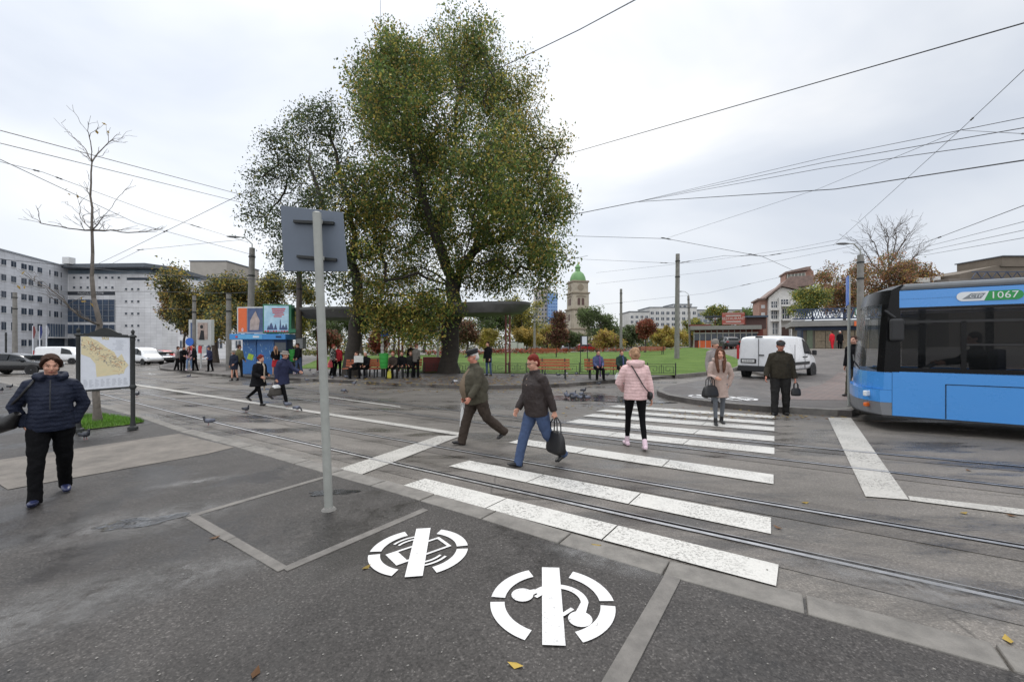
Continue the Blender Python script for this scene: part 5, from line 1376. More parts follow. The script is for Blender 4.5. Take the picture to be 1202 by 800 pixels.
front_skin(2.442, 2.70, -.05, -.09, 0.0, 1.0, 'headboard', BLK, .28, .26)
front_skin(2.702, 2.79, -.09, -.24, 0.0, 1.0, 'headboard', BLK, .26, .16)
mb = MB(); mb.box(Bp(.17, .50, 1.75), (.02, .03, 1.1)); 
# headlights, marker lamps, panel seams, wheel
def nose(z, a, d, bul=.33, f0=.08):
    t = a / WB; return Bp(f0 + bul * (1 - abs(2 * t - 1) ** 3.2) + d, a, z)
mb = MB(); mb.box(nose(.685, .22, -.02), (.07, .26, .11), -.75); part(mb, 'headlight', HEADL, bevel=.02)
mb = MB(); mb.box(nose(.685, WB - .22, -.02), (.07, .26, .11), .75); part(mb, 'headlight', HEADL, bevel=.02)
mb = MB(); mb.box(nose(.46, .24, -.02, f0=.08), (.07, .20, .08), -.75); part(mb, 'fog_lamp', AMBER, bevel=.02)
for f in (-.82, -2.42): side_quad('panel_seam', BLK, [(f, .31), (f - .012, .31), (f - .012, .93), (f, .93)], -.006, .012)
side_quad('panel_seam', BLK, [(-.82, .925), (-2.43, .925), (-2.43, .937), (-.82, .937)], -.006, .012)
mb = MB(); mb.ell(Bp(-2.70, -.01, .86), (.075, .02, .045)); part(mb, 'side_marker', AMBER, sm=True)
mb = MB(); mb.box(Bp(-2.72, -.008, .66), (.18, .02, .05)); part(mb, 'side_marker', AMBER, bevel=.01)
mb = MB(); mb.ell(Bp(-1.95, -.005, .42), (.03, .012, .015)); part(mb, 'panel_latch', TRIM, sm=True)
for f in (-3.6, -9.3):
    side_quad('wheel_arch', TRIM, [(f + .55 * math.cos(a), .46 + .55 * math.sin(a)) for a in np.linspace(-.3, math.pi + .3, 20)], -.008, .01)
    for a in (.17, WB - .17):
        w_ = wheel(bus, f, -a, .48, .28)
# mirror arm and mirror, fleet badge, wipers
mb = MB(); mb.tube([Bp(-.05, .0, 2.28), Bp(.02, -.12, 2.30), Bp(-.12, -.16, 2.16)], .018, 7); part(mb, 'mirror_arm', TRIM)
mb = MB(); mb.box(Bp(-.14, -.17, 1.93), (.20, .12, .42)); part(mb, 'mirror', TRIM, bevel=.04)
mb = MB(); mb.tube([Bp(.30, WB * .35, 1.14), Bp(.40, WB * .30, 1.30), Bp(.36, WB * .55, 1.42)], .012, 6); part(mb, 'wiper', TRIM)
BW = mat('badge_white', S(232, 236, 238, .85), .4, var=.03); BG = mat('badge_green', S(36, 140, 70), .4, var=.05); BGY = mat('badge_grey', S(120, 126, 130), .4, var=.05)
fr = lambda u_, v, w: Bp(-1.36 - u_, -.006 - w, 2.512 + v)
def pill(u0, u1, h): return [(u0 + h * (1 - math.cos(a)) - 0 , h * math.sin(a)) for a in np.linspace(-math.pi / 2, math.pi / 2, 2)]
mb = MB(); r_ = .082; pts = [(-.40 + r_ - r_ * math.sin(a), r_ * math.cos(a)) for a in np.linspace(0, math.pi, 12)] + [(-.06, -r_), (.0, r_)]
mb.prism(pts, 0, .004, 0, fr); badge = part(mb, 'badge', BW)
mb = MB(); pts = [(.0, r_), (-.06, -r_)] + [(.40 - r_ + r_ * math.sin(a), -r_ * math.cos(a)) for a in np.linspace(0, math.pi, 12)]
mb.prism(pts, 0.001, .005, 0, fr); part(mb, 'badge', BG)
mb = MB(); mb.prism([(-.33, -.045), (-.10, -.045), (-.04, .05), (-.22, .05)], .004, .007, 0, fr); part(mb, 'badge_emblem', BGY, badge)
mb = MB(); put_text(mb, 'CTP', .085, lambda x, y, z: fr(x - .16 + y * .25, y, .0085 + z)); part(mb, 'badge_lettering', BW, badge)
mb = MB(); put_text(mb, '1067', .165, lambda x, y, z: fr(x * 1.02 + .175, y, .007 + z)); part(mb, 'fleet_number', BW)
# inside: floor, seats, partition, steering wheel
mb = MB(); mb.box(Bp(-L_ / 2 - .15, WB / 2, .45), (L_ - .5, WB - .2, .1)); part(mb, 'floor', INTER)
mb = MB(); mb.box(Bp(-1.62, .62, 1.15), (.12, .46, .85)); mb.box(Bp(-1.40, .62, .86), (.45, .46, .12)); part(mb, 'driver_seat', mat('seat_cloth', S(60, 64, 84), .9, var=.2), bevel=.03)
SEATC = mat('passenger_seat_cloth', S(84, 92, 120), .9, var=.2)
for i in range(5):
    for a in (.6, 1.9):
        mb = MB(); mb.box(Bp(-3.1 - i * .85, a, 1.25), (.10, .85, .75)); mb.box(Bp(-2.92 - i * .85, a, .92), (.42, .85, .1)); part(mb, 'passenger_seat', SEATC, bevel=.03)
mb = MB(); mb.lathe([(.20, -.012), (.225, 0), (.20, .012), (.19, 0)], Bp(-.72, .62, 1.23), 24, 0, Matrix.Rotation(R(35), 3, 'Y')); part(mb, 'steering_wheel', TRIM)
mb = MB(); mb.box(Bp(-.12, WB / 2, 1.02), (.40, WB - .5, .20)); part(mb, 'dashboard', INTER, bevel=.04)
mb = MB(); mb.tube([Bp(-1.85, .3, 1.78), Bp(-2.55, .3, 1.95)], .016, 8); part(mb, 'handrail', CHROME)
mb = MB(); mb.tube([Bp(-2.2, 1.2, .5), Bp(-2.2, 1.2, 2.5)], .018, 8); part(mb, 'handrail', mat('yellow_rail', S(214, 176, 50), .4))
bw = bus.matrix_world
dl = O + u * (-1.40) + nL * .62; 
person(Vector((dl.x, dl.y, O.z + .50)), 1.72, math.degrees(math.atan2(u.x, -u.y)), 'bus driver in dark jacket sitting at the wheel of the blue bus', legs=((78, 78, 4), (78, 70, 4)), arms=((52, 4, 30, 0), (52, 4, 30, 0)), lean=4,
       coat=BLACK, hem=.86, trousers=BLACK_T, shoes=LEATHER, hair=HAIR_DK, vox=.014)

# ================================================================== STREET FURNITURE
CONC = mat('pole_concrete', S(150, 147, 142, .7), .8, var=.2, scale=4, bump=.25, bscale=30); GALV = mat('grey_painted_steel', S(176, 178, 172, .75), .5, var=.1, scale=7, spec=.4)
IRON = mat('dark_iron', S(44, 46, 46), .6, var=.2, scale=12, spec=.4); BRPOLE = mat('brown_steel_pole', S(82, 74, 68), .7, var=.2); SIGNBACK = mat('sign_back_grey', S(112, 122, 136, .75), .5, var=.07, scale=3, spec=.4)
BOARD_W = mat('board_white', S(226, 230, 238, .85), .35, var=.04)
# --- big sign seen from behind
b0 = G(386, 598, .012); s_r = thing('traffic_sign', b0, 0, 'grey back of a square sign on a slightly leaning pale pole in the foreground', 'sign')
b1 = P(372, 251, b0.y - .05) - b0
mb = MB(); mb.tube([(0, 0, -.01), b1 * .5, b1], .042, 18); mb.lathe([(.042, 0), (.043, .01), (.03, .018), (.003, .02)], b1, 18); part(mb, 'pole', GALV, s_r, sm=True)
q = [P(x, y, b0.y + .075) - b0 for x, y in ((329, 241), (402, 249), (407.6, 318.5), (333, 318))]
mb = MB(); th = Vector((0, .022, 0)); mb.add(q + [p + th for p in q], [(0, 1, 2, 3), (4, 5, 6, 7), (0, 1, 5, 4), (1, 2, 6, 5), (2, 3, 7, 6), (3, 0, 4, 7)]); part(mb, 'panel', SIGNBACK, s_r, bevel=.004)
for (x0, y0), (x1, y1) in (((345, 260), (392, 262)), ((349, 301), (395, 305))):
    mb = MB(); mb.beam(P(x0, y0, b0.y + .055) - b0, P(x1, y1, b0.y + .055) - b0, .035, .028); part(mb, 'bracket', IRON, s_r)
for x, y in ((373, 260), (375, 303)):
    mb = MB(); mb.lathe([(.047, -.018), (.047, .018)], P(x, y, b0.y - .012) - b0, 16); part(mb, 'clamp', GALV, s_r)
mb = MB(); c = G(386, 598, .014); mb.lathe([(.075, 0), (.06, .02), (.045, .03)], c, 14); tag(mb.build('pole_footing', CONC), 'lump of old concrete round the foot of the leaning sign pole', 'footing')
# --- map board
ma, mb_ = G(92, 506, .03), G(156, 503.5, .03)
rB = thing('map_board', ma.lerp(mb_, .5), 0, 'city map board in an ornate dark iron frame with ball finials', 'information board'); oB = ma.lerp(mb_, .5)
hB = lambda b, py: CAM + (HZ - py) * b.y / F
topz = {0: hB(ma, 393), 1: hB(mb_, 395)}; botz = {0: hB(ma, 459), 1: hB(mb_, 454)}
for i, b in enumerate((ma, mb_)):
    mb = MB(); z0 = b.z; zt = topz[i]
    mb.lathe([(.09, 0), (.085, .05), (.05, .075), (.045, .12), (.038, .18), (.036, zt - z0 - .1), (.045, zt - z0 - .06), (.036, zt - z0 - .03), (.062, zt - z0), (.04, zt - z0 + .03), (.018, zt - z0 + .05), (.034, zt - z0 + .09), (.03, zt - z0 + .12), (.004, zt - z0 + .15)], b - oB, 14)
    part(mb, 'post', IRON, rB, sm=True)
    mb = MB(); mb.lathe([(.036, -.05), (.06, -.01), (.06, .02), (.036, .06)], Vector((b.x, b.y, botz[i])) - oB, 12); part(mb, 'collar', IRON, rB, sm=True)
dB = (mb_ - ma); dB.z = 0; LB = dB.length; dB /= LB; nB = Vector((dB.y, -dB.x, 0))
def FB(u_, v, w): # u along board 0..1, v 0 bottom..1 top
    b = ma.lerp(mb_, u_); z = (botz[0] + (botz[1] - botz[0]) * u_); zt = (topz[0] + (topz[1] - topz[0]) * u_)
    return Vector((b.x, b.y, z + (zt - z) * v)) + nB * w - oB
mb = MB(); mb.prism([(.05, 0), (.95, 0), (.95, 1), (.05, 1)], -.02, .014, 0, FB); pnl = part(mb, 'panel', BOARD_W, rB)
mb = MB(); mb.beam(FB(-.06, 1.0, 0), FB(1.06, 1.0, 0), .045, .04); part(mb, 'frame_rail', IRON, rB)
mb = MB(); mb.beam(FB(.02, 0.0, 0), FB(.98, 0.0, 0), .045, .04); part(mb, 'frame_rail', IRON, rB)
mb = MB(); arch = [(u_, 1.02 + .13 * (0.35 + .65 * math.sin(math.pi * max(0, min(1, (u_ - .28) / .44)))) * (1 if .22 < u_ < .78 else .3)) for u_ in np.linspace(.1, .9, 25)]
mb.prism([(.9, 1.0), (.1, 1.0)][::-1] + arch[::-1], -.014, .016, 0, FB); part(mb, 'crest', IRON, rB)
MAPY = mat('map_yellow', S(222, 212, 174, .9), .5, var=.05, scale=14, col2=S(222, 206, 166, .9)); MAPR = mat('map_road', S(206, 150, 110, .85), .5, var=.3); MAPG = mat('map_grey_print', S(120, 126, 140, .8), .5, var=.2); GOLD = mat('map_gold', S(206, 178, 70, .85), .5, var=.1)
mb = MB(); mb.prism([(.06, .97), (.18, .98), (.36, .90), (.55, .76), (.66, .70), (.72, .58), (.80, .66), (.86, .52), (.93, .44), (.86, .36), (.84, .28), (.5, .25), (.34, .24), (.32, .48), (.22, .60), (.06, .66)], .0142, .016, 0, FB); part(mb, 'map_area', MAPY, pnl)
mb = MB(); rm = random.Random(4)
for i in range(170):
    t = rm.random(); u0 = .12 + .70 * t + rm.uniform(-.06, .06); v0 = .86 - .50 * t + rm.uniform(-.10, .14)
    if v0 > .92 - .55 * max(0, u0 - .2): continue
    a = rm.uniform(0, 3.14); l = rm.uniform(.02, .08); mb.beam(FB(u0, v0, .0165 + i * 1e-5), FB(min(.92, u0 + l * math.cos(a)), v0 + l * .6 * math.sin(a), .0165 + i * 1e-5), .003, .004 if i % 6 else .008, i % 3 and 1)
mb.build('street_print', [MAPR, MAPG], pnl)  # printed streets of the map, drawn as short coloured lines
mb = MB()
for i in range(8):
    for j in range(8): mb.beam(FB(.10 + i * .105, .19 - j * .018, .0145), FB(.10 + i * .105 + rm.uniform(.04, .085), .19 - j * .018, .0145), .002, .0035)
for i in range(10): mb.beam(FB(.62 + rm.uniform(0, .1), .92 - .02 * i, .0145), FB(.78 + rm.uniform(0, .12), .92 - .02 * i, .0145), .002, .003)
part(mb, 'legend_print', MAPG, pnl)
mb = MB(); vs_, fs_t = text_mb('IASI', .075, .002); mb.add([FB(.5 + v.x / LB, .95 + v.y / 1.0, .016 + v.z) for v in vs_], fs_t); part(mb, 'map_title', GOLD, pnl)

# --- poles
def pole(name, base, top, r0, r1, m, label, cat='pole', group=None, lamp=None, square=False, lampm=None):
    root = thing(name, base, 0, label, cat, group); t = Vector(top) - Vector(base); h = t.z
    mb = MB()
    if square: mb.tube([(0, 0, -.1), t], [r0 * 1.25, r1 * 1.25], 4, up=(1, 1, 0))
    else: mb.tube([(0, 0, -.1), t * .5, t], [r0, (r0 + r1) / 2, r1], 16)
    part(mb, 'shaft', m, root, sm=not square)
    mb = MB(); mb.lathe([(r1 * 1.25, -.05), (r1 * 1.25, .05)], t * .78, 14); part(mb, 'band', IRON, root)
    mb = MB(); mb.lathe([(r1 * 1.25, -.04), (r1 * 1.25, .04)], t * .93, 14); part(mb, 'band', IRON, root)
    if lamp:
        d = Vector(lamp); mb = MB(); mb.tube([t * .97, t + Vector((0, 0, .25)), t + d * .5 + Vector((0, 0, .62)), t + d + Vector((0, 0, .66))], .035, 8); part(mb, 'lamp_arm', GALV, root, sm=True)
        mb = MB(); dn = d.normalized(); c = t + d + dn * .28 + Vector((0, 0, .64)); an = math.atan2(dn.y, dn.x)
        mb.tube([c - dn * .36, c - dn * .1, c + dn * .2, c + dn * .36], [.05, .12, .11, .03], 12, ry=[.04, .075, .06, .02], up=(-dn.y, dn.x, 0)); part(mb, 'lamp_head', lampm or mat('lamp_shell', S(120, 122, 124, .8), .5, var=.1), root, sm=True)
    return root
def vpole(name, px, pyt, Y, z0, r0, r1, m, label, dx=0, **k):
    x = (px - 601) * Y / F; tz = CAM + (HZ - pyt) * Y / F
    return pole(name, Vector((x, Y, z0)), Vector((x + dx * Y / F, Y, tz)), r0, r1, m, label, **k)
TP = 'concrete tram wire poles'
vpole('tram_pole', 794.5, 298, 37, .33, .22, .17, CONC, 'tall concrete wire pole standing alone in the lawn right of the tower', dx=1, group=TP)
vpole('tram_pole', 729, 339, 60, .30, .21, .17, CONC, 'thin distant concrete pole on the lawn behind the bench sitters', group=TP)
vpole('lamp_post', 810.5, 347, 62, .6, .20, .15, CONC, 'leaning street lamp by the cafe with its arm to the left', dx=-2.5, lamp=(-1.0, 0, .0), cat='street lamp')
vpole('tram_pole', 627.5, 367, 50, .2, .15, .12, CONC, 'slim grey pole between the canopy and the church tower', group=TP)
vpole('tram_pole', 350.5, 312, 24.5, 0.0, .19, .14, BRPOLE, 'dark brown steel pole right of the kiosk', dx=1, group=TP)
vpole('lamp_post', 293, 291, 26.5, -.3, .23, .16, CONC, 'thick concrete lamp pole rising through the kiosk front with its lamp to the left', dx=3, lamp=(-.75, -.2, 0), cat='street lamp')
vpole('tram_pole', 268.5, 345, 29, -.35, .18, .15, CONC, 'concrete pole left of the kiosk', group=TP)
vpole('sign_post', 228, 347, 29.5, -.25, .13, .11, CONC, 'pale concrete pole in front of the poster stand with a round blue sign', cat='pole')
mb = MB(); c = P(222.5, 401, 29.2); mb.lathe([(.28, -.012), (.28, .012)], c, 24, 0, Matrix.Rotation(R(90), 3, 'X')); part(mb, 'round_sign', mat('sign_blue', S(40, 100, 190), .4, var=.05), None)
ob = bpy.data.objects['round_sign']; tag(ob, 'round blue traffic sign on the pole in front of the poster stand', 'sign')
vpole('tram_pole', 17.5, 343, 40, -.6, .20, .15, CONC, 'concrete pole at the far left edge in front of the office wing', group=TP)
vpole('lamp_post', 7, 390, 36, -.5, .07, .06, IRON, 'low dark park lamp at the far left edge', cat='street lamp')
vpole('lamp_post', 1010, 299, 24, .5, .19, .15, CONC, 'concrete lamp pole behind the front of the bus with its lamp to the left', lamp=(-.75, 0, 0), cat='street lamp')
vpole('park_post', 514, 384, 40, .1, .13, .11, CONC, 'short pale post seen between the two canopies', cat='pole')
# --- sign pole by the bus
b = G(996.5, 476.5, .145); sp_ = thing('bus_stop_sign', b, 0, 'thin grey post with a blue and white sign seen edge on beside the bus', 'sign')
mb = MB(); mb.tube([(0, 0, 0), (0, 0, CAM + (HZ - 324) * b.y / F - b.z)], .032, 14); part(mb, 'pole', GALV, sp_, sm=True)
zt = CAM + (HZ - 324) * b.y / F - b.z; zb_ = CAM + (HZ - 358) * b.y / F - b.z
mb = MB(); mb.box((.055, .12, (zt + zb_) / 2), (.02, .56, zt - zb_), R(-35)); part(mb, 'panel', MATS['sign_blue'], sp_)
mb = MB(); mb.box((.075, .12, (zt + zb_) / 2), (.012, .44, (zt - zb_) * .8), R(-35)); part(mb, 'panel_face', BOARD_W, sp_)
# --- stop sign with papers and green bin
b = G(449, 441, .145); st_ = thing('tram_stop_sign', b, 0, 'blue tram stop sign on a post pasted with white papers', 'sign')
zf = lambda py, y=b.y: CAM + (HZ - py) * y / F - b.z
mb = MB(); mb.tube([(0, 0, 0), (0, 0, zf(352))], .075, 14); part(mb, 'pole', CONC, st_, sm=True)
mb = MB(); mb.box((.17, -.09, zf(387.2)), (.46, .03, .66)); pn_ = part(mb, 'panel', MATS['sign_blue'], st_)
mb = MB(); mb.box((.17, -.108, zf(384.2)), (.40, .008, .28)); part(mb, 'pictogram', BOARD_W, pn_)
mb = MB(); mb.box((.17, -.115, zf(384.2)), (.30, .006, .10)); part(mb, 'pictogram', INK, pn_)
for k in range(4): mb = MB(); mb.box((.01, -.08, zf(399 + k * 4.6)), (.16 - .02 * (k % 2), .012, .17)); part(mb, 'poster', mat('pasted_paper', S(212, 210, 204, .75), .8, var=.15, scale=12), st_)
GBIN = mat('green_plastic', S(52, 158, 62, .8), .45, var=.1)
def bin_(loc, label, s=1.0):
    root = thing('litter_bin', loc, 0, label, 'litter bin', 'green litter bins')
    mb = MB(); mb.lathe([(.16 * s, .0), (.20 * s, .42 * s), (.21 * s, .66 * s)], (0, 0, .0), 18); part(mb, 'bucket', GBIN, root, sm=True)
    mb = MB(); mb.lathe([(.225 * s, .655 * s), (.225 * s, .70 * s), (.18 * s, .70 * s), (.17 * s, .64 * s)], (0, 0, 0), 18); part(mb, 'rim', GBIN, root)
    for k in range(3): mb = MB(); mb.lathe([(.196 * s + .004 * k, .10 * s + .17 * k), (.206 * s + .004 * k, .12 * s + .17 * k)], (0, 0, 0), 18); part(mb, 'rib', GBIN, root)
    return root
p_ = P(450.5, 432, 19.6); bin_(p_, 'green litter bin hung on the post with the tram stop sign', 1.0)
p_ = P(344, 424, 24.2); bin_(p_, 'green litter bin between the kiosk and the brown pole', 1.0)
# --- cabinets
def cabinet(px, py0, py1, Y, w, label, m):
    x = (px - 601) * Y / F; z0 = CAM + (HZ - py1) * Y / F; z1 = CAM + (HZ - py0) * Y / F
    r = thing('cabinet', (x, Y, z0), 0, label, 'cabinet'); mb = MB(); mb.box((0, 0, (z1 - z0) / 2), (w, .4, z1 - z0)); part(mb, 'body', m, r, bevel=.02)
    mb = MB(); mb.box((0, -.205, (z1 - z0) * .5), (w * .8, .012, (z1 - z0) * .8)); part(mb, 'door', m, r); mb = MB(); mb.box((0, 0, z1 - z0 + .02), (w + .06, .46, .05)); part(mb, 'lid', IRON, r)
CABW = mat('cabinet_white', S(206, 206, 200, .75), .6, var=.1)
cabinet(343, 408, 434, 25.2, .75, 'pale metal cabinet beside the kiosk behind the green bin', CABW)
cabinet(353.5, 397, 409, 24.25, .40, 'small switch box fixed on the brown steel pole', mat('cabinet_grey', S(130, 132, 132, .75), .6, var=.1))
cabinet(604, 401, 412, 58, 1.0, 'white box standing beyond the lawn, left one of a pair', CABW); cabinet(611, 402, 412, 58, .9, 'white box standing beyond the lawn, right one of a pair', CABW)
# --- info stand
b = G(685.5, 437, .16); iS = thing('timetable_stand', b, 0, 'black two-legged timetable stand with a white sheet by the lawn fence', 'sign'); k = b.y / F
for dx in (-.19, .19): mb = MB(); mb.tube([(dx, 0, 0), (dx, 0, (437 - 394) * k)], .022, 8); part(mb, 'leg', IRON, iS)
mb = MB(); mb.box((0, 0, (437 - 399.5) * k), (.38, .04, 11 * k)); part(mb, 'frame', IRON, iS)
mb = MB(); mb.box((0.02, -.025, (437 - 399.5) * k), (.27, .02, 9.5 * k)); part(mb, 'sheet', BOARD_W, iS)

# --- benches
WOOD = mat('orange_brown_slats', S(176, 96, 62, .8), .6, var=.25, scale=12, bump=.2, bscale=40)
def bench(loc, rz, label, L=1.7, group='wooden benches'):
    r = thing('park_bench', loc, rz, label, 'bench', group)
    mb = MB()
    for i in range(4): mb.box((0, -.20 + .12 * i, .45), (L, .095, .04))
    part(mb, 'seat', WOOD, r)
    mb = MB()
    for i in range(3): mb.box((0, .24 + .04 * i, .58 + .13 * i), (L, .035, .10))
    part(mb, 'backrest', WOOD, r)
    for sx in (-1, 1):
        mb = MB(); x = sx * (L / 2 - .22)
        mb.beam((x, -.22, .0), (x, -.18, .43), .07, .05, 0, (1, 0, 0)); mb.beam((x, .22, .0), (x, .34, .92), .07, .05, 0, (1, 0, 0)); mb.beam((x, -.25, .41), (x, .26, .41), .07, .05); part(mb, 'leg', IRON, r)
    return r
def bench_at(px, Y, rz, label, L=1.7):
    x = (px - 601) * Y / F; return bench(Vector((x, Y, terr(x, Y) + .147)), rz, label, L)
bench_at(650, 19.3, R(-3), 'empty orange-brown bench at the lawn fence left of the timetable stand', 1.5)
bench_at(713, 18.75, R(-3), 'bench with the two seated people in blue printed clothes', 2.0)
bench_at(425, 20.8, 0, 'bench beside the left tree trunk with the newspaper reader', 1.8)
bench_at(441, 21.2, 0, 'orange bench partly hidden behind the green bin and stop post', 1.2)
bench_at(473, 21.2, R(-3), 'bench with three seated people right of the green bin', 1.8)
x = (287 - 601) * 34 / F; bench(Vector((x, 34, terr(x, 34) + .17)), R(10), 'orange bench on the grass behind the concrete pole at the kiosk', 2.2)
def far_bench(px, Y, label): x = (px - 601) * Y / F; bench(Vector((x, Y, lawn_h(x, Y))), R(180), label, 3.0)
far_bench(638, 42, 'long dark red bench across the lawn, left of the distant poles'); far_bench(764, 46, 'long dark red bench across the lawn, right of the distant pole')
# --- lawn fence
FP = [G(x, y, .15) for x, y in [(476, 437.5), (520, 437.5), (560, 437.7), (597, 437.8), (640, 438.2), (680, 438.8), (720, 439.3), (760, 439.9), (793, 440.2)]]
fence = thing('lawn_fence', FP[0], 0, 'low black iron railing with a meander pattern along the lawn', 'fence'); o0 = FP[0]
acc = 0
for a, b in zip(FP, FP[1:]):
    n_ = max(1, round((b - a).length / 1.35))
    for i in range(n_):
        p, q = a.lerp(b, i / n_) - o0, a.lerp(b, (i + 1) / n_) - o0; d = q - p
        mb = MB(); mb.box(p + Vector((0, 0, .30)), (.045, .045, .62)); part(mb, 'post', IRON, fence)
        mb = MB(); W_ = lambda t, z: p + d * t + Vector((0, 0, z))
        for z in (.10, .54): mb.beam(W_(.03, z), W_(.97, z), .024, .024)
        path = [(.08, .10), (.08, .44), (.34, .44), (.34, .22), (.2, .22), (.2, .32)]
        for s_ in (0, 1):
            pp = [(t if not s_ else 1 - t, z) for t, z in path]
            for (t0, z0), (t1, z1) in zip(pp, pp[1:]): mb.beam(W_(t0, z0), W_(t1, z1), .02, .02)
        mb.beam(W_(.5, .1), W_(.5, .54), .02, .02); mb.beam(W_(.42, .1), W_(.42, .44), .02, .02)
        mb.beam(W_(.42, .44), W_(.58, .44), .02, .02); mb.beam(W_(.58, .1), W_(.58, .44), .02, .02)
        part(mb, 'rail_panel', IRON, fence)
mb = MB(); mb.box(FP[-1] - o0 + Vector((0, 0, .30)), (.045, .045, .62)); part(mb, 'post', IRON, fence)
# --- shelters with dark mushroom canopies on red columns
CANU = mat('canopy_grey', S(118, 118, 116, .7), .7, var=.2, scale=2, bump=.1); REDC = mat('dark_red_steel', S(104, 42, 38), .55, var=.2)
def canopy(c, rx, ry, ztop, zbot, cols, label, tilt=0.0):
    r = thing('stop_canopy', c, 0, label, 'shelter', 'tram stop canopies'); mb = MB(); n = 48; vs = []; prof = [(1.0, ztop), (1.0, ztop - .14), (.82, zbot + .05), (.55, zbot - .02), (.25, zbot - .05)]
    for k_, z in prof:
        for i in range(n):
            a = 2 * math.pi * i / n; cx = math.copysign(abs(math.cos(a)) ** .8, math.cos(a)); sx = math.copysign(abs(math.sin(a)) ** .8, math.sin(a))
            vs.append((rx * k_ * cx, ry * k_ * sx, z + tilt * rx * k_ * cx))
    fs = [tuple(range(n))] + [tuple(len(vs) - n + k for k in range(n))]
    for j in range(len(prof) - 1):
        for i in range(n): fs.append((j * n + i, j * n + (i + 1) % n, (j + 1) * n + (i + 1) % n, (j + 1) * n + i))
    mb.add(vs, fs); part(mb, 'roof', CANU, r, sm=True)
    for x, y in cols:
        zt_ = zbot + .02
        for dx in (-.11, .11): mb = MB(); mb.box((x + dx, y, zt_ / 2), (.09, .12, zt_)); part(mb, 'column', REDC, r)
        mb = MB()
        for z in (.5, 1.3, 2.1): mb.box((x, y, z), (.16, .05, .06))
        part(mb, 'tie', REDC, r)
cx = lambda px, Y: Vector(((px - 601) * Y / F, Y, terr((px - 601) * Y / F, Y) + .145))
canopy(cx(424, 26), 3.9, 2.2, 3.85, 3.2, [(-2.6, 0), (2.4, .2)], 'long grey canopy behind the left tree trunk')
canopy(cx(566, 23.6), 2.75, 1.9, 3.85, 3.25, [(1.45, -.2), (-2.2, .3)], 'grey canopy on dark red columns behind the big tree', tilt=.03)
mb = MB(); mb.box(cx(515, 24.5) + Vector((0, 0, .45)), (1.8, .3, .9)); mb2 = mb.build('planter_wall', mat('dark_red_panel', S(112, 46, 42), .6, var=.2), bevel=.02); tag(mb2, 'low dark red panel under the canopy beside the big tree', 'low wall')
# --- kiosk
KB = mat('kiosk_blue', S(52, 112, 176, .85), .4, var=.12, scale=3); KL = mat('kiosk_pale_blue', S(96, 176, 226, .85), .4, var=.08); KD = mat('kiosk_dark', S(24, 52, 96), .5, var=.2); SCRIB = mat('kiosk_white_print', S(170, 206, 232, .8), .5, var=.2)
Yk = 24.0; kx = lambda px, Y=Yk: (px - 601) * Y / F; kz = lambda py, Y=Yk: CAM + (HZ - py) * Y / F
K0 = Vector((kx(307), Yk, terr(kx(307), Yk) + .145)); ks = thing('kiosk', K0, 0, 'blue newspaper kiosk with white line drawings under two billboards', 'kiosk'); kl_ = lambda v: Vector(v) - K0
h_ = kz(398) - K0.z
mb = MB(); mb.box(kl_((kx(297), Yk + 1.35, K0.z + h_ / 2)), (kx(315) - kx(284), 1.1, h_)); part(mb, 'wall', KB, ks)
mb = MB(); mb.box(kl_((kx(289), Yk + .55, K0.z + h_ / 2)), (kx(297.5) - kx(281), .5, h_)); w2 = part(mb, 'wall', KB, ks)
mb = MB(); mb.box(kl_((kx(310.5), Yk + .45, K0.z + h_ / 2)), (kx(322) - kx(302), .7, h_)); part(mb, 'wall', KB, ks)
mb = MB(); mb.box(kl_((kx(329), Yk + .35, K0.z + h_ * .5)), (kx(337) - kx(322.2), .7, h_)); part(mb, 'wall', KD, ks)
mb = MB(); mb.box(kl_((kx(329.5), Yk - .01, kz(409))), (.62, .04, .72)); part(mb, 'shutter', mat('grey_shutter', S(92, 98, 104), .5, var=.15, bump=.3), ks)
mb = MB(); mb.box(kl_((kx(329.5), Yk - .01, kz(421))), (.62, .04, .42)); part(mb, 'counter_panel', KL, ks)
mb = MB(); mb.box(kl_((kx(306.5), Yk + .5, kz(395.2))), (kx(339) - kx(274), 1.7, .32)); fa = part(mb, 'fascia', mat('kiosk_mid_blue', S(66, 146, 214, .85), .4, var=.06), ks, bevel=.02)
mb = MB(); mb.box(kl_((kx(298), Yk - .355, kz(395.2))), (kx(312) - kx(284), .012, .24)); part(mb, 'fascia_panel', KL, fa)
for px_, w_, m_ in ((282.5, .12, mat('fascia_red_mark', S(196, 60, 66), .5, var=.1)), (305, .34, BOARD_W), (331, .30, MATS['kiosk_dark'])):
    mb = MB(); mb.box(kl_((kx(px_), Yk - .366, kz(395.2))), (w_, .01, .10)); part(mb, 'fascia_mark', m_, fa)
mb = MB(); rk = random.Random(5)
for i in range(34):
    px = rk.choice([rk.uniform(283, 296), rk.uniform(304, 320)]); py = rk.uniform(402, 426); yy = Yk + (.295 if px < 298 else .095)
    a = rk.uniform(0, 3.14); l = rk.uniform(.08, .28); c = kl_((kx(px), yy, kz(py)))
    mb.beam(c, c + Vector((l * math.cos(a) * (-1 if px % 1 > .5 else 1) * .4, 0, l * math.sin(a))), .008, .025)
part(mb, 'line_drawing', SCRIB, ks)
mb = MB(); mb.prism([(-.2, -.1), (.12, -.2), (.22, .12), (-.08, .22)], 0, .01, 0, lambda u_, v, w: kl_((kx(290), Yk + .285, kz(419))) + Vector((u_, w, v))); part(mb, 'sticker', mat('lime_sticker', S(160, 190, 60), .5, var=.2), ks)
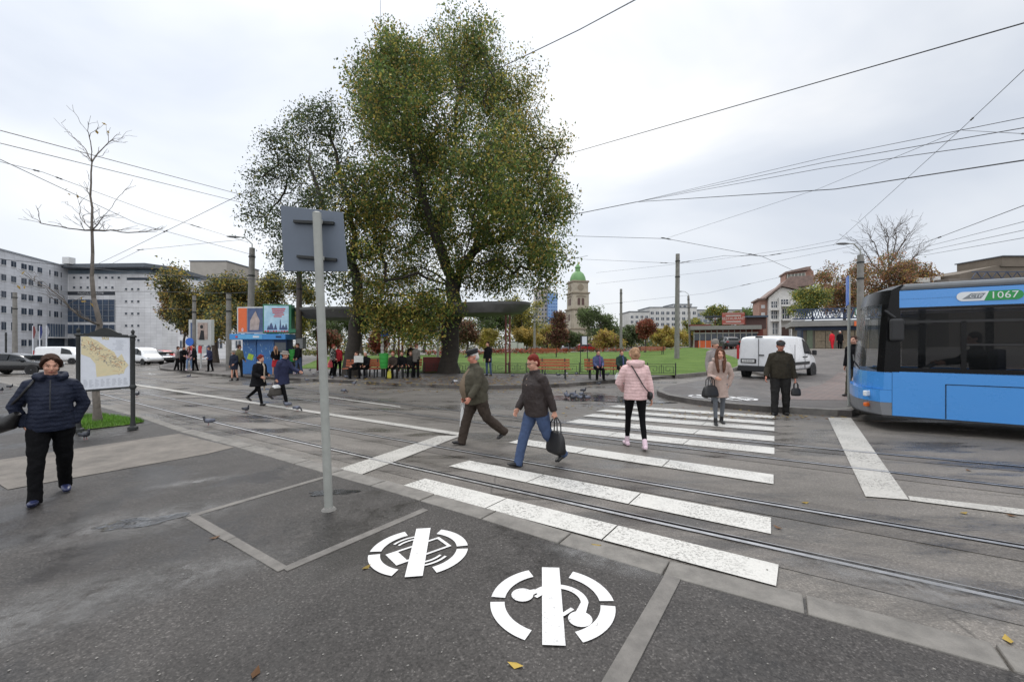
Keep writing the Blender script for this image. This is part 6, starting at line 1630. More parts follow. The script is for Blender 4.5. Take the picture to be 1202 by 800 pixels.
def billboard(px0, px1, py0, py1, Y, depth, rz, label, cat, frame, name='billboard'):
    c = Vector(((px0 + px1) / 2 - 601, 0, 0)) * (Y / F); c.y = Y; c.z = CAM + (HZ - py1) * Y / F; w = (px1 - px0) * Y / F; h = (py1 - py0) * Y / F
    r = thing(name, c, rz, label, cat); mb = MB(); mb.box((0, depth / 2, h / 2), (w, depth, h)); part(mb, 'case', frame, r, bevel=.02)
    return r, w, h
ORG = mat('poster_orange', S(220, 104, 54), .5, var=.06); SKYP = mat('poster_sky_blue', S(150, 206, 238, .9), .45, var=.15, scale=1.2, col2=S(206, 232, 244, .9)); REDP = mat('poster_red', S(206, 60, 66), .5, var=.1); NAVP = mat('poster_navy', S(72, 88, 122), .5, var=.3, scale=3); SKINP = mat('poster_warm', S(190, 170, 160, .8), .5, var=.35, scale=3); GRNF = mat('green_case', S(40, 112, 78), .5, var=.1); WHF = mat('white_case', S(216, 218, 216, .75), .5, var=.06)
r, w, h = billboard(276.5, 318, 360, 391, Yk + .55, .5, R(-6), 'white-cased billboard with an orange strip and a photograph, on the left of the kiosk roof', 'billboard', WHF)
mb = MB(); mb.box((-w * .32, -.012, h * .5), (w * .26, .02, h * .9)); pp = part(mb, 'poster', ORG, r); mb = MB(); put_text(mb, '8', .28, lambda u_, v, q: Vector((-w * .32 + u_, -.024 - q, h * .13 + v))); part(mb, 'poster_mark', BOARD_W, pp)
mb = MB(); mb.box((w * .07, -.012, h * .5), (w * .48, .02, h * .9)); pp = part(mb, 'poster', NAVP, r)
mb = MB(); mb.prism([(.0, .1), (.3, .1), (.34, .5), (.26, .7), (.2, .9), (.1, .7), (.02, .5)], 0, .006, 0, lambda u_, v, q: Vector((-w * .10 + u_ * w * .9, -.023 - q, h * v * .9 + .05))); part(mb, 'poster_figure', SKINP, pp)
r, w, h = billboard(309.5, 341, 357, 391, Yk + .25, .55, R(8), 'green-cased billboard with a pale blue poster, on the right of the kiosk roof', 'billboard', GRNF)
mb = MB(); mb.box((-w * .02, -.012, h * .5), (w * .86, .02, h * .9)); pp = part(mb, 'poster', SKYP, r)
mb = MB(); rk = random.Random(9)
for i in range(5): mb.box((w * .06 + rk.uniform(-.05, .05), -.026, h * (.84 - .065 * i)), (w * (.48 - .05 * i), .008, h * .035))
for i in range(9): mb.box((-w * .40 + w * .095 * i, -.026, h * .07), (w * .07, .008, h * rk.uniform(.02, .06)))
part(mb, 'poster_print', REDP, pp)
mb = MB()
for i, (x, t, wd) in enumerate([(-.30, .22, .05), (-.2, .3, .1), (-.05, .26, .06), (.12, .42, .035), (.22, .24, .09), (.32, .28, .05)]): mb.prism([(x - wd, .12), (x + wd, .12), (x + wd * .4, t), (x, t + .07), (x - wd * .4, t)], 0, .008, 0, lambda u_, v, q: Vector((u_ * w, -.024 - q, v * h)))
part(mb, 'poster_skyline', NAVP, pp)
# small green sign at the pole
mb = MB(); mb.box(P(343, 388, 24.1), (.42, .04, .2)); o_ = mb.build('direction_sign', GRNF); tag(o_, 'small green sign plate beside the green-cased billboard', 'sign')
# poster stand left of the poles
r, w, h = billboard(222, 247.5, 375, 405, 30.5, .35, R(4), 'white poster stand with a photograph of two people above small leaflets', 'poster stand', WHF, 'poster_stand')
mb = MB(); mb.box((w * .12, -.012, h * .55), (w * .44, .02, h * .66)); pp = part(mb, 'poster', SKINP, r); mb = MB(); mb.box((-w * .34, -.012, h * .55), (w * .14, .02, h * .66)); part(mb, 'poster', NAVP, r)
mb = MB(); mb.ell((w * .08, -.024, h * .72), (.11, .01, .14)); mb.prism([(-.1, .1), (.2, .1), (.16, .5), (.0, .52)], 0, .006, 0, lambda u_, v, q: Vector((w * .05 + u_ * w * .8, -.024 - q, h * .12 + v * h * .9))); part(mb, 'poster_figure', INK, pp)
for i, m_ in enumerate((REDP, SKYP, REDP, WHF, NAVP)):
    mb = MB(); mb.box((-w * .36 + w * .18 * i, -.0, -h * .17), (w * .15, .03, h * .28)); part(mb, 'leaflet', m_, r)
for x in (-w * .42, w * .42, 0): mb = MB(); mb.tube([(x, .1, -h * .92), (x, .1, .05)], .05, 8); part(mb, 'leg', WHF, r)
# flags before the office block
for i, (px, cm, lb) in enumerate([(38.5, S(120, 60, 60), 'white flagpole with a furled reddish flag before the office block'), (46.5, S(44, 54, 110), 'white flagpole with a furled dark blue flag before the office block'), (54.5, S(150, 152, 160), 'white flagpole with a furled pale flag nearest the entrance of the office block')]):
    Y = 62; b = ground_at(px, Y); r = thing('flagpole', b, 0, lb, 'flagpole', 'flagpoles before the office block'); hz = CAM + (HZ - 382) * Y / F - b.z
    mb = MB(); mb.tube([(0, 0, 0), (0, 0, hz)], [.09, .06], 10); part(mb, 'pole', BOARD_W, r)
    mb = MB(); mb.tube([(.15, 0, hz - .1), (.25, 0, hz - .9), (.14, 0, hz - 1.9)], [.1, .2, .05], 8, ry=[.04, .08, .03]); part(mb, 'flag', mat('flag_cloth_%s' % 'abc'[i], cm, .8, var=.3), r, sm=True)
# ================================================================== TREES
BARK = mat('bark', S(84, 74, 66, .75), .9, var=.35, scale=5, bump=.6, bscale=14); BARK_D = mat('dark_bark', S(62, 56, 50, .7), .9, var=.35, scale=5, bump=.6, bscale=14)
L_DK = leafmat('leaf_dark_green', S(80, 98, 52, .92)); L_MD = leafmat('leaf_mid_green', S(104, 124, 62, .95)); L_YG = leafmat('leaf_yellow_green', S(166, 156, 76, .95)); L_OC = leafmat('leaf_ochre', S(172, 144, 76, .85))
L_DIM = leafmat('leaf_dim_olive', S(76, 86, 62, .85)); L_OLV = leafmat('leaf_grey_olive', S(98, 106, 76, .9)); L_RED = leafmat('leaf_red', S(142, 74, 58, .8)); L_RUST = leafmat('leaf_rust', S(156, 116, 92, .85)); L_WINE = leafmat('leaf_wine', S(100, 64, 54, .8)); L_GRN = leafmat('leaf_fresh_green', S(112, 130, 80, .82)); L_GOLD = leafmat('leaf_gold', S(168, 150, 88, .78))

class Skel:
    def __init__(s): s.p = []; s.par = []; s.w = []
    def add(s, p, par):
        s.p.append(np.array(p, float)); s.par.append(par); s.w.append(0.0); return len(s.p) - 1
    def path(s, i, q, n, jit, rng, lift=0.0):
        a = s.p[i]; q = np.array(q, float); L = np.linalg.norm(q - a)
        for k in range(1, n + 1):
            t = k / n; p = a + (q - a) * t
            if k < n: p = p + rng.normal(0, jit * L, 3) + np.array([0, 0, lift * L * math.sin(math.pi * t)])
            i = s.add(p, i)
        return i
    def near(s, q, hmin=-1e9):
        P_ = np.array(s.p); d = np.linalg.norm(P_ - q, axis=1) + np.where(P_[:, 2] > q[2] + .3, 1.5, 0) + np.where(P_[:, 2] < hmin, 99, 0)
        return int(np.argmin(d))
    def radii(s, tip, expo=2.05, rmax=None):
        acc = np.zeros(len(s.p)); r = np.zeros(len(s.p)); has = np.zeros(len(s.p), bool)
        for i in range(len(s.p) - 1, -1, -1):
            v = acc[i] if has[i] else tip ** expo
            r[i] = v ** (1 / expo)
            if s.par[i] >= 0: acc[s.par[i]] += v; has[s.par[i]] = True
        if rmax:
            k = rmax / r[0]; r = np.maximum(tip * .8, r * (1 + (k - 1) * (r / r[0]) ** .8))
            z = np.array([q[2] for q in s.p]); h = np.clip(z / z.max(), 0, 1); dist = np.array([math.hypot(q[0], q[1]) for q in s.p]) / z.max()
            r = np.minimum(r, np.maximum(tip, rmax * np.maximum(0, 1 - .95 * h - .55 * dist) ** 1.25 + tip * 2.5))
        return r
    def mesh(s, tip, rmax=None, flare=1.5, rmin=0.0):
        r = s.radii(tip, rmax=rmax); V = []; Fs = []; off = 0
        for i, pa in enumerate(s.par):
            if pa < 0 or r[i] < rmin: continue
            n = 12 if r[pa] > .12 else (7 if r[pa] > .04 else 4)
            a, b = s.p[pa], s.p[i]; t = b - a; L = np.linalg.norm(t)
            if L < 1e-5: continue
            t /= L; u_ = np.cross(t, [0.31, .9, .17]); u_ /= np.linalg.norm(u_); v = np.cross(t, u_)
            ra = min(r[pa], r[i] * 1.5) if s.par[pa] >= 0 else r[pa] * flare
            for k in range(n):
                an = 2 * math.pi * k / n; d_ = u_ * math.cos(an) + v * math.sin(an)
                V.append(a + d_ * ra - t * ra * .15)
            for k in range(n):
                an = 2 * math.pi * k / n; d_ = u_ * math.cos(an) + v * math.sin(an)
                V.append(b + d_ * r[i] + t * r[i] * .3)
            Fs += [(off + k, off + (k + 1) % n, off + n + (k + 1) % n, off + n + k) for k in range(n)]
            Fs.append(tuple(off + n + k for k in range(n))); off += 2 * n
        return V, Fs

def leaves(C, per, sig, size, rng, droop=.35, slots=None):
    """C: cluster centres; returns quads, one small folded blade each, and the slot of each"""
    n = len(C) * per
    c = np.repeat(C, per, axis=0); o = np.clip(rng.normal(0, 1, (n, 3)), -1.7, 1.7) * sig; o[:, 2] = o[:, 2] * .85 - np.abs(rng.normal(0, droop * sig, n))
    p = c + o
    d = rng.normal(0, 1, (n, 3)); d[:, 2] -= .8; d /= np.linalg.norm(d, axis=1)[:, None]
    q = rng.normal(0, 1, (n, 3)); q -= d * (q * d).sum(1)[:, None]; q /= np.linalg.norm(q, axis=1)[:, None]
    L = size * rng.uniform(.65, 1.3, n)[:, None]; W = L * .27
    nn = np.cross(d, q)
    V = np.stack([p, p + d * L * .5 + q * W + nn * L * .05, p + d * L, p + d * L * .5 - q * W + nn * L * .05], 1).reshape(-1, 3)
    Fq = np.arange(n * 4).reshape(-1, 4)
    return V, Fq

def tree(name, base, lobes, limbs, label, mats, wfn, seed, dens=1.0, per=55, sig=.42, size=.17, tip=.008, trunk_r=.4, bark=None, group=None, shell=.45, cat='tree', rmin=0.0):
    """lobes: (centre, radius) in world space; limbs: polylines from the base upwards"""
    rng = np.random.default_rng(seed); base = Vector(base)
    root = thing(name, base, 0, label, cat, group); b = np.array(base)
    sk = Skel(); sk.add((0, 0, -.1), -1)
    for ln in limbs:
        pts = [np.array(p) - b for p in ln]
        i = sk.near(pts[0]) if len(sk.p) > 1 else 0
        if np.linalg.norm(sk.p[i] - pts[0]) > .3: i = sk.path(i, pts[0], 3, .02, rng)
        for p in pts[1:]: i = sk.path(i, p, 3, .035, rng)
    Cs = []
    for (c, r) in lobes:
        c = np.array(c) - b
        i = sk.near(c - np.array([0, 0, r * .5])); i = sk.path(i, c, 4, .06, rng, .06)
        n = max(4, int(dens * r * r * 9))
        d = rng.normal(0, 1, (n, 3)); d /= np.linalg.norm(d, axis=1)[:, None]
        rr = r * rng.uniform(shell, 1.05, n) ** .8
        pts = c + d * rr[:, None]
        # second order limbs to a few, the rest attach to the nearest
        for k in range(n):
            q = pts[k]; j = sk.near(q, 1.5); L = np.linalg.norm(sk.p[j] - q)
            sk.path(j, q, max(1, min(4, int(L / .45))), .07, rng, .05)
        Cs.append(pts)
    C = np.concatenate(Cs)
    V, Fs = sk.mesh(tip, trunk_r, rmin=rmin)
    np_obj('trunk', [tuple(v) for v in V], Fs, bark or BARK, parent=root, smooth_=True)
    V, Fq = leaves(C, per, sig, size, rng)
    w = np.array([wfn(p + b) for p in C]); w = w / w.sum(1)[:, None]; cum = np.cumsum(w, 1)
    cu = np.repeat(cum, per, axis=0); mi = (rng.uniform(0, 1, (len(cu), 1)) > cu).sum(1); mi = np.minimum(mi, len(mats) - 1)
    np_obj('crown', V, Fq, mats, mi, root)
    return root

def noise3(p, s):
    return math.sin(p[0] * s + 1.3) * math.sin(p[1] * s * 1.1 + .4) * math.sin(p[2] * s * .9 + 2.2)
# --- the big tree and its neighbour
b = G(527, 437.5, .145); Y0 = b.y; rT = random.Random(21)
def LB_(lst, Y, k=1.0, dz=2.6): return [(P(x, y, Y + rT.uniform(-dz, dz)), r * Y / F * k) for x, y, r in lst]
lob = LB_([(448, 72, 26), (438, 110, 30), (462, 48, 20), (490, 62, 22), (470, 100, 52), (455, 150, 48), (545, 75, 58), (590, 110, 52), (620, 165, 46), (510, 160, 60), (570, 190, 60), (450, 215, 46), (500, 240, 58), (600, 240, 52), (640, 215, 30), (625, 290, 38), (545, 290, 52), (440, 275, 42), (480, 315, 48), (592, 312, 38), (448, 335, 36), (470, 368, 26), (552, 44, 26), (465, 56, 24), (565, 325, 30), (640, 320, 24), (505, 355, 34), (505, 95, 34), (650, 250, 22), (432, 245, 24), (566, 26, 12), (420, 320, 22)], Y0)
def shift(c, dy): return Vector((c[0] * (c[1] + dy) / c[1], c[1] + dy, CAM + (c[2] - CAM) * (c[1] + dy) / c[1]))
lob += [(shift(c, rT.choice((-3, 3))) + Vector((rT.uniform(-.8, .8), 0, rT.uniform(-1.2, .2))), r * .85) for c, r in lob[:16]]
lob += [(P(x, y, Y0 - 2.6), r * Y0 / F) for x, y, r in [(440, 362, 22), (462, 384, 18), (486, 372, 22), (505, 388, 16), (474, 392, 14), (452, 352, 22), (496, 352, 24), (520, 360, 22), (430, 340, 20)]]
S_ = lambda pts, Y=Y0: [P(x, y, Y + dy) for x, y, dy in pts]
def w1_(p):
    px = 601 + p[0] * F / p[1]; py = HZ - (p[2] - CAM) * F / p[1]
    y = .20 + .40 * smooth((px - 560) / 90) * smooth((260 - py) / 160) + .40 * smooth((py - 290) / 60) * smooth((540 - px) / 80) + .30 * smooth((470 - px) / 60) * smooth((py - 180) / 60) + .25 * max(0, noise3(p, .9))
    return (.52, .36, y, y * .45)
tree('plane_tree', b, lob, [S_([(527, 437, 0), (529, 400, 0), (533, 352, 0), (530, 325, 0)]), S_([(530, 325, 0), (512, 280, -.6), (488, 200, -1), (474, 110, -1)]), S_([(533, 345, 0), (556, 295, .3), (585, 235, .8), (604, 140, 1)]), S_([(556, 295, .3), (600, 275, -.8), (634, 225, -1.2)]), S_([(512, 280, -.6), (530, 200, 1.2), (545, 90, 1)]), S_([(531, 335, 0), (490, 320, -1.5), (452, 330, -2)])],
     'biggest tree in the photo, tall dark green crown turning yellow', [L_DK, L_MD, L_YG, L_OC], w1_, 5, dens=1.15, per=92, sig=.37, size=.150, trunk_r=.50, bark=BARK_D, shell=.15)
b = G(413, 440.5, .145); Y0 = b.y
lob = LB_([(345, 170, 34), (372, 150, 32), (325, 210, 32), (360, 215, 38), (395, 190, 36), (312, 255, 26), (345, 270, 32), (385, 255, 38), (410, 290, 28), (330, 310, 22), (365, 315, 24), (415, 230, 32), (300, 215, 18), (355, 135, 18), (318, 165, 20), (440, 270, 26), (400, 330, 20), (395, 140, 22)], Y0, 1.0, 2.2)
tree('elm_tree', b, lob, [S_([(413, 440, 0), (416, 400, 0), (420, 350, 0), (416, 315, 0)], Y0), S_([(416, 315, 0), (388, 265, .4), (362, 190, .6)], Y0), S_([(417, 320, 0), (412, 260, -.6), (395, 180, -.5)], Y0), S_([(388, 265, .4), (345, 250, -.8), (318, 225, -1)], Y0)],
     'smaller dark olive tree just left of the biggest tree', [L_DIM, L_DK, L_YG], lambda p: (.6, .35, .06), 8, dens=1.4, per=70, sig=.34, size=.135, trunk_r=.38, bark=BARK_D, shell=.2)

# --- background trees: a few shapes, each tree its own crown and trunk
def bg_shape(kind, seed):
    rng = random.Random(seed)
    if kind == 'round': L = [((rng.gauss(0, .22), rng.gauss(0, .22), .62 + rng.uniform(-.2, .25)), rng.uniform(.13, .22)) for _ in range(13)]
    elif kind == 'wide': L = [((rng.gauss(0, .32), rng.gauss(0, .28), .60 + rng.uniform(-.26, .22)), rng.uniform(.13, .2)) for _ in range(22)]
    else: L = [((rng.gauss(0, .10), rng.gauss(0, .10), .28 + .62 * i / 11), .20 * (1.05 - i / 12) + .05) for i in range(12)]
    return L
def bg_tree(px, yt, yb, hw, Y, kind, mats, w, label, seed, group=None, z0=None, name='tree', dens=1.0, size=None, bark=None, shell=.3):
    x = (px - 601) * Y / F; zt = CAM + (HZ - yt) * Y / F; zb = z0 if z0 is not None else CAM + (HZ - yb) * Y / F; h = zt - zb; W = hw * Y / F
    L = bg_shape(kind, seed); mx = max(abs(c[0]) + r for c, r in L); top = max(c[2] + r for c, r in L)
    lob = [(Vector((x + c[0] / mx * W, Y + c[1] / mx * W, zb + c[2] / top * h)), r / mx * W * 1.05 if kind != 'cone' else r / mx * W * 1.2) for c, r in L]
    sc_ = max(.7, Y / 60)
    n_area = sum(r * r for _, r in lob)
    tot = 900 * dens
    d_ = tot / 14 / max(.1, 9 * n_area)
    return tree(name, (x, Y, zb), lob, [[(x, Y, zb), (x + .1, Y, zb + h * .3), (x, Y, zb + h * .55)]], label, mats, lambda p: w, seed, dens=d_ * 1.9, per=58, sig=max(.28, W * .095), size=.28 * sc_ if not size else size, trunk_r=max(.12, W * .055), group=group, shell=shell, bark=bark, rmin=.02)
PT = 'park trees behind the lawn'
bg_tree(252, 308, 424, 62, 40, 'wide', [L_DIM, L_OLV, L_YG, L_OC], (.35, .3, .15, .25), 'broad yellowing tree with a dark trunk behind the poster stand', 31, dens=4.2, size=.24, shell=.1)
bg_tree(320, 309, 420, 50, 43, 'wide', [L_YG, L_OC, L_OLV, L_DIM], (.25, .2, .3, .25), 'yellow-olive tree right behind the kiosk billboards', 32, dens=3.4, size=.24, shell=.1)
bg_tree(216, 330, 420, 26, 46, 'round', [L_OC, L_OLV, L_RUST], (.4, .4, .2), 'ochre tree at the right end of the office block', 33, dens=2.2, size=.24, shell=.1)
for i, (px, yt, hw, Y, kd, ms, w, lb) in enumerate([
    (350, 352, 24, 52, 'round', [L_YG, L_GRN], (.6, .4), 'yellow-green park tree right of the brown pole'),
    (384, 366, 22, 56, 'round', [L_OLV, L_DK], (.6, .4), 'olive park tree under the long canopy'),
    (388, 386, 11, 48, 'round', [L_RUST, L_RED, L_OLV], (.4, .3, .3), 'small red-leaved tree left of the left trunk'),
    (424, 350, 26, 60, 'round', [L_DK, L_OLV], (.6, .4), 'dark green park tree behind the left trunk'),
    (444, 384, 10, 46, 'cone', [L_RED, L_WINE], (.6, .4), 'small crimson tree by the tram stop sign'),
    (462, 356, 26, 64, 'round', [L_GRN, L_YG], (.6, .4), 'green and yellow park tree between the stop sign and the big trunk'),
    (498, 366, 24, 58, 'round', [L_OLV, L_YG], (.5, .5), 'olive-yellow park tree just left of the big trunk'),
    (548, 374, 13, 46, 'round', [L_WINE, L_RUST, L_OLV], (.4, .3, .3), 'dark wine-red small tree just right of the big trunk'),
    (576, 350, 30, 66, 'round', [L_DK, L_OLV], (.6, .4), 'dark tree behind the right canopy'),
    (572, 386, 15, 52, 'round', [L_YG, L_GOLD], (.6, .4), 'low yellow bushy tree behind the person in the long black coat'),
    (612, 344, 28, 72, 'round', [L_YG, L_OLV], (.6, .4), 'tall yellow-green tree right of the canopy columns'),
    (618, 384, 18, 60, 'round', [L_GOLD, L_OC], (.6, .4), 'golden low tree beside the slim grey pole'),
    (642, 380, 18, 66, 'round', [L_GOLD, L_YG], (.5, .5), 'yellow tree left of the dark red tree'),
    (654, 362, 13, 62, 'cone', [L_WINE, L_RUST, L_DK], (.6, .25, .15), 'dark red-brown tree below the high-rises'),
    (668, 388, 16, 76, 'round', [L_OLV, L_DK], (.6, .4), 'grey-green tree at the foot of the church tower'),
    (706, 356, 30, 96, 'round', [L_GRN, L_OLV], (.6, .4), 'large green tree right of the church tower'),
    (708, 386, 23, 72, 'wide', [L_OC, L_YG, L_RUST], (.4, .4, .2), 'orange-yellow wide tree below the large green tree'),
    (741, 380, 18, 84, 'round', [L_OLV, L_GRN], (.6, .4), 'olive tree in front of the white flats'),
    (757, 370, 8.5, 54, 'round', [L_RED, L_RUST], (.6, .4), 'small bright red tree on a thin trunk before the white flats'),
    (786, 382, 20, 80, 'wide', [L_YG, L_OC], (.6, .4), 'yellow tree left of the lawn pole'),
    (812, 372, 20, 90, 'round', [L_YG, L_GRN], (.5, .5), 'yellow-green tree left of the cafe'),
    (846, 352, 24, 92, 'round', [L_GRN, L_YG], (.6, .4), 'light green tree above the red cafe sign'),
    (884, 354, 22, 90, 'round', [L_GRN, L_MD], (.6, .4), 'mid green tree between the cafe and the gabled house'),
    (530, 380, 18, 70, 'round', [L_OLV, L_YG], (.6, .4), 'olive tree seen behind the big trunk')]):
    bg_tree(px, yt, 413, hw, Y, kd, ms, w, lb, 50 + i, PT, dens=1.1, shell=.15)
bg_tree(953, 328, 396, 25, 45, 'round', [L_GRN, L_YG], (.6, .4), 'green tree growing beside the gabled house above the shop', 91, dens=1.0)
for i, (px, yt, hw, Y, lb) in enumerate([(990, 304, 34, 50, 'orange-brown tree above the shop roof, left one'), (1024, 288, 42, 52, 'orange-brown tree behind the lamp pole by the bus'), (1068, 290, 34, 50, 'rust-coloured thin tree above the bus front')]):
    bg_tree(px, yt, 400, hw, Y, 'wide', [L_RUST, L_OC, L_OLV], (.6, .2, .25), lb, 95 + i, 'autumn trees behind the shop', dens=1.6, shell=.3)

# --- bare trees
def bare_tree(name, base, limbs, label, seed, r0, n1, spread, bark, tip=.0026, cat='tree', leafs=None):
    rng = np.random.default_rng(seed); base = Vector(base); b = np.array(base); root = thing(name, base, 0, label, cat); sk = Skel(); sk.add((0, 0, -.1), -1)
    ends = []
    for ln in limbs:
        pts = [np.array(p) - b for p in ln]; i = sk.near(pts[0]) if len(sk.p) > 1 else 0
        for p in pts[1:]:
            j0 = i; i = sk.path(i, p, 3, .02, rng)
            ends.append((sk.p[j0], sk.p[i]))
    n0 = len(sk.p)
    for k in range(n1):
        a, c = ends[rng.integers(1, len(ends))]; t = rng.uniform(.2, 1); q0 = a + (c - a) * t; i = sk.near(q0)
        d = (c - a) / (np.linalg.norm(c - a) + 1e-6) + rng.normal(0, .6, 3); d[2] = abs(d[2]) * .7 + .25; d /= np.linalg.norm(d)
        i = sk.path(i, sk.p[i] + d * spread * rng.uniform(.4, 1), 4, .05, rng, .05)
        for _ in range(2):
            d2 = d + rng.normal(0, .5, 3); d2[2] = abs(d2[2]); sk.path(max(0, i - rng.integers(0, 3)), sk.p[i] + d2 / np.linalg.norm(d2) * spread * .35, 2, .06, rng)
    V, Fs = sk.mesh(tip, r0); np_obj('trunk', [tuple(v) for v in V], Fs, bark, parent=root, smooth_=True)
    if leafs:
        C = np.array([sk.p[i] for i in rng.integers(n0, len(sk.p), leafs)]); Vl, Fl = leaves(C, 3, .10, .11, rng); np_obj('crown', Vl, Fl, [L_OC], None, root)
    return root
b = G(115, 494, .03); Y0 = b.y
bare_tree('bare_tree', b, [S_([(115, 494, 0), (113, 440, 0), (110, 350, 0), (108, 270, 0), (106, 230, 0), (108, 190, 0)], Y0), S_([(108, 190, 0), (98, 172, .2), (85, 160, .3)], Y0), S_([(108, 190, 0), (107, 172, -.2), (104, 156, -.3)], Y0), S_([(108, 192, 0), (119, 176, .3), (132, 163, .4)], Y0), S_([(109, 275, 0), (80, 268, -.3), (48, 262, -.5), (44, 244, -.6)], Y0),
     S_([(109, 273, 0), (130, 270, .4), (150, 273, .5), (182, 272, .5)], Y0), S_([(108, 268, 0), (125, 250, -.4), (140, 230, -.5)], Y0), S_([(111, 393, 0), (95, 372, -.5), (60, 340, -.9), (40, 330, -1)], Y0), S_([(108, 268, 0), (100, 262, 0), (86, 245, .4)], Y0)],
     'leafless young tree standing behind the city map board', 3, .07, 64, .42, mat('grey_bark', S(108, 100, 92, .7), .85, var=.25, scale=14, bump=.3), leafs=5)
Y0 = 58; b = Vector(((1044 - 601) * Y0 / F, Y0, 1.0))
bare_tree('bare_tree', b, [S_([(1044, 390, 0), (1044, 340, 0), (1043, 300, 0), (1040, 270, 0)], Y0), S_([(1043, 315, 0), (1028, 290, .5), (1020, 275, .5)], Y0), S_([(1043, 310, 0), (1058, 288, -.5), (1068, 272, -.5)], Y0), S_([(1043, 320, 0), (1050, 290, .5), (1052, 268, .3)], Y0), S_([(1043, 330, 0), (1024, 310, .5), (1012, 290, .6)], Y0), S_([(1043, 330, 0), (1066, 310, .5), (1078, 296, .6)], Y0)],
     'tall leafless tree with fine twigs above the bus front', 4, .24, 170, 2.6, BARK, tip=.011)

# --- far wood line, flower beds, shrubs
rng = np.random.default_rng(77)
C = []; 
for px in np.arange(150, 960, 2.2):
    Y = 100 + rng.uniform(0, 12); x = (px - 601) * Y / F; top = (364 if 330 < px < 640 else 391) + 5 * math.sin(px * .05) + 3 * math.sin(px * .13)
    for k in range(5): C.append((x + rng.uniform(-.6, .6), Y, CAM + (HZ - rng.uniform(top, 414)) * Y / F))
C = np.array(C); V, Fq = leaves(C, 26, .85, .55, rng); tag(np_obj('treeline', V, Fq, [L_OLV, L_YG, L_DK, L_OC], rng.choice(4, len(Fq), p=[.4, .2, .3, .1])), 'distant mixed treeline closing the far side of the square', None, None, 'stuff')
def bedrow(px0, px1, y0, y1, Y, mats, p, label, name='flower_bed', n=240, size=.12):
    C = []
    for k in range(n):
        px = rng.uniform(px0, px1); y = Y + rng.uniform(-.8, .8); C.append(((px - 601) * y / F, y, CAM + (HZ - rng.uniform(y0, y1)) * y / F))
    V, Fq = leaves(np.array(C), 16, .10, size, rng, .1); return tag(np_obj(name, V, Fq, mats, rng.choice(len(mats), len(Fq), p=p)), label, None, None, 'stuff')
bedrow(575, 666, 409, 413.5, 50, [leafmat('flower_red', S(176, 62, 50, .85), .2), L_DK], [.7, .3], 'long bed of red flowers across the lawn')
bedrow(500, 575, 411, 415, 50, [leafmat('flower_red', S(176, 62, 50, .85), .2), L_DK], [.7, .3], 'bed of red flowers seen beyond the big trunk', n=160)
bedrow(668, 800, 409, 411.5, 56, [MATS['flower_red'], L_DK, L_OLV], [.45, .3, .25], 'low red and green flower bed at the back of the lawn', n=240)
bedrow(340, 480, 411, 416, 62, [L_OLV, L_YG, L_DK], [.4, .3, .3], 'low shrubs along the back of the left lawn', 'undergrowth', n=320, size=.2)
# ================================================================== BUILDINGS
def panel_mat(name, c, bw, bh, mortar, mk=.75, rough=.7, var=.06):
    m, nt, N, L, bs = nodes_of(name); tc = N.new('ShaderNodeTexCoord'); sp = N.new('ShaderNodeSeparateXYZ'); L.new(tc.outputs['Object'], sp.inputs['Vector'])
    ad = N.new('ShaderNodeMath'); L.new(sp.outputs['X'], ad.inputs[0]); L.new(sp.outputs['Y'], ad.inputs[1])
    cb = N.new('ShaderNodeCombineXYZ'); L.new(ad.outputs[0], cb.inputs['X']); L.new(sp.outputs['Z'], cb.inputs['Y'])
    br = N.new('ShaderNodeTexBrick'); br.offset = 0; br.inputs['Scale'].default_value = 1; br.inputs['Brick Width'].default_value = bw; br.inputs['Row Height'].default_value = bh; br.inputs['Mortar Size'].default_value = mortar
    br.inputs['Color1'].default_value = tuple(x * (1 - var) for x in c) + (1,); br.inputs['Color2'].default_value = tuple(min(1, x * (1 + var)) for x in c) + (1,); br.inputs['Mortar'].default_value = tuple(x * mk for x in c) + (1,)
    L.new(cb.outputs['Vector'], br.inputs['Vector'])
    nz = N.new('ShaderNodeTexNoise'); nz.inputs['Scale'].default_value = .35; nz.inputs['Detail'].default_value = 7; L.new(tc.outputs['Object'], nz.inputs['Vector'])
    mr = N.new('ShaderNodeMapRange'); mr.inputs['From Min'].default_value = .3; mr.inputs['From Max'].default_value = .7; mr.inputs['To Min'].default_value = .86; mr.inputs['To Max'].default_value = 1.1; L.new(nz.outputs['Fac'], mr.inputs['Value'])
    mx = N.new('ShaderNodeMix'); mx.data_type = 'RGBA'; mx.blend_type = 'MULTIPLY'; mx.inputs['Factor'].default_value = 1; L.new(br.outputs['Color'], mx.inputs['A']); L.new(mr.outputs['Result'], mx.inputs['B'])
    L.new(mx.outputs['Result'], bs.inputs['Base Color']); bs.inputs['Roughness'].default_value = rough
    MATS[name] = m; return m
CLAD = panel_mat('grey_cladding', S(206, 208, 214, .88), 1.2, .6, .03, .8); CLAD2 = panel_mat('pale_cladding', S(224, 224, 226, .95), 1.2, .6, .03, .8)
WIN = mat('window_glass_dark', S(58, 66, 78), .12, var=.35, scale=.6, spec=.5, world=True); WINB = mat('curtain_glass', S(70, 84, 104), .1, var=.3, scale=.3, spec=.6, world=True); MULL = mat('mullion_grey', S(150, 156, 164, .8), .5, var=.08)
DKSLAB = mat('roof_slab_dark', S(84, 90, 98), .6, var=.12, scale=.6); SILL = mat('sill_white', S(220, 220, 220, .8), .6, var=.05)

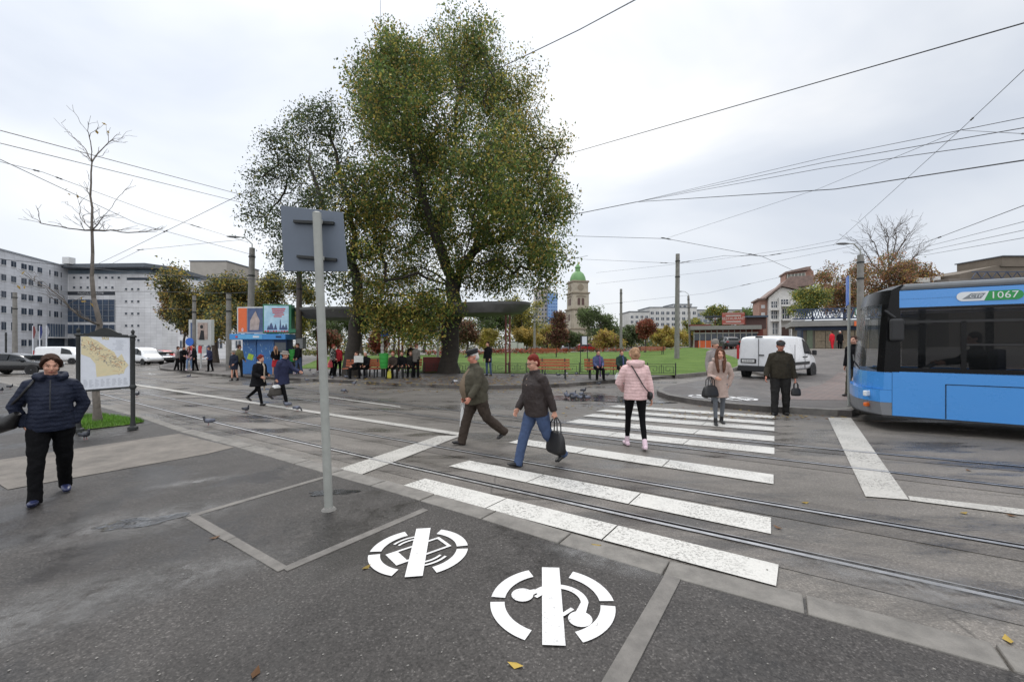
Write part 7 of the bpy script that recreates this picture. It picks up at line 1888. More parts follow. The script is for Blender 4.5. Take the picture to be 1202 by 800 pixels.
class Face:
    """a wall plane from A to B (ground points, left to right as seen), with helpers to set things on it by pixel"""
    def __init__(s, parent, A, B, o):
        s.A = Vector((A[0], A[1], 0)); s.B = Vector((B[0], B[1], 0)); s.d = (s.B - s.A); s.L = s.d.length; s.d.normalize(); s.n = Vector((s.d.y, -s.d.x, 0)); s.par = parent; s.o = Vector(o)
    def u(s, px):
        k = (px - 601) / F   # x = k*y
        den = s.d.x - k * s.d.y
        return (k * s.A.y - s.A.x) / den
    def z(s, py, u): return CAM + (HZ - py) * (s.A.y + s.d.y * u) / F
    def W(s, u, w, z): q = s.A + s.d * u + s.n * w; return Vector((q.x, q.y, z)) - s.o
    def box(s, nm, m, u0, u1, z0, z1, w0=0.0, w1=.06, parent=None, bevel=0):
        mb = MB(); q = [s.W(u_, w, z) for u_ in (u0, u1) for w in (w0, w1) for z in (z0, z1)]
        mb.add(q, [(0, 1, 3, 2), (4, 6, 7, 5), (0, 4, 5, 1), (2, 3, 7, 6), (0, 2, 6, 4), (1, 5, 7, 3)]); return mb.build(nm, m, parent or s.par, bevel=bevel)
    def pbox(s, nm, m, px0, px1, py1, py0, w0=0.0, w1=.06, parent=None, ref=None):
        u0, u1 = s.u(px0), s.u(px1); um = s.u(ref) if ref is not None else (u0 + u1) / 2
        return s.box(nm, m, u0, u1, s.z(py0, um), s.z(py1, um), w0, w1, parent)
    def window(s, px0, px1, pyt, pyb, frame=SILL, glass_=WIN, ref=None, bars=1):
        u0, u1 = s.u(px0), s.u(px1); um = s.u(ref) if ref is not None else (u0 + u1) / 2; z0, z1 = s.z(pyb, um), s.z(pyt, um)
        f = s.box('window', glass_, u0, u1, z0, z1, -.02, .015)
        s.box('sill', frame, u0 - .06, u1 + .06, z0 - .10, z0, 0, .10, f)
        if bars: s.box('frame', MULL, (u0 + u1) / 2 - .035, (u0 + u1) / 2 + .035, z0, z1, .016, .04, f)
        return f
# --- grey office block
OB = (-90.4, 85.0); root = thing('office_building', (*OB, terr(*OB)), 0, 'grey clad courthouse with a glazed entrance and an overhanging dark roof slab', 'building'); o = root.location.copy()
A = Face(root, (-77.5, 50.2), OB, o)
zt = 17.0
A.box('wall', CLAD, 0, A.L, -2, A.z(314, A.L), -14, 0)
A.box('parapet', MULL, -.1, A.L, A.z(314, A.L), A.z(314, A.L) + .25, -14, .12)
ref = 28
for py0, py1 in ((309.5, 316), (326.5, 333.5), (345, 352), (361.5, 369), (379, 388), (398.5, 406)):
    for c0, c1 in ((-14, -6), (-4, 0), (1.5, 7.2), (13, 19), (25, 31.2), (33.5, 39), (44, 49.4), (57.8, 59.2), (63.5, 68.2), (71.2, 72.4)):
        if py0 > 378 and c0 > 50: continue
        if py0 > 395 and c0 < 20: continue
        A.window(c0, c1, py0, py1, ref=ref, bars=(c1 - c0) > 3)
e_ = A.pbox('entrance_glazing', WINB, 55.5, 75.5, 380, 395, 0, .06, ref=65)
for i in range(6): A.pbox('mullion', MULL, 58 + i * 3, 58.35 + i * 3, 380, 395, .061, .16, e_, ref=65)
A.pbox('entrance_glazing', WIN, 55.5, 75.5, 397, 413, 0, .06, ref=65)
A.pbox('canopy', SILL, 53, 77, 395.3, 396.8, 0, 1.2, ref=65)
B_ = Face(root, OB, (-71.3, 85.0), o); ztB = B_.z(321.5, 5)
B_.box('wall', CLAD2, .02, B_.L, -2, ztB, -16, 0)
cg = B_.pbox('curtain_wall', WINB, 79, 135, 351.5, 377.8, 0, .08)
for i in range(9): B_.pbox('mullion', MULL, 79 + i * 7, 79.5 + i * 7, 351.5, 377.8, .081, .2, cg)
for y in (357.5, 364, 370.5): B_.pbox('transom', MULL, 79, 135, y, y + .4, .083, .18, cg)
cg = B_.pbox('curtain_wall', WINB, 79, 135, 381, 391.5, 0, .08)
for i in range(9): B_.pbox('mullion', MULL, 79 + i * 7, 79.5 + i * 7, 381, 391.5, .081, .2, cg)
B_.pbox('entrance_glazing', WIN, 80, 135, 397, 413, 0, .07)
sg = B_.pbox('name_band', mat('name_band_dark', S(56, 60, 68), .5, var=.1), 78.6, 135, 342.2, 346, 0, .09)
mb = MB(); um = B_.u(107); zc = B_.z(344.1, um); put_text(mb, 'PALATUL DE JUSTITIE', .60, lambda u_, v, w: B_.W(um + u_ * .92, .095 + w, zc + v)); mb.build('name_lettering', SILL, sg)
for px in (87, 95, 103, 117, 124.5, 132, 139.5):
    B_.window(px - 1.3, px + 1.3, 324.6, 326.9, bars=0)
    if px < 136: B_.window(px - 1.3, px + 1.3, 336.2, 338.4, bars=0)
for px in (148, 155.2, 162.4):
    for y in (339.2, 353.6, 367.8, 382): B_.window(px - 1.3, px + 1.3, y - 1.1, y + 1.1, bars=0)
B_.window(161.2, 163.8, 398, 400.2, bars=0)
B_.pbox('balcony_recess', WIN, 149, 175, 325.8, 328.6, 0, .05)
C_ = Face(root, (-71.3, 85.02), (-72.9, 93), o); C_.box('wall', CLAD2, .1, C_.L, -2, ztB, -.4, -.003)
mb = MB(); z1 = 1.7 + 91.5 * 84 / F; pl = [(-97, 100), (-94.5, 83.5), (-72.4, 82.2), (-70.0, 86.5), (-72.6, 100)]
mb.prism([(x - o.x, y - o.y) for x, y in pl], z1 - .75 - o.z, z1 - o.z); mb.build('roof_slab', DKSLAB, root)
mb = MB(); pl = [(-92.6, 99), (-91.8, 86), (-74.2, 86), (-73, 98)]
mb.prism([(x - o.x, y - o.y) for x, y in pl], ztB - o.z - .01, z1 - .76 - o.z); mb.build('penthouse_glazing', mat('sky_reflection_glass', S(168, 184, 198, .8), .15, var=.2, scale=.4), root)  # white sky reflection put into the pale colour of the glazing
mb = MB(); mb.box((-88 - o.x, 82.9 - o.y, z1 + .55 - o.z), (1.3, 1.3, 1.3)); mb.build('vent_box', SILL, root)
def block(name, label, px0, px1, pyt, Y, depth, m, cat='building', group=None, z0=None, wins=None, dY=0, roof=None, wm=WIN, bars=0):
    A0 = ((px0 - 601) * Y / F, Y); B0 = ((px1 - 601) * (Y + dY) / F, Y + dY); z0 = z0 if z0 is not None else -1.5
    r = thing(name, (A0[0], A0[1], z0), 0, label, cat, group); f = Face(r, A0, B0, r.location.copy()); zt_ = CAM + (HZ - pyt) * Y / F
    f.box('wall', m, 0, f.L, z0, zt_, -depth, 0); f.box('roof', roof or DKSLAB, -.15, f.L + .15, zt_, zt_ + .3, -depth - .1, .15)
    if wins:
        cols, y0, y1, rows, wf, hf = wins
        for j in range(rows):
            for i in range(cols):
                uc = f.L * (i + .5) / cols; w = f.L / cols * wf / 2; yy = y0 + (y1 - y0) * (j + .5) / rows; hh = (y1 - y0) / rows * hf / 2
                zc_, zh = f.z(yy, uc), hh * Y / F
                q = f.box('window', wm, uc - w, uc + w, zc_ - zh, zc_ + zh, 0, .05)
                if bars: f.box('frame', SILL, uc - .05, uc + .05, zc_ - zh, zc_ + zh, .051, .09, q)
    return r, f
block('office_annex', 'low grey annex with windows half hidden behind the broad yellowing tree', 209, 296, 376, 62, 10, CLAD2, wins=(8, 380, 412, 2, .55, .55), bars=1)
block('apartment_block', 'plain beige block rising behind the yellowing tree', 223, 266, 307, 110, 14, mat('beige_render', S(172, 166, 158, .8), .85, var=.1, scale=.5))
block('high_rise', 'distant beige high-rise left of the church tower', 628, 646, 338, 270, 15, mat('beige_far', S(192, 184, 176, .8), .8, var=.1), wins=(5, 342, 385, 9, .5, .5))
block('high_rise', 'distant blue glass high-rise left of the church tower', 643.5, 654.5, 344, 260, 12, mat('blue_far_glass', S(126, 160, 206, .8), .25, var=.2, scale=.2), wins=(4, 347, 385, 10, .7, .4), wm=mat('blue_far_window', S(86, 124, 180, .8), .2, var=.2))
block('high_rise', 'low brown distant block just left of the church tower', 654.8, 666, 367, 240, 10, mat('brown_far', S(150, 132, 124, .8), .8, var=.1), wins=(3, 369, 390, 4, .5, .5))
WHB = panel_mat('white_flat_wall', S(214, 213, 210, .82), 3.2, 2.8, .05, .85, .85)
block('apartment_block', 'white apartment block with stepped front right of the large green tree', 739, 762, 366, 150, 14, WHB, wins=(4, 369, 404, 6, .5, .5), bars=1)
block('apartment_block', 'long white apartment block behind the small red tree', 762.4, 818, 361, 152, 14, WHB, wins=(9, 364, 404, 6, .55, .5), bars=1)
block('apartment_block', 'upper set-back storey of the long white apartment block', 790, 812, 357.5, 156, 10, WHB, wins=(4, 358, 361, 1, .5, .6))
block('apartment_block', 'pale grey apartment block behind the trees left of the gabled house', 812, 882, 364, 160, 14, panel_mat('grey_flat_wall', S(190, 190, 188, .82), 3.2, 2.8, .05, .85, .85), wins=(11, 366, 400, 5, .7, .5), wm=mat('balcony_glass', S(120, 130, 142, .8), .3, var=.3, scale=.3))
# --- church tower
Yt = 150; k = Yt / F; xt = (678.2 - 601) * k; zb = 0.0
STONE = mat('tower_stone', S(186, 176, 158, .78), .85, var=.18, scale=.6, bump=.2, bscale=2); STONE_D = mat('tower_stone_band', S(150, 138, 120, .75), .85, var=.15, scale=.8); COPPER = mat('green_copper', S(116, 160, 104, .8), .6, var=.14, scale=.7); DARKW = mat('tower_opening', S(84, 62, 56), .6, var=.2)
tw = thing('church_tower', (xt, Yt, zb), R(12), 'pale stone church tower with a green dome far behind the lawn', 'tower')
def zz(py): return CAM + (HZ - py) * k - zb
def stage(nm, py1, py0, hw, m=STONE): mb = MB(); mb.box((0, 0, (zz(py0) + zz(py1)) / 2), (2 * hw, 2 * hw, zz(py1) - zz(py0)), 0); return mb.build(nm, m, tw, bevel=.12)
s1 = stage('stage', 386.5, 405, 3.75); stage('cornice', 385.3, 387, 4.05, STONE_D); stage('plinth', 392, 393.5, 3.95, STONE_D)
s2 = stage('stage', 364.5, 385.5, 3.35); stage('cornice', 362.6, 364.6, 3.75, STONE_D)
s3 = stage('stage', 345.5, 362.7, 3.05); stage('cornice', 343.8, 345.6, 3.4, STONE_D)
s4 = stage('stage', 332.5, 344, 2.85); stage('cornice', 330.3, 332.6, 3.15, STONE_D)
mb = MB(); mb.lathe([(2.85, zz(330.3)), (2.85, zz(328.5)), (2.65, zz(325.5)), (2.1, zz(321.5)), (1.3, zz(319.2)), (1.05, zz(318.8))], (0, 0, 0), 16); mb.build('dome', COPPER, tw, sm=True)
mb = MB(); mb.lathe([(.98, zz(318.9)), (.92, zz(314.5)), (1.15, zz(314.3)), (1.1, zz(313.6)), (.5, zz(311)), (.1, zz(309)), (.05, zz(305)), (.04, zz(301))], (0, 0, 0), 8); mb.build('lantern', COPPER, tw)
def arch(par, x, py1, py0, w, face, hw, m=DARKW):
    z0, z1 = zz(py0), zz(py1); pts = [(-w, z0), (w, z0)] + [(w * math.cos(a), z1 - w + w * math.sin(a)) for a in np.linspace(0, math.pi, 9)]
    mb = MB(); Mr = Matrix.Rotation(face, 3, 'Z'); mb.prism(pts, 0, .06, 0, lambda u_, v, w_: Mr @ Vector((x + u_, -hw - w_, v))); return mb.build('window', m, par)
for fc in (0, R(-90), R(90)):
    for x in (-.75, .75): arch(tw, x, 369, 376.5, .48, fc, 3.36); arch(tw, x, 350.5, 358.8, .5, fc, 3.06)
    mb = MB(); Mr = Matrix.Rotation(fc, 3, 'Z')
    mb.prism([(-1.9, zz(348.8)), (0, zz(346.4)), (1.9, zz(348.8))], 0, .25, 0, lambda u_, v, w_: Mr @ Vector((u_, -3.06 - w_, v))); mb.build('pediment', STONE_D, tw)
    mb = MB(); mb.prism([(1.15 * math.cos(a), (zz(332.5) + zz(344)) / 2 + 1.15 * math.sin(a)) for a in np.linspace(0, 2 * math.pi, 21)[:-1]], 0, .08, 0, lambda u_, v, w_: Mr @ Vector((u_, -2.86 - w_, v))); mb.build('clock_face', STONE_D, tw)
    for x in (-2.6, 2.6):
        mb = MB(); mb.prism([(x - .28, zz(385.5)), (x + .28, zz(385.5)), (x + .28, zz(364.6)), (x - .28, zz(364.6))], 0, .14, 0, lambda u_, v, w_: Mr @ Vector((u_, -3.36 - w_, v))); mb.build('pilaster', STONE, tw)
# --- cafe pavilion
Yc = 58; k = Yc / F; ORW = mat('orange_render', S(222, 104, 54, .9), .6, var=.08); REDB = mat('red_brown_timber', S(122, 60, 50, .85), .7, var=.2); CREAM = mat('pale_frame', S(208, 206, 198, .8), .6, var=.08); SLABG = mat('grey_fascia', S(150, 148, 142, .8), .75, var=.12)
r, f = None, None
A0 = ((814 - 601) * k, Yc); rC = thing('cafe_pavilion', (A0[0], Yc, .6), 0, 'low cafe with an orange wall, strip windows and a terrace under a red sign board', 'building'); f = Face(rC, A0, (32.9, 54.65), rC.location.copy()); k = 56.5 / F; g = lambda px: f.u(px)
zf_ = lambda py: CAM + (HZ - py) * k
f.box('wall', REDB, .0, g(896), .2, zf_(386), -7, -.15)
f.box('base_wall', CREAM, 0, g(842), .2, zf_(408), -.14, .08); f.box('orange_panel', ORW, g(819.5), g(841), zf_(408), zf_(399.6), -.14, .05)
for i in range(11):
    px = 814.5 + i * 6.8; w_ = f.box('window', WIN, g(px + .5), g(px + 6.2), zf_(399.2), zf_(390), -.14, .0); f.box('frame', CREAM, g(px - .3), g(px + .5), zf_(409), zf_(387), -.10, .06, w_)
f.box('window_rail', CREAM, 0, g(890), zf_(391.2), zf_(390.0), .0, .07)
f.box('roof_slab', SLABG, -.4, g(893), zf_(386.8), zf_(382.2), -7.5, .9); f.box('roof_edge', REDB, -.6, g(834), zf_(382.1), zf_(380.4), -2, .5)
f.box('upper_wall', mat('dark_timber', S(96, 70, 66, .8), .7, var=.2), g(873), g(900), zf_(386), zf_(373), -6, -.5); f.box('upper_roof', mat('blue_grey_roof', S(72, 84, 100), .6, var=.2), g(872), g(902), zf_(373), zf_(371), -6.5, .0)
for i in range(5): f.box('terrace_post', REDB, g(839 + i * 9), g(839.8 + i * 9), zf_(382), zf_(372), -.2, -.05)
f.box('terrace_rail', MATS['dark_iron'], g(828), g(848), zf_(378.8), zf_(378.2), -.1, 0)
f.box('terrace_cover', mat('dark_awning', S(62, 70, 74), .8, var=.2), g(828), g(875), zf_(371.5), zf_(370), -3, -.2)
SIGNR = mat('sign_red', S(170, 84, 70, .85), .5, var=.12, scale=2)
sb_ = f.box('sign_board', SIGNR, g(847.5), g(874), zf_(381), zf_(367), .0, .15)
f.box('sign_border', CREAM, g(848.5), g(873), zf_(380.2), zf_(379.8), .151, .17, sb_); f.box('sign_border', CREAM, g(848.5), g(873), zf_(368.2), zf_(367.8), .151, .17, sb_)
mb = MB(); um = g(860.7)
mb = MB(); put_text(mb, 'RESTAURANT', .52, lambda u_, v, w: f.W(um + u_ * .86, .155 + w, zf_(374) + v)); mb.build('sign_lettering', CREAM, sb_)
for py in (370.6, 377.6): f.box('sign_stripe', CREAM, um - .9, um + .9, zf_(py) - .07, zf_(py) + .07, .151, .17, sb_)
for px, c in ((897, S(206, 200, 204)), (891, S(150, 50, 60))):
    pass
# --- gabled house
Yh = 75; k = Yh / F; RTILE = mat('red_brown_tiles', S(142, 122, 114, .82), .8, var=.25, scale=2, bump=.3, bscale=6); HWALL = mat('house_white', S(222, 220, 216, .9), .85, var=.08, scale=.8); HBR = mat('house_brick', S(164, 128, 114, .85), .85, var=.2, scale=2)
zh_ = lambda py: CAM + (HZ - py) * k
A0 = ((902.5 - 601) * k, Yh); B0 = ((936 - 601) * k, Yh - 2.0); rH = thing('gabled_house', (*A0, .9), 0, 'white gabled house with balconies, red-brown roof and a glazed roof turret', 'house'); f = Face(rH, A0, B0, rH.location.copy()); g = lambda px: f.u(px)
mb = MB(); gp = [(0, .5), (f.L, .5), (f.L, zh_(345)), (g(917), zh_(337.5)), (0, zh_(349))]
mb.prism(gp, -9, 0, 0, lambda u_, v, w: f.W(u_, w, v)); mb.build('wall', HWALL, rH)
for a, b in (((-.5, zh_(350)), (g(917), zh_(336.6))), ((g(917), zh_(336.6)), (f.L + .5, zh_(344.4)))):
    mb = MB(); mb.prism([a, b, (b[0], b[1] + .35), (a[0], a[1] + .35)], -11, .6, 0, lambda u_, v, w: f.W(u_, w, v)); mb.build('roof', RTILE, rH)
mb = MB(); mb.prism([(g(917), zh_(337)), (g(965), zh_(333)), (g(968), zh_(322)), (g(934), zh_(322)), (g(921), zh_(334))], -10, -4, 0, lambda u_, v, w: f.W(u_, w, v)); mb.build('roof', RTILE, rH)
mb = MB(); mb.prism([(g(930), zh_(328)), (g(957), zh_(326)), (g(957), zh_(315.5)), (g(930), zh_(317.5))], -9, -5, 0, lambda u_, v, w: f.W(u_, w, v)); tu = mb.build('turret', HBR, rH)
mb = MB(); mb.prism([(g(931.5), zh_(327)), (g(955), zh_(325.5)), (g(955), zh_(317.5)), (g(931.5), zh_(319))], -4.98, -4.9, 0, lambda u_, v, w: f.W(u_, w, v)); mb.build('window', mat('turret_glass', S(112, 116, 108), .2, var=.2), tu)
for i in range(6): mb = MB(); u0_ = g(932 + i * 4.4); mb.prism([(u0_, zh_(327)), (u0_ + .12, zh_(327)), (u0_ + .12, zh_(317.8)), (u0_, zh_(318.6))], -4.88, -4.82, 0, lambda u_, v, w: f.W(u_, w, v)); mb.build('frame', CREAM, tu)
mb = MB(); mb.prism([(g(928.5), zh_(317.4)), (g(958.5), zh_(314.5)), (g(962), zh_(310.5)), (g(955), zh_(311)), (g(929), zh_(315.6))], -9.5, -4.5, 0, lambda u_, v, w: f.W(u_, w, v)); mb.build('turret_roof', RTILE, rH)
mb = MB(); mb.prism([(g(957.2), zh_(328)), (g(966), zh_(327)), (g(966), zh_(317)), (g(961), zh_(310.8)), (g(957.2), zh_(314))], -9, -5.2, 0, lambda u_, v, w: f.W(u_, w, v)); mb.build('gable', HBR, rH)
for (x0, x1, y0, y1) in ((905.5, 912, 354, 361), (905.5, 912, 365, 374), (907, 912.5, 379, 392), (916.5, 925, 352, 357.5), (918.5, 926, 363, 374)):
    w_ = f.box('window', WIN, g(x0), g(x1), zh_(y1), zh_(y0), -.02, .02)
    for q in range(1, 3): uu = g(x0 + (x1 - x0) * q / 3); f.box('frame', SILL, uu - .06, uu + .06, zh_(y1), zh_(y0), .021, .07, w_)
    f.box('frame', SILL, g(x0), g(x1), zh_((y0 + y1) / 2) - .06, zh_((y0 + y1) / 2) + .06, .022, .07, w_)
for x0, x1, y in ((904.5, 913, 362.6), (904.5, 913, 375.5), (916, 927, 358.6), (917, 927, 375)):
    f.box('balcony', HWALL, g(x0), g(x1), zh_(y + 1.8), zh_(y), 0, 1.0)
f.box('column', HWALL, g(913.3), g(915.6), .5, zh_(350), 0, .9); f.box('column', HWALL, g(927), g(929.5), .5, zh_(352), 0, .9)
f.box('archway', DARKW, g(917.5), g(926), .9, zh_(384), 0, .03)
f.box('side_wing', HBR, -1.3, -.02, .5, zh_(351), -8, -1.2); f.box('side_wing_roof', RTILE, -1.6, .0, zh_(351), zh_(349), -8.4, -.8)
for y in (357, 366): f.box('side_window', SILL, -1.0, -.4, zh_(y + 4), zh_(y), -1.2, -1.16)
# --- low shop with slatted shutters
Ys = 40.0; k = 38.2 / F; zs = lambda py: CAM + (HZ - py) * k
A0 = ((936 - 601) * Ys / F, Ys); rS = thing('corner_shop', (*A0, .95), 0, 'low shop with slatted wooden shutters, a rounded concrete roof edge and blue roof trusses', 'building'); f = Face(rS, A0, (35.2, 35.4), rS.location.copy()); g = lambda px: f.u(px)
SLAT = mat('weathered_boards', S(168, 154, 132, .8), .8, var=.22, scale=5); BTR = mat('blue_steel_truss', S(52, 66, 92), .6, var=.2); SHC = mat('shop_concrete', S(150, 148, 144, .8), .8, var=.15, scale=.8)
f.box('wall', mat('shop_wall', S(136, 130, 120, .75), .85, var=.15), 0, f.L, .6, zs(382), -7, -.12)
f.box('roof_edge', SHC, -.6, f.L, zs(382.5), zs(376.5), -7.3, .9); f.box('roof', DKSLAB, -.4, f.L, zs(376.4), zs(375.6), -7.2, .6)
f.box('glazed_corner', WINB, -.02, g(941), .95, zs(383), -.1, -.05); f.box('shutter', BTR, g(941.2), g(942.6), .95, zs(383), -.1, .05); f.box('door', mat('faded_green_door', S(120, 132, 112, .8), .7, var=.15), g(947), g(954), .95, zs(386), -.1, .0)
for x0, x1 in ((957, 969), (969.6, 975), (990, 1003), (1004, 1020)):
    n_ = int((x1 - x0) / 1.5)
    mb = MB()
    for i in range(n_):
        u0_, u1_ = g(x0 + (x1 - x0) * i / n_), g(x0 + (x1 - x0) * (i + .82) / n_); q = [f.W(u_, w, z) for u_ in (u0_, u1_) for w in (-.08, -.02) for z in (1.0, zs(388))]
        mb.add(q, [(0, 1, 3, 2), (4, 6, 7, 5), (0, 4, 5, 1), (2, 3, 7, 6), (0, 2, 6, 4), (1, 5, 7, 3)])
    for py in (391, 399, 407): 
        q = [f.W(u_, w, z) for u_ in (g(x0), g(x1)) for w in (-.015, .02) for z in (zs(py) - .05, zs(py) + .05)]; mb.add(q, [(0, 1, 3, 2), (4, 6, 7, 5), (0, 4, 5, 1), (2, 3, 7, 6), (0, 2, 6, 4), (1, 5, 7, 3)])
    mb.build('shutter', SLAT, rS)
f.box('fascia_beam', BTR, -.2, f.L, zs(387), zs(383), -.1, .1)
sgn = f.box('shop_sign', mat('shop_sign_green', S(70, 130, 96, .85), .5, var=.1), g(1001), g(1008), zs(371), zs(363), .95, 1.05); f.box('sign_panel', BOARD_W, g(1001.8), g(1006), zs(370), zs(364.5), 1.051, 1.06, sgn)
f.box('shop_sign', ORG, g(1000), g(1012), zs(383), zs(377.5), .95, 1.02)
for row in range(2):
    mb = MB(); z0_, z1_ = zs(373 - row * 2), zs(361 - row * 2); wq = -.6 - row * 2.5; n_ = 20
    for z_ in (z0_, z1_): mb.beam(f.W(-.2, wq, z_), f.W(f.L, wq, z_), .09, .09)
    for i in range(n_): a, b = f.L * i / n_, f.L * (i + 1) / n_; mb.beam(f.W(a, wq, z0_), f.W((a + b) / 2, wq, z1_), .06, .06); mb.beam(f.W((a + b) / 2, wq, z1_), f.W(b, wq, z0_), .06, .06)
    mb.build('roof_truss', BTR, rS)
# --- building behind the bus
Yr = 46; k = Yr / F; zr_ = lambda py: CAM + (HZ - py) * k
A0 = ((1118 - 601) * k, Yr); rR = thing('long_roofed_building', (*A0, .8), 0, 'brown roofed building with rooftop trusses behind the bus', 'building'); f = Face(rR, A0, ((1330 - 601) * k, Yr), rR.location.copy()); g = lambda px: f.u(px); BRR = mat('brown_roof_felt', S(122, 112, 100, .8), .85, var=.15, scale=.7)
f.box('wall', mat('brown_wall', S(128, 120, 112, .8), .85, var=.12), 0, f.L, .5, zr_(326), -10, -.4)
mb = MB(); mb.prism([(g(1132), zr_(326)), (g(1330), zr_(326)), (g(1330), zr_(300)), (g(1205), zr_(306)), (g(1181), zr_(309.5)), (g(1132), zr_(320.5))], -9, -.5, 0, lambda u_, v, w: f.W(u_, w, v)); mb.build('roof', BRR, rR)
f.box('roof_house', BRR, g(1180), g(1222), zr_(312), zr_(300.5), -5, -.3); f.box('roof_house_edge', DKSLAB, g(1179), g(1224), zr_(300.5), zr_(299.3), -5.2, -.1)
f.box('chimney', SILL, g(1117), g(1126), zr_(328), zr_(321), -3, -2); f.box('chimney', CREAM, g(1096), g(1113), zr_(328), zr_(322.5), -3, -2)
mb = MB(); n_ = 16; L0, L1 = g(1140), g(1330)
for z_ in (zr_(327), zr_(319)): mb.beam(f.W(L0, .05, z_), f.W(L1, .05, z_), .08, .08)
for i in range(n_): a, b = L0 + (L1 - L0) * i / n_, L0 + (L1 - L0) * (i + 1) / n_; mb.beam(f.W(a, .05, zr_(327)), f.W((a + b) / 2, .05, zr_(319)), .06, .06); mb.beam(f.W((a + b) / 2, .05, zr_(319)), f.W(b, .05, zr_(327)), .06, .06)
mb.build('roof_truss', BTR, rR)

# ================================================================== OVERHEAD WIRES
WIRE = mat('wire_dark', S(52, 54, 58), .5, var=.05); INSUL = mat('insulator', S(58, 56, 56), .5, var=.1)
OW = 'overhead wires above the square'
def wire(pts, r, label, ins=(), sag=0.0, name='overhead_wire'):
    p = [P(x, y, Y) for x, y, Y in pts]; q = []
    for a, b in zip(p, p[1:]):
        n_ = 10
        for i in range(n_): t = i / n_; q.append(a.lerp(b, t) - Vector((0, 0, sag * (b - a).length * 4 * t * (1 - t))))
    q.append(p[-1]); mb = MB(); mb.tube(q, r, 5); ob = mb.build(name, WIRE, sm=True); tag(ob, label, 'overhead wire', OW)
    for t in ins:
        i = min(len(q) - 2, int(t * (len(q) - 1))); c = q[i]; d_ = (q[i + 1] - q[i]).normalized(); L = .28 * c.y / 20; m2 = MB(); m2.tube([c - d_ * L, c - d_ * L * .5, c, c + d_ * L * .5, c + d_ * L], [r * 1.2, r * 3.2, r * 2, r * 3.2, r * 1.2], 7); m2.build('insulator', INSUL, ob, sm=True)
    return ob
wire([(790, -24, 8.5), (680, 35, 14), (520, 112, 22)], .016, 'thick dark wire running from the top edge into the biggest tree crown')
wire([(1290, -4, 8), (1202, 27, 9.5), (680, 177, 27), (560, 205, 36)], .017, 'long single wire sloping across the open sky above the lawn')
wire([(1260, 26, 9), (1202, 82, 12), (1130, 150, 17), (978, 288, 36)], .011, 'thin wire with a dark clamp crossing steeply in the upper right sky', (.62,))
for x, y, lb, rr in ((1290, 121, 'topmost wire of the bundle fanning out to the right', .010), (1290, 133, 'second wire of the bundle fanning out to the right', .012), (1290, 147, 'third wire of the bundle fanning out to the right', .012)):
    wire([(x, y, 9.5), (1202, y + 17, 11), (970, (y + 17) * .47 + 237 * .53 - 6, 19), (747, 237, 34)], rr, lb)
wire([(1290, 174, 9.5), (1202, 188, 11), (980, 222, 19), (747, 237, 34)], .020, 'thickest lowest cable of the bundle fanning out to the right')
wire([(747, 237, 34), (682, 250, 36), (560, 262, 40)], .030, 'twisted cable running from the bundle knot into the big tree')
wire([(1130, 152, 17), (960, 222, 28), (781, 280, 38)], .010, 'thin wire from the dark clamp down to the junction left of the lawn pole')
wire([(1290, 152, 12), (1202, 157, 13), (1130, 153, 17)], .009, 'short wire from the dark clamp to the right edge', (.5,))
wire([(640, 276, 42), (782, 280, 38), (895, 301, 40), (935, 319, 55)], .020, 'span wire with insulators hanging across the middle of the square', (.34, .66))
wire([(895, 301, 40), (980, 287, 36), (1016, 285, 25)], .014, 'span wire rising to the lamp pole by the bus', (.1,))
wire([(1290, 210, 11), (1202, 241, 15), (1096, 281, 24), (1060, 293, 32)], .014, 'wire with an insulator dropping towards the trees above the bus', (.66,))
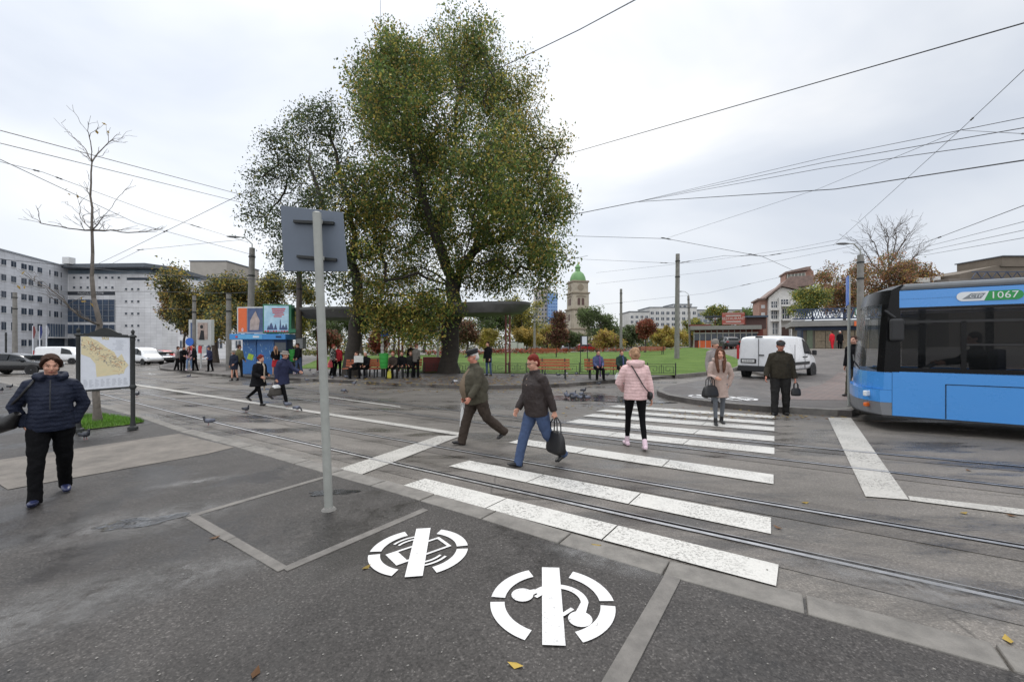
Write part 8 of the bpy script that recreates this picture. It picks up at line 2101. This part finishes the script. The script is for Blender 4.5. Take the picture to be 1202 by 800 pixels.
for x, y, lb in ((1202, 260, 'upper wire of the low pair above the bus roof'), (1202, 270, 'lower wire of the low pair above the bus roof'), (1202, 279, 'lowest thin wire above the bus roof')): wire([(1290, y - 18, 14), (x, y, 17), (1085, (y + 300) / 2 + 10, 30)], .011, lb, (.45,) if y == 270 else ())
wire([(680, 304, 50), (794, 309, 37), (850, 300, 34), (900, 300, 40)], .013, 'thin cross wire fixed to the lawn pole', (.30, .42))
wire([(690, 300, 30), (640, 310, 40), (560, 318, 50)], .012, 'thin wire left of the church tower at the crown edge', (.1,))
for y0, y1, lb in ((313, 303, 'faint distant wire above the cafe, lower one'), (300, 292, 'faint distant wire above the cafe, upper one'), (338, 322, 'faint distant wire left of the gabled house')): wire([(700, y0 + 20, 70), (830, y0 + 6, 60), (930, y1, 50), (1000, y1 - 14, 40)], .014, lb, (.5,))
wire([(-60, 137, 9), (0, 153, 11), (270, 225, 24), (350, 245, 24.5)], .014, 'upper of two long wires sloping past the bare tree at the left')
wire([(-60, 152, 9), (0, 168, 11), (285, 238, 24), (350, 252, 24.5)], .012, 'lower of two long wires sloping past the bare tree at the left')
wire([(-60, 160, 10), (0, 187, 12), (160, 262, 22), (300, 300, 26.4)], .011, 'thin wire sloping from the left edge to the lamp pole top')
wire([(-40, 180, 11), (50, 202, 14), (180, 250, 22), (290, 284, 27)], .009, 'thin wire carrying two insulators left of the bare tree', (.33, .38, .8))
wire([(350, 215, 20), (285, 227, 22), (150, 293, 30), (110, 312, 36)], .013, 'wire rising from the office roof to the left tree crown', (.55,))
wire([(120, 315, 36), (165, 293, 30), (285, 281, 27)], .011, 'short wire with insulators above the small white van', (.5,))
wire([(-40, 300, 30), (180, 322, 27), (351, 330, 24.5), (430, 333, 24)], .022, 'thick dark cable stretched in front of the yellowing trees')
wire([(60, 342, 32), (180, 342, 30), (268, 344, 29), (351, 340, 24.5)], .014, 'level cable below the thick one across the yellowing trees')
wire([(30, 336, 40), (120, 360, 38), (228, 363, 29.5)], .012, 'thin cable in front of the office block', (.9,))
wire([(446, -30, 22), (447, 46, 22), (448, 120, 22)], .010, 'vertical wire dropping into the top of the left tree crown', (.5,))
